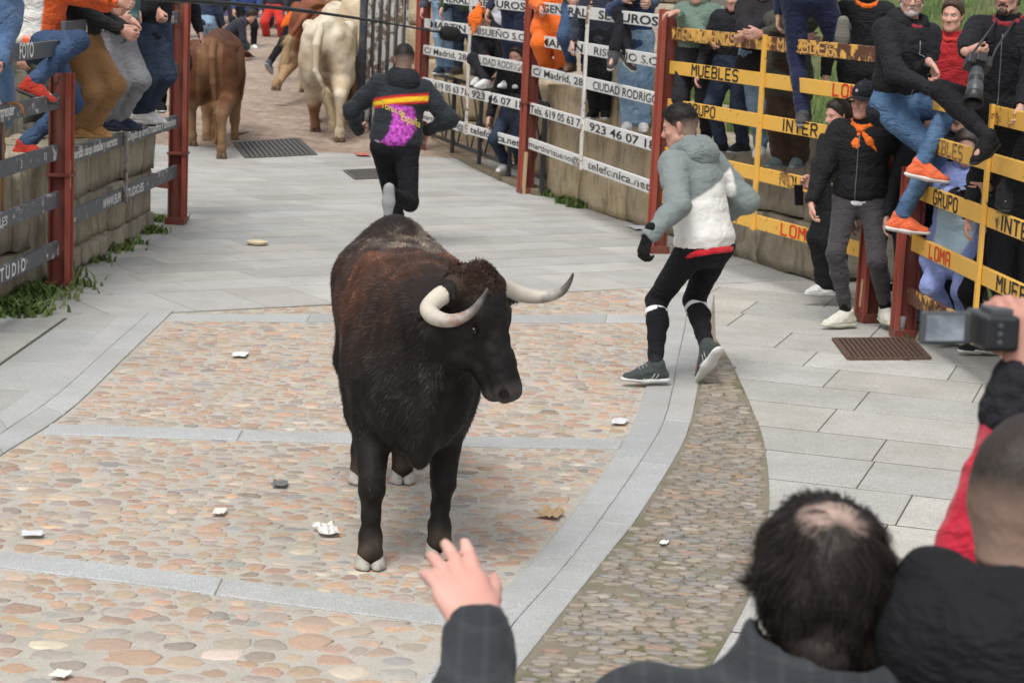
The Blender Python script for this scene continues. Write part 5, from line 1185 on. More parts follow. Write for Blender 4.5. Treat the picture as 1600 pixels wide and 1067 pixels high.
def hair_on(r, n, L, col, seed=5, lift=.25, width=.0009, mat=None):
    h = [c for c in r['root'].children if c.name.startswith('hair')][0]; me = h.data; vv = np.array([v.co[:] for v in me.vertices]); fq = np.array([list(p.vertices) for p in me.polygons]); hu = r['HA'][2]; hf = r['HA'][0]
    keep = lambda p: np.clip((((p-r['HC'])@hu)/r['hk']+.01)/.06, .0, 1)
    w, f, c = strands(vv, [fq], vnormals(vv, [fq]), n, L, lambda p, n_: hf*.7-hu*.3+np.stack([pnoise(p*25), pnoise(p*25+5), pnoise(p*25+9)], 1)*.6, lambda p: np.tile(col, (len(p), 1)), width, lift, .25, keep, curl=.3, seed=seed, segs=2); o = obj('hair_strands', w, f, mat or M_HAIR, h, smooth=False, kind='stuff'); set_attr(o.data, 'col', c)
def zipper(r, z0=.0, z1=.47, x=0.0, rad=.0035, mat=None):
    J = [c for c in r['root'].children if c.name.startswith('jacket')][0]; me = J.data; bv = BVHTree.FromPolygons([v.co[:] for v in me.vertices], [list(p.vertices) for p in me.polygons]); A = r['A']; pts = []
    for z_ in np.linspace(z0, z1, 16):
        h = bv.ray_cast(Vector(r['pel']+A[0]*x+A[2]*z_+A[1]*.6), Vector(-A[1]))
        if h[0] is not None: pts.append(np.array(h[0])+A[1]*.001)
    if len(pts) > 3: MB().tube(pts, rad, 5).build('zip', mat or plain('zip_metal', (.22, .22, .23), .4, .1, 60, .1, .5, .6), J, smooth=True)
M_EYEW = plain('eye_white', (.36, .34, .32), .3, .05, 20, 0)
BLK = (.012, .012, .014); NAVY = (.016, .022, .05); DGREY = (.055, .055, .062); WHT = (.66, .65, .63)
DEN = denim((.020, .040, .085), (.055, .10, .19)); DEND = denim((.012, .018, .035), (.03, .045, .08)); DENL = denim((.12, .20, .30), (.30, .42, .54)); DENM = denim((.035, .075, .155), (.10, .18, .30))
ORG = (.80, .16, .02)
def tc_mat(name, fn, rough=.8, wr=.3):
    t = NT(name); at = t.attr('tc'); sp = t.n('ShaderNodeSeparateXYZ'); t.l(at.outputs['Vector'], sp.inputs[0]); co = t.coord()
    t.color(fn(t, sp.outputs[0], sp.outputs[1], sp.outputs[2], co)); t.rough(rough); t.b.inputs['Sheen Weight'].default_value = .1; t.b.inputs['Specular IOR Level'].default_value = .2
    t.bump(t.math('ADD', crease(t), t.math('MULTIPLY', t.noise(co, 260, 2), .05)), wr*1.5, .022); return t.m
def step(t, v, at, w=.003): return t.ramp(t.math('MULTIPLY', t.math('ADD', t.math('SUBTRACT', v, at), 1.0), .5), [(.5-w/2, 0.), (.5+w/2, 1.)])
def two_tone(t, x, y, z, co):
    # grey yoke and sleeves, cream back panel with a slanting upper edge
    edge = t.math('ADD', z, t.math('MULTIPLY', x, .45)); up = step(t, edge, .33); side = step(t, t.math('ABSOLUTE', x), .215)
    n = t.noise(co, 9, 4); g = t.mix(n, (.155, .185, .18), (.21, .24, .232)); c = t.mix(n, (.62, .61, .58), (.70, .69, .66)); k = t.math('MAXIMUM', up, side); return t.mix(k, c, g)
M_TWO = tc_mat('grey_and_cream_padded', two_tone, .8, .14)
M_GRYJ = cloth((.18, .21, .205), rough=.75)
def flag_hoodie(t, x, y, z, co):
    # black hoodie, red-yellow-red yoke slanting across the back, magenta print below
    e = t.math('ADD', z, t.math('MULTIPLY', x, .22)); base = (.018, .022, .027)
    a = t.mix(step(t, e, .335), base, (.50, .02, .02)); a = t.mix(step(t, e, .355), a, (.80, .50, .02)); a = t.mix(step(t, e, .395), a, (.50, .02, .02)); a = t.mix(step(t, e, .418), a, base)
    sl = step(t, t.math('ABSOLUTE', x), .222); a = t.mix(sl, a, base)
    n = t.noise(t.coord(), 16, 5, .6, .8)
    # figure in a swirl of cape: a bent band from the upper left to the lower right
    cx = t.math('ADD', t.math('MULTIPLY', t.math('SINE', t.math('MULTIPLY', z, 11.0)), -.045), t.math('MULTIPLY', t.math('SUBTRACT', z, .16), -.22))
    dx = t.math('ABSOLUTE', t.math('SUBTRACT', t.math('SUBTRACT', 0.0, x), t.math('SUBTRACT', 0.0, cx))); m = t.math('ADD', dx, t.math('MULTIPLY', t.math('SUBTRACT', n, .5), .09))
    inb = t.math('SUBTRACT', 1.0, step(t, m, .10, .010)); rng_ = t.math('MULTIPLY', step(t, z, -.06), t.math('SUBTRACT', 1.0, step(t, z, .33))); back = t.math('SUBTRACT', 1.0, step(t, y, 0.0))
    pr = t.mix(t.ramp(t.noise(t.coord(), 40, 4), [(.35, 0.), (.65, 1.)]), (.24, .02, .24), (.64, .12, .60)); k = t.math('MULTIPLY', t.math('MULTIPLY', inb, rng_), back); a = t.mix(k, a, pr); wp = t.math('MULTIPLY', t.math('MULTIPLY', t.math('SUBTRACT', 1.0, step(t, z, .03)), step(t, x, .06)), t.math('MULTIPLY', back, t.ramp(n, [(.5, 0.), (.56, 1.)]))); a = t.mix(wp, a, (.55, .50, .56))
    return a
M_FLAG = tc_mat('printed_black_hoodie', flag_hoodie)
lookdown = 6
# runner in grey and cream, crouching, seen from behind
r1 = person('man in a grey and cream hooded jacket crouching mid run with black gloves', P(1103, 384, 12.12), -140, feet=(P(1024, 570, 11.98), P(1104, 542, 12.05)), hands=(P(1013, 370, 11.72), P(1118, 345, 12.5)),
  lean=(17, -2), twist=8, H=1.86, girth=1.08, head=(30, 6), hair='fade', hair_col=(.014, .011, .010), jacket=M_TWO, puff=.018, hem=.05, trousers=(BLK, 'slim'), shoes=((.045, .055, .052), (.60, .60, .58)), toes=(np.array([-1, -.25, 0]), np.array([-.55, .8, 0])), fpitch=(0, 52),
  hood=('down', M_GRYJ), gloves=(.012, .012, .013), res=.0095, skin_res=.007, curl=(40, 40), elbows=(np.array([.6, -.5, -.3]), np.array([.9, -.4, -.2])), band=True, shirt=(.55, .02, .03), hdir=(np.array([-.25, 0, -1]), None), knees=(np.array([-.30, 1, .1]), np.array([-.2, 1, .1])))
# runner in the printed hoodie, running away
r2 = person('man in a black hoodie with a red and yellow band running away', P(617, 230, 17.4), 184, feet=(P(632, 385, 17.6), P(607, 300, 16.85)), hands=(P(560, 205, 17.7), P(667, 205, 17.6)), lean=(9, 5), H=1.90, girth=1.12, head=(-4, 4), hair='fade', hair_col=(.014, .011, .010),
  jacket=M_FLAG, hem=.02, puff=.022, trousers=(BLK, 'reg'), shoes=((.10, .10, .11), (.30, .31, .32)), toes=(np.array([0, 1, 0]), np.array([-.1, 1, .0])), fpitch=(0, 82), knees=(None, np.array([.35, 1, -.2])), hood=('down', cloth((.02, .022, .026))), res=.0105, skin_res=.008,
  elbows=(np.array([-1, -.6, -.2]), np.array([1, -.6, -.2])), curl=(70, 60), hdir=(np.array([.2, 1, .1]), np.array([-.1, .3, -1])))
hair_on(r1, 9000, .016, (.012, .009, .008)); hair_on(r2, 5000, .014, (.014, .010, .009))
for i_ in (0, 1):
    sh_ = [c for c in r1['root'].children if c.name.startswith('shoe')][i_]; me_ = sh_.data; vs = np.array([v.co[:] for v in me_.vertices]); bv_ = BVHTree.FromPolygons([tuple(v) for v in vs], [list(p.vertices) for p in me_.polygons]); an_ = r1['ank'][i_]; td_ = nrm(vs.mean(0)-an_); td_ = nrm((vs[np.argmax((vs-an_)@td_)]-an_)); sd_ = nrm(np.cross(Z3, td_)); up_ = np.cross(td_, sd_); m_ = MB()
    for j_ in range(3):
        pts_ = []
        for t_ in np.linspace(-.028, .028, 7):
            h_ = bv_.ray_cast(Vector(an_+td_*(.055+.022*j_)+sd_*t_+up_*.15), Vector(-up_))
            if h_[0] is not None: pts_.append(np.array(h_[0])+up_*.001)
        if len(pts_) > 2: m_.tube(pts_, .0035, 5)
    if m_.n: m_.build('laces', plain('grey_laces', (.25, .26, .26), .8), sh_, smooth=True, kind='stuff')
    m_ = MB()
    for sg_ in (-1, 1):
        for j_ in range(2):
            pts_ = []
            for t_ in np.linspace(0, 1, 7):
                h_ = bv_.ray_cast(Vector(an_+td_*(.01+.075*t_+.02*j_)+sd_*sg_*.2-up_*(.045+.022*math.sin(t_*PI)-.012*j_)), Vector(-sd_*sg_))
                if h_[0] is not None: pts_.append(np.array(h_[0])+sd_*sg_*.0008)
            if len(pts_) > 2: m_.tube(pts_, .0032, 5)
    if m_.n: m_.build('side_stripes', plain('silver_stripe', (.34, .35, .35), .5), sh_, smooth=True, kind='stuff')
def wrap_text(r, target, txt, x0, z0, h, mat, slope=0.0, bold=.01, L=None, back=True):
    """lettering laid on the back of a garment"""
    V, F = text_geo(txt, bold); A = r['A']; pel = r['pel']; me = target.data; bv = BVHTree.FromPolygons([v.co[:] for v in me.vertices], [list(p.vertices) for p in me.polygons]); s_ = h if L is None else L/V[:, 0].max()
    off = np.array(target.matrix_basis.translation)+np.array(r['root'].matrix_basis.translation); out = []
    for vx, vy in V:
        xx = x0-vx*s_ if False else x0+vx*s_; zz = z0+vy*h+slope*vx*s_; o = pel+A[0]*(-xx)+A[2]*zz-A[1]*.5-off; hit = bv.ray_cast(Vector(o), Vector(A[1])); out.append(np.array(hit[0]) - A[1]*.004+off if hit[0] is not None else pel+A[0]*(-xx)+A[2]*zz-A[1]*.13)
    return obj('lettering', out, F, mat, target, smooth=False, kind='stuff')
jk = [c for c in r2['root'].children if c.name.startswith('jacket')][0]
M_GOLD = plain('gold_print', (.62, .50, .08), .6, .1, 60, 0)
wrap_text(r2, jk, 'Toros de', -.155, .300, .055, M_GOLD, slope=-.30, L=.20); wrap_text(r2, jk, 'España', .02, .215, .065, M_GOLD, slope=-.25, L=.165)
v_, f_, n_ = SDF().cone(r2['Nk']+r2['s']*.03-r2['cf']*.01, r2['Nk']+r2['s']*.055, .072, .064).cone(r2['Nk']+r2['s']*.12+r2['cf']*.02, r2['Nk']+r2['cf']*.01, .057, k=.006, sub=True).mesh(.009); obj('white_collar', v_, f_, cloth((.55, .56, .58)), r2['root'])
# ------------------------------------------------------------------ the oxen further up the street
def ox(label, O, yaw, k, feet, coat, hoofm, headup=True, tail=True, brush=(.30, .2, .1), headturn=0, horns=True, lift=None):
    a = math.radians(yaw); f = np.array([math.sin(a), -math.cos(a), 0]); l = np.array([-f[1], f[0], 0]); B = np.array([f, l, Z3]); O = np.asarray(O, float); W = lambda x, y, z_: O+(x*f+y*l)*k+z_*Z3*k; S = SDF()
    S.ell(W(0, 0, .90), np.array([.78, .30, .34])*k, B); S.ell(W(-.62, 0, 1.0), np.array([.34, .29, .30])*k, B, k=.1*k); S.cone(W(-.55, 0, 1.20), W(.45, 0, 1.22), .11*k, .13*k, k=.1*k)
    for s in (-1, 1):
        S.cone(W(-.45, s*.22, 1.18), W(-.42, s*.19, 1.15), .07*k, k=.08*k); S.cone(W(-.86, s*.11, 1.10), W(-.80, s*.12, 1.0), .07*k, k=.08*k); S.ell(W(-.70, s*.155, .82), np.array([.20, .13, .30])*k, B, k=.08*k); S.ell(W(.48, s*.16, .88), np.array([.22, .12, .34])*k, B, k=.09*k)
    S.cone(W(-.88, 0, 1.20), W(-.7, 0, 1.23), .055*k, .08*k, k=.06*k)
    hp = W(1.22, headturn, 1.38) if headup else W(1.25, headturn, 1.05); S.cone(W(.55, 0, 1.08), hp, .24*k, .13*k, k=.1*k); n = nrm(f*.75-Z3*.65); d = nrm(f*.65+Z3*.75)
    S.cone(hp, hp+n*.40*k, .115*k, .07*k, k=.04); S.cone(hp-d*.06*k+n*.1*k, hp+n*.38*k-d*.05*k, .08*k, .05*k, k=.04); S.cone(W(.7, 0, .75), W(.5, 0, .6), .13*k, .13*k, k=.09*k)
    z0 = lambda p: float(gz(p[1])) if lift is None or p is not feet[lift] else 0.0
    for i, p in enumerate(feet):
        p = np.asarray(p, float); s = 1 if i % 2 == 0 else -1
        if i < 2:
            hip = W(-.66, s*.15, .80); st = W(-.50, s*.165, .64); free = p[2] > .12
            hk = (p+Z3*.50*k-f*.09*k) if not free else (st*.42+p*.58-f*.13*k+Z3*.05)
            S.chain([hip, st, hk+f*.03*k], [.15*k, .125*k, .075*k], k=.08*k); S.cone(hk-f*.0, hk+(p-hk)*.1, .062*k, .052*k, k=.03); S.chain([hk, p*.75+hk*.25, p+Z3*.10*k], [.054*k, .042*k, .046*k], k=.03); S.cone(p+Z3*.11*k, p+Z3*.05*k, .05*k, .048*k, k=.03)
        else:
            el = W(.50, s*.16, .62); kn = el*.45+p*.55+f*.05*k; S.chain([W(.46, s*.15, .8), el, kn], [.12*k, .095*k, .06*k], k=.07*k); S.chain([kn, p+Z3*.12*k], [.055*k, .043*k], k=.03); S.cone(p+Z3*.12*k, p+Z3*.05*k, .048*k, k=.03)
    V, F, N = S.mesh(.019); V = V+N*(pnoise(V*6)*.010+pnoise(V*19)*.004)[:, None]; root = empty('working_ox', tuple(O), label=label, cat='ox', group='oxen running ahead up the street')
    b = obj('body', V, F, M_COAT, root); C_ = lambda p: coat((p-O)@B.T/k, p); set_attr(b.data, 'col', np.c_[C_(V), np.ones(len(V))])
    w1, f1, c1 = strands(V, F, vnormals(V, F), 16000, .03*k, lambda p, n_: -f*.6-Z3+0*p, C_, .004, .15, .2, seed=11); o = obj('coat_hair', w1, f1, M_HAIR, root, smooth=False, kind='stuff'); set_attr(o.data, 'col', c1)
    for p in feet: hoof(root, np.asarray(p)-Z3*0, f, 1.15*k, hoofm)
    if tail:
        T_ = SDF(); tp = [W(-.90, 0, 1.22), W(-1.0, 0, 1.08), W(-1.0, .02, .8), W(-.98, .03, .55)] if tail is True else [W(*q) for q in tail]; T_.chain(tp, [.05*k, .042*k, .032*k, .026*k], k=.02); v, ff, nn = T_.mesh(.013); o = obj('tail', v, ff, M_COAT, root); set_attr(o.data, 'col', np.c_[coat((v-O)@B.T/k*[1, 1, 1]+[0.0, 0, .3], v), np.ones(len(v))])
        e = tp[-1]; dr = nrm(tp[-1]-tp[-2]+np.array([0, 0, -.25])); v, ff, nn = SDF().cone(tp[-1]-dr*.03, tp[-1]+dr*.30*k, .035*k, .045*k).mesh(.013); w1, f1, c1 = strands(v, ff, nn, 2600, .16*k, lambda p, n_: dr+0*p, lambda p: np.tile(brush, (len(p), 1)), .004, .10, .16, seed=3); o2 = obj('brush', w1, f1, M_HAIR, o, smooth=False, kind='stuff'); set_attr(o2.data, 'col', c1)
    r = np.cross(n, d)
    for s in (-1, 1):
        E = SDF().cone(hp+r*s*.11*k, hp+r*s*.24*k-Z3*.02, .03, .05*k, flat=(d, .4)).cone(hp+r*s*.24*k-Z3*.02, hp+r*s*.33*k-Z3*.05, .05*k, .015, flat=(d, .4)); v, ff, nn = E.mesh(.012); o = obj('ear', v, ff, M_COAT, root); set_attr(o.data, 'col', np.c_[C_(v), np.ones(len(v))])
        if horns: horn(root, [hp+Z3*.05+r*s*.09*k, hp+Z3*.12*k+r*s*.25*k, hp+Z3*.22*k+r*s*.38*k+f*.06, hp+Z3*.42*k+r*s*.42*k+f*.1], [.04, .036, .026, .005])
    return root
def gy(px, py): g_ = G(px, py); return np.array([g_[0], g_[1], float(gz(g_[1]))])
mixc = lambda a, b, t_: np.asarray(a)+(np.asarray(b)-np.asarray(a))*np.clip(t_, 0, 1)[:, None]
def c_brown(q, p): return mixc(mixc((.085, .030, .012), (.15, .062, .028), .5+pnoise(p*2.5)), (.30, .185, .10), np.clip((.62-q[:, 2])/.25, 0, .8)+np.clip(pnoise(p*5)-.3, 0, 1)*.4+((q[:, 0] < -.78)*(q[:, 2] > .5)*(abs(q[:, 1]) < .14))*.25)
def c_white(q, p): return mixc(mixc(mixc((.62, .55, .43), (.50, .40, .27), .4+1.3*pnoise(p*3)), (.17, .12, .08), (np.exp(-(q[:, 1]/.06)**2)*(q[:, 0] < -.75)*np.clip((1.2-q[:, 2])/.4, 0, 1)*(q[:, 2] > .7)*.8)+np.clip(pnoise(p*7)-.25, 0, 1)*.9), (.20, .085, .035), np.maximum(np.clip((.42-q[:, 2])/.12, 0, 1)*.85*(q[:, 1] > 0), (q[:, 0] > .95)*1.0))
def c_cream(q, p): return mixc(mixc((.60, .51, .37), (.46, .35, .22), .45+pnoise(p*2.5)), (.10, .055, .03), np.clip((.62-q[:, 2])/.15, 0, 1)*.9)
def c_redox(q, p): return mixc(mixc((.15, .045, .022), (.24, .085, .04), .5+pnoise(p*4)), (.42, .28, .15), np.clip((.75-q[:, 2])/.2, 0, 1)*.75)
hb = [gy(300, 234), gy(346, 250), gy(318, 214), gy(340, 214)]
ox('chestnut brown ox walking away along the left fence', (hb[0]+hb[1])/2+np.array([.0, .72, 0]), 183, 1.04, [hb[0], hb[1], (hb[0]+hb[1])/2+np.array([-.17, 1.15, 0]), (hb[0]+hb[1])/2+np.array([.15, 1.35, 0])], c_brown, M_HOOFD, headup=False, brush=(.27, .14, .06), tail=[(-.88, -.03, 1.24), (-1.02, -.03, 1.08), (-1.0, -.05, .8), (-.95, -.08, .55)], horns=False)
wf = [gy(492, 222), gy(530, 233)]; wm = (wf[0]+wf[1])/2
ox('white ox with dirty rump and red brown head beyond the runner', wm+np.array([-.06, .80, 0]), 182, 1.16, [wf[0], wf[1], wm+np.array([-.28, 1.2, .0]), wm+np.array([.15, 1.4, .0])], c_white, M_HOOFD, brush=(.46, .36, .22), tail=[(-.9, .06, 1.2), (-1.0, .10, 1.0), (-1.0, .10, .72), (-.98, -.02, .50)])
cf_ = P(574, 205, 28.2)*[1, 1, 0]+np.array([0, 0, float(gz(28.6))])
ox('big cream ox close beside the slatted gate', cf_+np.array([-.02, .85, .03]), 178, 1.32, [cf_+np.array([-.22, -.1, 0]), cf_+np.array([.2, .1, 0]), cf_+np.array([-.2, 1.5, .05]), cf_+np.array([.2, 1.7, .05])], c_cream, M_HOOFD)
rp = P(468, 180, 30.0)*[1, 1, 0]+np.array([0, 0, float(gz(30.0))])
ox('red brown ox with shaggy pale legs kicking up a hind hoof', rp+np.array([.10, .8, 0]), 184, 1.12, [P(431, 142, 29.4), rp+np.array([.2, .1, 0]), rp+np.array([-.1, 1.4, .05]), rp+np.array([.25, 1.6, .05])], c_redox, M_HOOFD, brush=(.5, .36, .2), tail=[(-.9, 0, 1.2), (-1.0, .12, 1.05), (-1.0, .22, .9), (-1.0, .28, .8)])
# ------------------------------------------------------------------ spectators at the fences
RANDLK = [(.02, .014, .01), (.05, .03, .018), (.03, .02, .014)]
def stand(label, hip, Y, footy, yaw, fx=None, **k):
    """a person standing behind a fence: hip pixel, depth, pixel rows of the soles"""
    pel = P(hip[0], hip[1], Y); fl = P(fx[0] if fx else hip[0]+12, footy, Y); fr = P(fx[1] if fx else hip[0]-12, footy, Y); up = np.array([0, 0, .085])
    sw = math.cos(math.radians(yaw)) < 0
    # seen from the front a person's left foot is on the right of the picture
    a, b = (fl+up, fr+up) if not sw else (fr+up, fl+up)
    k.setdefault('skin_res', .012); k.setdefault('res', .0145); k.setdefault('sole', (.5, .5, .48)); H = k.pop('H', None)
    leg = pel[2]-(a[2]+b[2])/2
    if H is None: H = float(np.clip(leg/.845*1.75, 1.5, 1.92))
    return person(label, pel, yaw, feet=(a, b), H=H, group=k.pop('group', 'spectators behind the fences'), **k)
SPEC = 'spectators behind the fences'
BLUEJ = (.075, .14, .26)
# --- left: grey fence
a_ = person('person in a loose light blue jacket leaning in at the left edge', P(-34, 122, 13.3), 70, feet=(P(-40, 330, 13.4), P(-52, 330, 13.2)), hands=(P(-5, 120, 12.9), P(-20, 150, 12.9)), lean=(12, 0), H=1.8, girth=1.2, jacket=BLUEJ, hem=.24, puff=.03, trousers=(DEN, 'wide'), shoes=BLK, hair='short', skin_res=.012, res=.013, group=SPEC)
b_ = person('man in an orange and white jacket sitting on the grey fence with red trainers', P(62, 72, 14.75), 78, feet=(P(38, 225, 14.6), P(52, 128, 14.15)), hands=(P(195, 8, 14.6), P(178, 14, 14.9)), knees=(np.array([1, .2, .3]), np.array([1, -.3, .4])), lean=(6, 0), H=1.86, girth=1.15,
   jacket=tc_mat('orange_and_white_jacket', lambda t, x, y, z, co: t.mix(t.math('MAXIMUM', t.math('MAXIMUM', step(t, z, .36), step(t, y, .075)), step(t, t.math('ABSOLUTE', x), .21)), (.68, .67, .64), (.72, .12, .03))), hem=.05, puff=.012, trousers=(DEN, 'reg'), shoes=((.42, .035, .02), (.06, .05, .05)), toes=(np.array([1, -.15, 0]), np.array([1, -.1, 0])), fpitch=(0, 18), hair='short', skin_res=.0085, res=.0115, hdir=(np.array([1, 0, -.1]), np.array([1, 0, -.3])), curl=(60, 60), group=SPEC)
stand('person in tan work trousers and tan leather boots on the wall', (126, 72), 15.25, 214, 55, fx=(140, 112), jacket=(.022, .022, .024), hands=(P(196, 44, 15.35), P(190, 48, 15.2)), trousers=((.22, .115, .045), 'wide'), shoes=((.34, .18, .06), (.36, .22, .09)), toes=(np.array([1, -.3, 0]), np.array([1, -.35, 0])), skin_res=.0095, curl=(50, 50), hdir=(np.array([1, -.2, -.5]), np.array([1, -.1, -.5])))
stand('person in pale grey trousers and navy shoes on the wall', (178, 62), 16.1, 203, 50, fx=(188, 168), jacket=(.03, .09, .085), hands=(P(208, 34, 15.9), P(182, 30, 15.9)), trousers=((.20, .20, .215), 'reg'), shoes=((.02, .025, .05), (.03, .03, .04)), toes=(np.array([1, -.2, 0]), np.array([1, -.3, 0])), skin_res=.0095, curl=(60, 60), hdir=(np.array([.6, -.4, -.8]), None))
stand('person in dark jeans and white trainers with black stripes on the wall', (236, 52), 16.7, 192, 40, fx=(228, 216), jacket=BLK, hands=(P(216, 22, 16.45), P(246, 16, 16.6)), trousers=(DEND, 'reg'), shoes=((.62, .61, .60), (.62, .61, .58)), toes=(np.array([1, -.3, 0]), np.array([1, -.4, 0])), skin_res=.0095, curl=(65, 65), hdir=(np.array([.2, -.5, -.8]), np.array([.3, -.5, -.7])))
stand('person in charcoal clothes half hidden behind the left fence', (206, 60), 17.2, 200, 45, jacket=DGREY, trousers=((.035, .037, .045), 'reg'), shoes=BLK)
stand('person in black by the red post near the brown ox', (262, 40), 18.6, 175, 30, jacket=BLK, trousers=((.02, .02, .025), 'reg'), shoes=BLK)
stand('person in navy jacket and dark olive trousers under the red trainers', (58, 70), 15.6, 208, 50, jacket=NAVY, trousers=((.06, .062, .055), 'reg'), shoes=((.10, .09, .08), (.2, .2, .19)))
# --- far end of the street
FAR = 'people at the far end of the street'
def far(label, hip, Y, footy, yaw, **k):
    return stand(label, hip, Y, footy, yaw, skin_res=.02, res=.022, face=False, group=FAR, **k)
far('person in blue jeans and navy top at the far barrier', (322, 34), 37.0, 98, 150, jacket=NAVY, trousers=(DENL, 'reg'), shoes=WHT, lean=(12, 0))
far('person in dark green trousers bending at the far barrier', (348, 60), 36.0, 105, 100, jacket=(.02, .02, .03), trousers=((.035, .06, .04), 'wide'), shoes=BLK, lean=(50, 0), H=1.6)
far('person in a bright blue jacket and white trainers far up the street', (384, 12), 38.5, 78, 20, jacket=(.03, .07, .22), trousers=(BLK, 'reg'), shoes=WHT)
far('person with red trousers far up the street', (428, 14), 41.0, 62, 0, jacket=(.03, .03, .04), trousers=((.5, .03, .02), 'wide'), shoes=BLK)
far('person in a dark coat at the far left barrier', (302, 18), 40.0, 75, 10, jacket=(.02, .02, .03), trousers=((.03, .03, .04), 'reg'), shoes=BLK)
far('person in a purple dark coat behind the far barrier', (356, 5), 42.0, 60, -10, jacket=(.04, .03, .07), trousers=((.02, .02, .025), 'reg'), shoes=BLK)
far('person in grey behind the far barrier', (408, 0), 43.0, 52, 5, jacket=(.08, .08, .09), trousers=(BLK, 'reg'), shoes=BLK)
far('person in black behind the far barrier', (446, -2), 43.0, 52, 5, jacket=BLK, trousers=(NAVY, 'reg'), shoes=BLK)
rk = person('runner in black with an orange cloth ahead of the oxen', P(466, 30, 33.0), 150, feet=(P(421, 98, 32.6), P(478, 100, 33.6)), hands=(P(452, 45, 32.8), P(490, 20, 33)), lean=(14, 0), H=1.8, jacket=BLK, trousers=(BLK, 'reg'), shoes=((.05, .06, .08), (.3, .3, .32)), skin_res=.02, res=.02, fpitch=(40, 10))
v_, f_, n_ = SDF().cone(P(448, 34, 32.5), P(461, 22, 32.5), .05, .10, flat=((0, 1, 0), .3)).cone(P(440, 42, 32.5), P(450, 32, 32.5), .03, .07, flat=((0, 1, 0), .3)).mesh(.018); obj('neckerchief', v_, f_, cloth(ORG, name='neckerchief'), rk['root'])
# --- white fences
stand('person in light jeans and navy trainers by the first white fence', (697, 8), 25.6, 117, -15, fx=(702, 688), jacket=(.05, .06, .08), trousers=(DENL, 'reg'), shoes=((.02, .03, .06), (.55, .55, .55)))
stand('person in dark jeans and brown shoes behind the word MARTIN', (728, 8), 25.3, 117, -20, jacket=(.03, .05, .03), trousers=(DEND, 'reg'), shoes=((.06, .045, .035), (.10, .08, .06)))
bo = person('boy with dark hair crouching behind the white fence', P(768, 110, 24.2), -35, feet=(P(748, 122, 23.9), P(760, 126, 23.7)), hands=(P(778, 128, 23.7), P(765, 100, 23.7)), lean=(14, 0), H=1.5, head=(0, 6), hair='short', hair_col=(.03, .018, .012), jacket=(.018, .018, .02), trousers=((.02, .02, .025), 'reg'), shoes=((.6, .6, .59), (.6, .6, .59)), skin_res=.0085, res=.013, knees=(np.array([-.6, -1, .8]), np.array([-.8, -1, .8])), group=SPEC)
stand('person in navy trousers and white trainers beside the crouching boy', (806, 10), 23.4, 138, -30, fx=(812, 796), jacket=(.02, .025, .05), trousers=((.02, .028, .06), 'reg'), shoes=WHT, sock=(.2, .2, .21))
stand('person in a white padded waistcoat behind the boy', (785, 30), 24.9, 128, -10, jacket=(.52, .52, .56), trousers=((.02, .02, .03), 'wide'), shoes=BLK, puff=.012)
stand('person in dark jeans standing on the path behind the iron railing', (806, 178), 23.4, 268, -20, fx=(812, 790), jacket=BLK, trousers=(DEND, 'reg'), shoes=WHT, H=1.66)
stand('person in a long orange overall with hands on the white fence', (866, 30), 22.0, 116, -10, jacket=ORG, hem=.34, puff=.02, trousers=(ORG, 'wide'), shoes=((.05, .04, .04), (.1, .1, .1)), hands=(P(884, 10, 21.5), P(845, 12, 21.7)), skin_res=.0095, curl=(60, 60), hdir=(np.array([0, -.6, -.7]), np.array([0, -.6, -.7])))
stand('person in blue jeans and brown suede shoes standing on the white fence', (906, 12), 21.0, 112, -12, fx=(915, 893), jacket=(.045, .06, .035), hands=(P(928, 18, 20.4), P(890, 0, 20.9)), trousers=(DEN, 'reg'), shoes=((.16, .10, .06), (.14, .09, .055)), skin_res=.0095, curl=(55, 50), hdir=(np.array([.1, -.5, -.8]), None))
stand('person in black trousers and boots behind the white upright', (938, 60), 20.6, 186, -10, fx=(945, 928), jacket=(.025, .03, .045), trousers=((.016, .016, .018), 'reg'), shoes=BLK)
stand('person in pale blue jeans and white trainers on the low wall', (992, 62), 19.6, 205, -8, fx=(1004, 982), jacket=(.03, .05, .12), trousers=(DENL, 'wide'), shoes=((.64, .63, .61), (.64, .63, .61)), hands=(P(1012, 8, 19.0), P(975, 0, 19.2)), skin_res=.0095, curl=(50, 40))
sk = person('person in black tracksuit trousers sitting on the white fence with crossed legs', P(974, -32, 19.55), -5, feet=(P(958, 84, 18.95), P(990, 122, 18.85)), hands=(P(1004, -6, 19.1), P(985, -15, 19.0)), knees=(np.array([.5, -1, .4]), np.array([-.1, -1, .4])), lean=(10, 0), H=1.78, jacket=(.03, .032, .04), trousers=((.014, .014, .018), 'reg'), shoes=((.05, .05, .055), (.42, .40, .36)), toes=(np.array([-.3, -1, 0]), np.array([.4, -1, 0])), fpitch=(35, 25), skin_res=.0095, res=.0125, curl=(40, 40), group=SPEC)
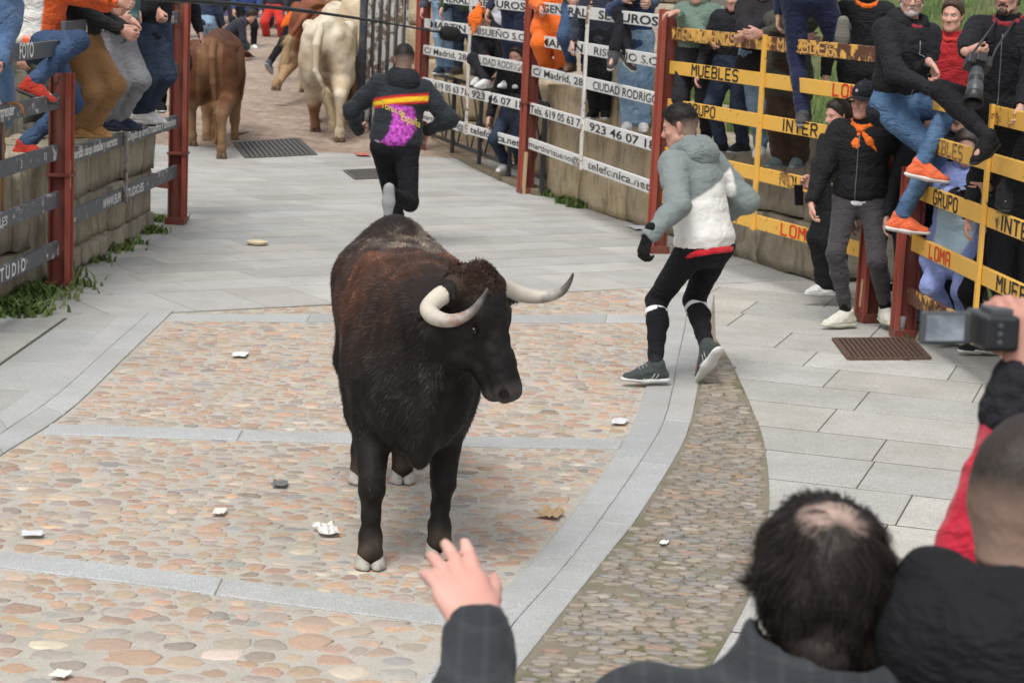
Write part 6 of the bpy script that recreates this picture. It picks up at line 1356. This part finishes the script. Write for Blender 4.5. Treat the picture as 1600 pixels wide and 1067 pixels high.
# --- yellow fence
stand('person in a sage green jacket with a hand on the red post', (1088, 92), 17.75, 226, -20, fx=(1104, 1078), jacket=(.13, .19, .15), hem=.12, hands=(P(1058, 20, 17.55), P(1110, 68, 17.4)), trousers=((.022, .022, .026), 'reg'), shoes=BLK, skin_res=.0095, curl=(35, 30), hdir=(np.array([-1, -.2, -.1]), np.array([.6, -.5, -.6])), hand_n=(np.array([0, 0, -1.]), None))
stand('person in navy jeans and black trainers on the rock wall', (1146, 105), 17.4, 240, -25, fx=(1160, 1126), jacket=(.018, .018, .022), hem=.14, trousers=(DEND, 'reg'), shoes=((.018, .018, .02), (.3, .3, .3)), toes=(np.array([-.8, -.7, 0]), np.array([-.9, -.6, 0])))
stand('person in a black quilted jacket and faded light jeans with white trainers', (1188, 90), 17.0, 249, -10, fx=(1212, 1188), jacket=(.022, .020, .022), puff=.022, hem=.13, trousers=(DENM if 0 else denim((.10, .16, .25), (.24, .34, .46)), 'reg'), shoes=WHT, hands=(P(1160, 60, 16.6), P(1175, 60, 16.6)))
stand('person in an olive coat and brown trousers with grey green trainers', (1232, 110), 16.6, 262, -12, fx=(1248, 1220), jacket=(.055, .056, .042), hem=.22, trousers=((.045, .025, .016), 'wide'), shoes=((.10, .13, .135), (.2, .21, .21)), hands=(P(1180, 56, 16.3), P(1262, 60, 16.2)), toes=(np.array([-.5, -1, 0]), np.array([-.9, -.8, 0])), skin_res=.0095, hdir=(np.array([-1, -.3, -.1]), None))
cl_ = person('person in a navy tracksuit climbing over the yellow fence', P(1262, -5, 15.85), 172, feet=(P(1254, 178, 15.75), P(1318, 42, 15.55)), hands=(P(1215, 40, 16.1), P(1290, -40, 16.2)), knees=(None, np.array([.35, 1, -.9])), lean=(26, 0), H=1.86, girth=1.15, jacket=(.012, .02, .055), hem=.1, trousers=((.013, .017, .05), 'reg'), shoes=((.06, .06, .06), (.16, .155, .135)), toes=(np.array([.2, 1, 0]), np.array([.2, 1, 0])), fpitch=(0, 80), skin_res=.0095, res=.0115, group=SPEC)
stand('person in a black hooded top with an orange scarf behind the fence', (1345, 108), 16.3, 300, -5, jacket=(.016, .017, .019), scarf=(ORG, 'plain'), trousers=((.02, .02, .022), 'reg'), shoes=BLK, H=1.72, skin_res=.0085, res=.0125)
stand('person in wide black trousers and a white trainer holding a phone', (1312, 300), 15.35, 462, -60, fx=(1308, 1290), jacket=(.018, .018, .02), hem=.12, trousers=((.014, .014, .016), 'wide'), shoes=WHT, hands=(None, P(1250, 350, 15.0)), H=1.47, skin_res=.0085, curl=(30, 45), hdir=(None, np.array([-.7, -.2, .6])), toes=(np.array([-1, -.3, 0]), np.array([-1, -.4, 0])))
cm = person('young man in a black cap with an orange neckerchief in front of the red post', P(1343, 312, 14.5), -22, feet=(P(1322, 488, 14.35), P(1384, 482, 14.45))[::-1], hands=(P(1395, 300, 14.65), P(1265, 322, 14.3)), lean=(2, 0), H=1.80, girth=1.02, head=(-16, 3), hair='fade', hair_col=(.035, .022, .015), cap=(.016, .017, .022),
   jacket=(.015, .015, .016), puff=.016, hem=.02, shirt=(.55, .55, .56), trousers=((.052, .048, .052), 'slim'), shoes=((.62, .60, .52), (.55, .56, .46)), sock=(.012, .012, .012), toes=(np.array([.1, -1, 0]), np.array([-.9, -.5, 0])), collar=True, scarf=(ORG, 'tails'), res=.0105, skin_res=.0065, curl=(30, 30), hdir=(None, np.array([.05, -.15, -1])), tone=(.58, .35, .27))
be = person('man with grey beard and glasses in a black jacket sitting above the red post', P(1400, 170, 14.05), 42, feet=(P(1440, 255, 13.55), P(1408, 338, 13.75)), hands=(P(1452, 98, 13.75), P(1452, 138, 13.6)), knees=(np.array([.8, -.9, .5]), np.array([1.2, -.6, .3])), lean=(3, -3), twist=-14, H=1.92, girth=1.14, head=(-34, 2), hair='short', hair_col=(.10, .09, .085), beard=(.36, .34, .32),
   jacket=(.018, .018, .021), puff=.012, hem=.12, trousers=(DENM, 'reg'), shoes=((.78, .15, .06), (.62, .60, .58)), toes=(np.array([1, -.25, 0]), np.array([1, -.3, 0])), fpitch=(8, 4), scarf=((.26, .02, .03), 'scarf'), hood=('down',), res=.0105, skin_res=.0068, curl=(45, 40), hdir=(np.array([.5, -.2, -.8]), np.array([1, -.2, -.2])), group=SPEC, sock=(.02, .02, .025))
for q in (-1, 1):
    g_ = MB(); HPb = be['HP']; g_.tube([HPb(.104, q*(.034+.022*math.cos(t_)), .0+.017*math.sin(t_)) for t_ in np.linspace(0, 2*PI, 15)], .0022, 6, cap=False); g_.tube([HPb(.102, q*.056, .006), HPb(.03, q*.078, .01)], .002, 6); 
    g_.build('glasses_frame', plain('black_plastic', (.01, .01, .01), .3), be['root'])
wr_ = person('woman with short hair in a red jacket behind the seated men', P(1478, 165, 15.6), -10, feet=(P(1488, 395, 15.6), P(1470, 395, 15.6)), lean=(3, 0), H=1.72, head=(-15, 0), hair='short', hair_col=(.06, .035, .022), jacket=(.34, .015, .02), scarf=((.45, .03, .03), 'scarf'), trousers=((.02, .02, .025), 'reg'), shoes=BLK, res=.0125, skin_res=.0075, group=SPEC, tone=(.56, .34, .26))
ph = person('photographer in a black jacket sitting on the yellow fence with a long lens', P(1566, 172, 12.7), -24, feet=(P(1570, 296, 12.3), P(1543, 214, 12.2)), hands=(P(1592, 178, 12.2), P(1500, 100, 11.95)), knees=(np.array([.2, -1, .3]), np.array([-.95, -.9, .25])), lean=(4, 0), H=1.82, girth=1.15, head=(-8, 4), hair='short', beard=(.05, .03, .02), hair_col=(.035, .022, .015),
   jacket=(.013, .013, .016), puff=.008, hem=.08, trousers=((.014, .014, .016), 'slim'), shoes=((.012, .012, .014), (.02, .02, .02)), toes=(np.array([-.15, -1, 0]), np.array([-.7, -.8, 0])), fpitch=(10, 24), scarf=((.22, .02, .03), 'scarf'), res=.0105, skin_res=.0072, curl=(40, 55), hdir=(np.array([0, -.6, -.7]), np.array([.9, -.4, -.1])), elbows=(np.array([.6, .2, -.6]), np.array([-.8, .3, -.8])), group=SPEC)
lil = (.27, .33, .62)
chd = person('child in a soft lilac one piece costume with a pale belly behind the yellow fence', P(1500, 375, 13.9), -30, feet=(P(1510, 514, 13.85), P(1488, 512, 13.85)), hands=(P(1520, 304, 13.3), P(1492, 314, 13.3)), lean=(4, 0), H=1.64, girth=1.0, head=(20, 8), hair='short', hair_col=(.07, .055, .05), jacket=tc_mat('lilac_plush', lambda t, x, y, z, co: t.mix(t.math('MULTIPLY', t.math('SUBTRACT', 1.0, step(t, t.math('SQRT', t.math('ADD', t.math('POWER', t.math('MULTIPLY', x, 1.0), 2.0), t.math('POWER', t.math('MULTIPLY', t.math('SUBTRACT', z, .14), .55), 2.0))), .135)), step(t, y, .02)), lil, (.46, .60, .68)), .95), puff=.02, hem=.18, trousers=(cloth(lil, rough=.95), 'reg'), shoes=((.6, .6, .58), (.5, .48, .45)), res=.0115, skin_res=.0085, group=SPEC, gloves=(.015, .015, .017))
stand('person in black leaning on the yellow fence at the right edge', (1580, 385), 13.55, 548, -30, fx=(1560, 1535), jacket=(.013, .013, .015), hem=.16, hands=(P(1530, 296, 13.0), P(1615, 300, 12.9)), trousers=((.012, .012, .014), 'reg'), shoes=((.02, .02, .022), (.6, .6, .58)), H=1.78, toes=(np.array([-1, -.4, 0]), np.array([-1, -.5, 0])), skin_res=.0095, res=.012)
stand('person in blue jeans behind the post with the plastic cup', (1452, 330), 14.4, 520, -20, fx=(1462, 1440), jacket=(.02, .02, .024), trousers=(DENM, 'reg'), shoes=BLK, H=1.70)
stand('person in black coat and torn dark jeans between the fences', (1392, 330), 15.6, 470, -12, jacket=(.014, .014, .016), trousers=((.016, .018, .025), 'reg'), shoes=BLK, H=1.66)
stand('person in dark jacket and dark jeans behind the child', (1486, 330), 14.2, 515, -15, fx=(1480, 1466), jacket=(.018, .018, .02), trousers=(DEND, 'reg'), shoes=((.55, .50, .42), (.5, .48, .45)), H=1.76)
stand('person in black with dark trousers behind the photographer', (1590, 330), 13.0, 545, -20, jacket=(.015, .015, .017), trousers=((.015, .015, .018), 'reg'), shoes=BLK, H=1.80)

for q_ in (cm, be, ph): zipper(q_, .0 if q_ is cm else .02, .46)
zipper(ph, .20, .34, -.10, .004)
bd_ = ph['el'][0]*.45+(ph['pel']+ph['s']*.452+ph['cl']*.172)*.55; nb_ = nrm(ph['cf']*.7+ph['cl']*.75); MB().lathe(bd_+nb_*.064, [(.032, 0), (.032, .003), (.024, .0035), (.024, .0045), (.0001, .0045)], 20, nb_).build('round_badge', plain('pale_badge', (.42, .43, .47), .6, .25, 120, .2), ph['root'])
# ------------------------------------------------------------------ the people right in front of the camera, and small things
M_COATG = cloth((.062, .068, .075), rough=.9, wr=.25, name='coat')
def plaid():
    t = NT('plaid_wool'); co = t.coord(); w1 = t.n('ShaderNodeTexWave', wave_type='BANDS', bands_direction='X'); w1.inputs['Scale'].default_value = 9; t.l(co, w1.inputs['Vector']); w2 = t.n('ShaderNodeTexWave', wave_type='BANDS', bands_direction='Z'); w2.inputs['Scale'].default_value = 9; t.l(co, w2.inputs['Vector'])
    s = t.math('ADD', t.ramp(w1.outputs['Fac'], [(.8, 0.), (.95, 1.)]), t.ramp(w2.outputs['Fac'], [(.8, 0.), (.95, 1.)])); f = t.noise(co, 400, 2); n = t.noise(co, 8, 3)
    a = t.mix(t.math('MULTIPLY', s, .35), t.mix(n, (.024, .027, .031), (.042, .046, .051)), (.055, .059, .063)); t.color(t.mix(.3, a, t.mix(f, (.1, .1, .1), (.9, .9, .9)), 'OVERLAY')); t.rough(.9); t.b.inputs['Sheen Weight'].default_value = .06; t.b.inputs['Specular IOR Level'].default_value = .15; t.bump(t.math('ADD', f, t.math('MULTIPLY', crease(t), 3.0)), .3, .004); return t.m
M_PLAID = plaid()
hc1 = P(1284, 938, 2.74)
fg1 = person('man with a bald patch in a dark grey coat stretching out an open hand', None, 180, head_at=hc1, feet=None, hands=(P(750, 990, 2.86), P(1500, 1500, 2.75)), lean=(6, 0), H=1.78, girth=1.22, head=(4, 14), hair='short', hair_col=(.022, .016, .013), jacket=M_PLAID, tone=(.60, .42, .35), hand_r=1.08, spread=.075, hem=.2, puff=.022, trousers=(BLK, 'reg'), shoes=BLK, res=.0105, skin_res=.0052, hres=.0055, face=False, collar=False,
   hdir=(np.array([-.40, .66, .62]), None), hand_n=(np.array([-.1, .65, -.75]), None), curl=(5, 30), elbows=(np.array([.1, -.85, -.4]), None))
HPx = fg1['HP']; HA1 = fg1['HA']; hr = [c for c in fg1['root'].children if c.name.startswith('hair')][0]; me = hr.data; N1 = fg1['Nk']
cq = SDF(); cq.cone(N1-Z3*.05, HPx(-.03, 0, -.066), .172, .116, k=.02, flat=((0, 1, 0), .88)); cq.cone(N1-Z3*.06+[.06, -.02, 0], N1+[.29, .0, -.005], .12, .10, k=.06); cq.cone(N1-Z3*.06-[.06, .02, 0], N1+[-.24, .0, -.02], .11, .09, k=.06); cq.cone(HPx(-.02, 0, -.02), N1+Z3*.02, .095, .085, k=.012, sub=True); cq.cut(HPx(-.03, 0, -.045), nrm(Z3+np.array([.12, -.15, 0])), .012); v_, f_, n_ = cq.mesh(.0085); v_ = wrinkle(v_, f_, n_, .006, 9, 2.0); obj('coat_collar', v_, f_, M_PLAID, fg1['root'])
vv = np.array([v.co[:] for v in me.vertices]); fq = np.array([list(p.vertices) for p in me.polygons]); crown = HPx(-.074, .002, .106); dc = np.linalg.norm((vv-crown)*[1, 1, 1.2], axis=1); vv = vv+vnormals(vv, [fq])*(np.clip((dc-.04)/.05, 0, 1)*.006*(1+pnoise(vv*30)))[:, None]; me.vertices.foreach_set('co', vv.astype(np.float32).ravel()); nv = vnormals(vv, [fq])
fd = np.clip(1.05-(dc/.046)**2*.75+pnoise(vv*45)*.35, 0, 1)*(dc < .075); fd = fd-np.exp(-(np.linalg.norm(vv-HPx(-.100, .0, .085), axis=1)/.022)**2)*.9; me.attributes['fade'].data.foreach_set('value', np.clip(fd, 0, 1).astype(np.float32)); me.update()
def comb1(p, n_): d = p-crown; return d*8+np.stack([pnoise(p*16), pnoise(p*16+5), pnoise(p*16+9)], 1)*.55-Z3*.35+HA1[1]*.12
def keep1(p): return np.clip((np.linalg.norm(p-crown, axis=1)-.022)/.045, 0.12, 1)
w1, f1, c1 = strands(vv, [fq], nv, 34000, .050, comb1, lambda p: np.tile([.017, .0125, .0105], (len(p), 1)), .0007, .035, .09, keep1, curl=.15, seed=21, segs=2); o = obj('hair_strands', w1, f1, fur_mat('dull_hair', .7), hr, smooth=False, kind='stuff'); set_attr(o.data, 'col', c1)
fg2 = person('man with a faded haircut in a black hooded jacket at the lower right', None, 132, head_at=P(1618, 800, 2.72), hands=(P(1500, 1500, 2.6), P(1750, 1450, 2.6)), lean=(8, 0), H=1.78, girth=1.2, head=(0, 8), hair='fade', hair_col=(.03, .022, .018), jacket=(.013, .013, .015), puff=.02, hem=.14, trousers=(BLK, 'reg'), shoes=BLK, hood=('down',), res=.0095, skin_res=.0055, hres=.005, face=False)
sh3 = P(1840, 760, 2.95)
fg3 = person('person in a red jacket holding up a small camcorder at the right edge', sh3+np.array([.18, 0, -.46]), 178, hands=(P(1604, 592, 3.02), P(1900, 1200, 3.0)), lean=(2, 0), H=1.78, girth=1.1, head=(0, 0), hair='short', jacket=(.52, .02, .045), puff=.006, hem=.14, trousers=(BLK, 'reg'), shoes=BLK, res=.0105, skin_res=.0052, face=False,
   hdir=(np.array([-.18, .25, 1.0]), None), hand_n=(np.array([-.55, .75, -.1]), None), curl=(46, 30), elbows=(np.array([-.56, -.05, -.83]), None))
w3 = fg3['wr'][0]; e3 = fg3['el'][0]; v_, f_, n_ = SDF().cone(w3+(e3-w3)*.02, w3+(e3-w3)*.20,   .050, .057, fold=(.002, 2, 1)).cone(w3-(e3-w3)*.1, w3+(e3-w3)*.03, .036, k=.008, sub=True).mesh(.008); obj('cuff', v_, f_, cloth((.02, .02, .024)), fg3['root'])
# camcorder in that hand
cc = P(1549, 515, 3.04); fw = nrm(np.array([-.08, 1, -.05])); rt = nrm(np.cross(fw, Z3)); upc = np.cross(rt, fw); M_CAM = plain('black_camera_shell', (.018, .019, .021), .4, .2, 40, .05, .4); M_CAMG = plain('dark_grey_bezel', (.07, .075, .08), .45, .1, 40, .05, .4)
cr = empty('camcorder', tuple(cc), label='small black camcorder with its screen folded out in a raised hand', cat='camcorder')
MB().box(cc, [rt, fw, upc], [.026, .055, .026]).build('body', M_CAM, cr, bevel=.006); MB().lathe(cc+fw*.055, [(.021, 0), (.022, .03), (.018, .035), (.0001, .033)], 18, fw).build('lens', M_CAM, cr, smooth=True); MB().box(cc+upc*.029+rt*.006, [rt, fw, upc], [.016, .03, .005]).build('zoom_switch', M_CAMG, cr, bevel=.002)
for j in range(3): MB().lathe(cc-fw*.055-rt*.004+upc*(.012-.012*j), [(.004, 0), (.004, .002), (.0001, .0025)], 10, -fw).build('button', M_CAMG, cr)
lr_ = nrm(-rt-fw*.10-upc*.02); ln_ = nrm(np.cross(lr_, upc)); ln_ = ln_ if ln_@fw < 0 else -ln_; pc = cc-rt*.030+lr_*.040+upc*.002
lp = MB().box(pc, [lr_, ln_, upc], [.039, .004, .024]).build('screen_panel', M_CAMG, cr, bevel=.003)
def screen():
    t = NT('lit_screen'); n = t.noise(t.coord(scale=(1, 1, 2)), 26, 2); c = t.ramp(n, [(.35, (.14, .16, .19)), (.65, (.32, .35, .39))]); t.color((.02, .02, .02)); t.l(c, t.b.inputs['Emission Color']); t.b.inputs['Emission Strength'].default_value = .75; t.rough(.2); return t.m
MB().box(pc+ln_*.0052+lr_*.002, [lr_, ln_, upc], [.029, .0008, .0185]).build('screen', screen(), lp)
# photographer's camera with a long lens
pc1 = P(1528, 100, 11.75); la = nrm(P(1524, 150, 11.62)-P(1530, 100, 11.75)); kcam = empty('camera', tuple(pc1), label='black camera with a long grey lens hanging from the photographer', cat='camera'); sx = nrm(np.cross(la, [0, 1, 0])); sy = np.cross(la, sx)
MB().box(pc1, [sx, sy, la], [.07, .05, .035]).build('body', M_CAM, kcam, bevel=.010); MB().box(pc1-sy*.06*np.sign(sy[2])*-1, [sx, sy, la], [.03, .018, .03]).build('viewfinder', M_CAM, kcam, bevel=.006); M_LENS = plain('grey_lens_barrel', (.06, .063, .068), .4, .15, 40, .05, .4)
lz = MB().lathe(pc1+la*.03, [(.036, 0), (.038, .04), (.042, .05), (.042, .09), (.040, .095), (.046, .12), (.046, .165), (.044, .17)], 20, la).build('lens', M_LENS, kcam, smooth=True)
MB().lathe(pc1+la*.198, [(.048, 0), (.058, .07), (.056, .07), (.044, .004)], 20, la).build('lens_hood', M_CAM, lz, smooth=True); MB().lathe(pc1+la*.10, [(.0435, 0), (.0445, .006), (.0435, .03)], 20, la).build('zoom_ring', M_CAM, lz, smooth=True)
stp = MB(); nk = ph['Nk']; 
for sg in (-1, 1): stp.tube([pc1+sx*sg*.065, pc1*.6+nk*.4+ph['cf']*.09+sx*sg*.05, nk+ph['cf']*.11+ph['cl']*sg*.05, nk+ph['cl']*sg*.07+Z3*.02], .007, 6)
stp.build('strap', M_CAM, kcam, smooth=True)
# telephone
w0 = P(1248, 305, 14.95); tel = empty('telephone', tuple(w0), label='black telephone held in a hand beside the man in the cap', cat='telephone'); MB().box(w0, [nrm((.9, .4, 0)), nrm((-.4, .9, .1)), nrm((-.12, -.05, 1))], [.037, .005, .075]).build('case', M_CAM, tel, bevel=.006); MB().box(w0-nrm((-.4, .9, .1))*.0056, [nrm((.9, .4, 0)), nrm((-.4, .9, .1)), nrm((-.12, -.05, 1))], [.033, .0006, .07]).build('screen', plain('dark_glass', (.01, .01, .012), .1, .1, 20, 0, .5), tel)
# microphone boom
ma, mb_ = P(150, -6, 14.5), P(692, 52, 17.3); bm = empty('microphone_boom', tuple((ma+mb_)/2), label='long black microphone boom reaching across the street from the left', cat='microphone boom')
for i, (t0, t1, r_) in enumerate(((0, .30, .019), (.29, .58, .015), (.57, .80, .011), (.79, 1.0, .008))): MB().tube([ma+(mb_-ma)*(t0+(t1-t0)*s_)-Z3*.09*math.sin((t0+(t1-t0)*s_)*PI)*-.6 for s_ in np.linspace(0, 1, 6)], r_, 8).build('pole_section', M_CAM, bm, smooth=True); MB().lathe(ma+(mb_-ma)*t0+Z3*.054*math.sin(t0*PI), [(r_+.004, 0), (r_+.004, .07)], 10, mb_-ma).build('joint_collar', M_CAM, bm) if i else None
MB().lathe(mb_-nrm(mb_-ma)*.02, [(.0001, 0), (.035, .01), (.058, .04), (.062, .1), (.06, .16), (.045, .20), (.0001, .215)], 16, nrm(mb_-ma)*1).build('windshield', plain('foam_windshield', (.014, .014, .015), .95, .3, 120, .6), bm, smooth=True)
# walking stick hooked over the left fence
ck = empty('walking_stick', tuple(P(14, 205, 13.5)), label='brown walking stick hooked over a grey board at the left edge', cat='walking stick'); c0 = P(4, 330, 13.2); c1_ = P(5, 172, 13.2); hk_ = [c0, c1_]+[P(20+15*math.cos(t_), 172-11*math.sin(t_), 13.2) for t_ in np.linspace(PI*.85, 0, 7)]+[P(36, 180, 13.2)]; MB().tube(hk_, .012, 8).build('shaft', M_STICK, ck, smooth=True)
def GG(px, py):
    g_ = G(px, py); return g_+np.array([0, 0, float(gz(g_[1]))])
# gratings
def grate(px4, bars, label, m, name='drain_grate'):
    q = [GG(*p) for p in px4]; a, b, c, d = q; root = empty(name, tuple((a+c)/2), label=label, cat='drain grate'); cen = (a+c)/2
    for u, v in ((a, b), (b, c), (c, d), (d, a)): MB().bar(u+[0, 0, .004], v+[0, 0, .004], .03, .018).build('frame_bar', m, root)
    MB().add([x+np.array([0, 0, .0035]) for x in q], [[0, 1, 2, 3]]).build('pit', plain('pit_black', (.012, .011, .01), .9), root)
    for i in range(bars):
        t0 = (i+.5)/bars; MB().bar(a+(b-a)*t0+[0, 0, .006], d+(c-d)*t0+[0, 0, .006], np.linalg.norm(b-a)/bars*.62, .008).build('grate_bar', m, root)
    for s_ in (.33, .66): MB().bar(a+(d-a)*s_+[0, 0, .0075], b+(c-b)*s_+[0, 0, .0075], .012, .008).build('cross_bar', m, root)
M_RUST = plain('brown_rusty_iron', (.11, .068, .05), .7, .35, 25, .4); grate([(1303, 531), (1423, 530), (1452, 561), (1327, 562)], 16, 'brown iron drain grate in front of the man in the cap', M_RUST)
M_DKI = plain('worn_dark_iron', (.10, .095, .09), .6, .3, 25, .3); grate([(366, 232), (466, 229), (494, 247), (384, 250)], 14, 'wide dark iron drain grate behind the brown ox', M_DKI); grate([(538, 268), (590, 266), (604, 279), (556, 281)], 9, 'small dark iron drain grate beside the leg of the hoodie runner', M_DKI)
# litter
def crumple(px, py, w, h, label, col, cat='litter', seed=0, name='paper_scrap', hgt=.02):
    g_ = GG(px, py); s = (FPX/g_[1]); W_ = w/s; D_ = h/s*g_[1]/CAM_H; n = 7; r = np.random.default_rng(seed); V = []; F = []
    for i in range(n):
        for j in range(n): V.append([(i/(n-1)-.5)*W_*(1+r.normal(0, .08)), (j/(n-1)-.5)*D_*(1+r.normal(0, .08)), abs(r.normal(0, hgt))+.008])
    V = np.array(V); a = r.uniform(-.4, .4); V[:, :2] = V[:, :2]@np.array([[math.cos(a), -math.sin(a)], [math.sin(a), math.cos(a)]]); F = [[i*n+j, (i+1)*n+j, (i+1)*n+j+1, i*n+j+1] for i in range(n-1) for j in range(n-1)]
    o = obj(name, V+g_+[0, 0, .006], F, plain('scrap', col, .8, .1, 40, .1), smooth=False); tag(o, label, cat, 'litter on the ground'); m = o.modifiers.new('solid', 'SOLIDIFY'); m.thickness = .002
PW = (.66, .65, .62)
for i, a_ in enumerate([(510, 833, 32, 15, 'crumpled white paper beside the front hoof of the bull', PW), (343, 803, 20, 9, 'small white scrap on the cobbles left of the crumpled paper', (.7, .66, .58)), (50, 838, 34, 8, 'flat strip of grey white paper at the left on the cobbles', (.60, .60, .62)), (375, 557, 22, 7, 'flat white wrapper on the far cobbles left of the bull', (.66, .68, .68)),
   (968, 662, 22, 8, 'thin white ribbon of paper near the granite kerb', (.6, .6, .6)), (1037, 852, 12, 6, 'white dot of paper in the gutter strip', (.7, .7, .7)), (860, 808, 34, 12, 'curled dry brown leaf beside the granite kerb', (.40, .28, .16)), (437, 759, 24, 9, 'flat dark grey stone chip on the cobbles left of the bull', (.16, .16, .165)),
   (372, 222, 16, 5, 'dry leaf at the corner of the wide drain grate', (.28, .2, .13)), (1000, 358, 30, 6, 'blue white scrap at the foot of the pale wall', (.58, .58, .62)), (566, 248, 22, 4, 'red and white ribbon lying near the hoodie runner', (.5, .15, .12)), (95, 1058, 28, 12, 'white stone chip at the lower left corner', (.72, .68, .6))]):
    crumple(*a_, seed=i, name='dry_leaf' if 'leaf' in a_[4] else 'stone_chip' if 'chip' in a_[4] else 'paper_scrap', cat='leaf' if 'leaf' in a_[4] else 'stone' if 'chip' in a_[4] else 'paper', hgt=.012 if i in (0, 6) else .003)
g_ = G(402, 383); MB().lathe(g_, [(.0001, .012), (.05, .012), (.075, .02), (.088, .034), (.09, .032), (.076, .012), (.05, .004), (.0001, .004)], 20).build('paper_plate', plain('cream_card', (.62, .52, .36), .7, .1, 30, .1), smooth=True, label='cream paper plate on the grey paving', cat='plate')
g_ = G(670, 240)+np.array([0, 0, .034]); c_ = MB().lathe(g_, [(.0001, 0), (.026, 0), (.033, .01), (.033, .105), (.027, .115), (.0001, .113)], 16, (1, .5, 0)).build('drink_can', plain('aluminium', (.6, .6, .6), .3, .2, 30, .1, .5, 1), smooth=True, label='crushed silver can by the first red post of the white fence', cat='can')
g_ = G(1405, 527); cu = empty('plastic_cup', tuple(g_), label='tall clear plastic cup with yellow drink at the foot of the red post', cat='cup')
def clear():
    t = NT('clear_plastic'); t.color((.85, .85, .84)); t.rough(.15); t.b.inputs['Transmission Weight'].default_value = .75; t.b.inputs['IOR'].default_value = 1.2; return t.m
MB().lathe(g_, [(.0001, .003), (.028, .003), (.038, .15), (.036, .15), (.027, .006), (.0001, .006)], 18).build('wall', clear(), cu, smooth=True); MB().lathe(g_, [(.0001, .008), (.0265, .008), (.029, .04), (.0001, .04)], 18).build('drink', plain('yellow_drink', (.55, .42, .06), .2, .05, 20, 0), cu, smooth=True)
# orange cloth tied to the white fence
kn_ = P(752, 8, 24.0); sc2 = SDF(); sc2.cone(P(755, 2, 23.9), P(742, 30, 23.85), .03, .075, flat=((.3, 1, 0), .3)); sc2.cone(P(742, 30, 23.85), P(733, 40, 23.9), .075, .02, k=.03, flat=((.3, 1, 0), .3)); sc2.cone(P(745, 24, 23.85), P(738, 56, 23.85), .05, .012, k=.02, flat=((.3, 1, 0), .35)); sc2.cone(P(756, 3, 23.85), P(757, 22, 23.8), .014, .008, k=.01); v_, f_, n_ = sc2.mesh(.011); v_ = wrinkle(v_, f_, n_, .01, 12); obj('neckerchief', v_, f_, cloth(ORG, name='neckerchief'), label='bright orange cloth hanging over the white fence upright', cat='cloth')
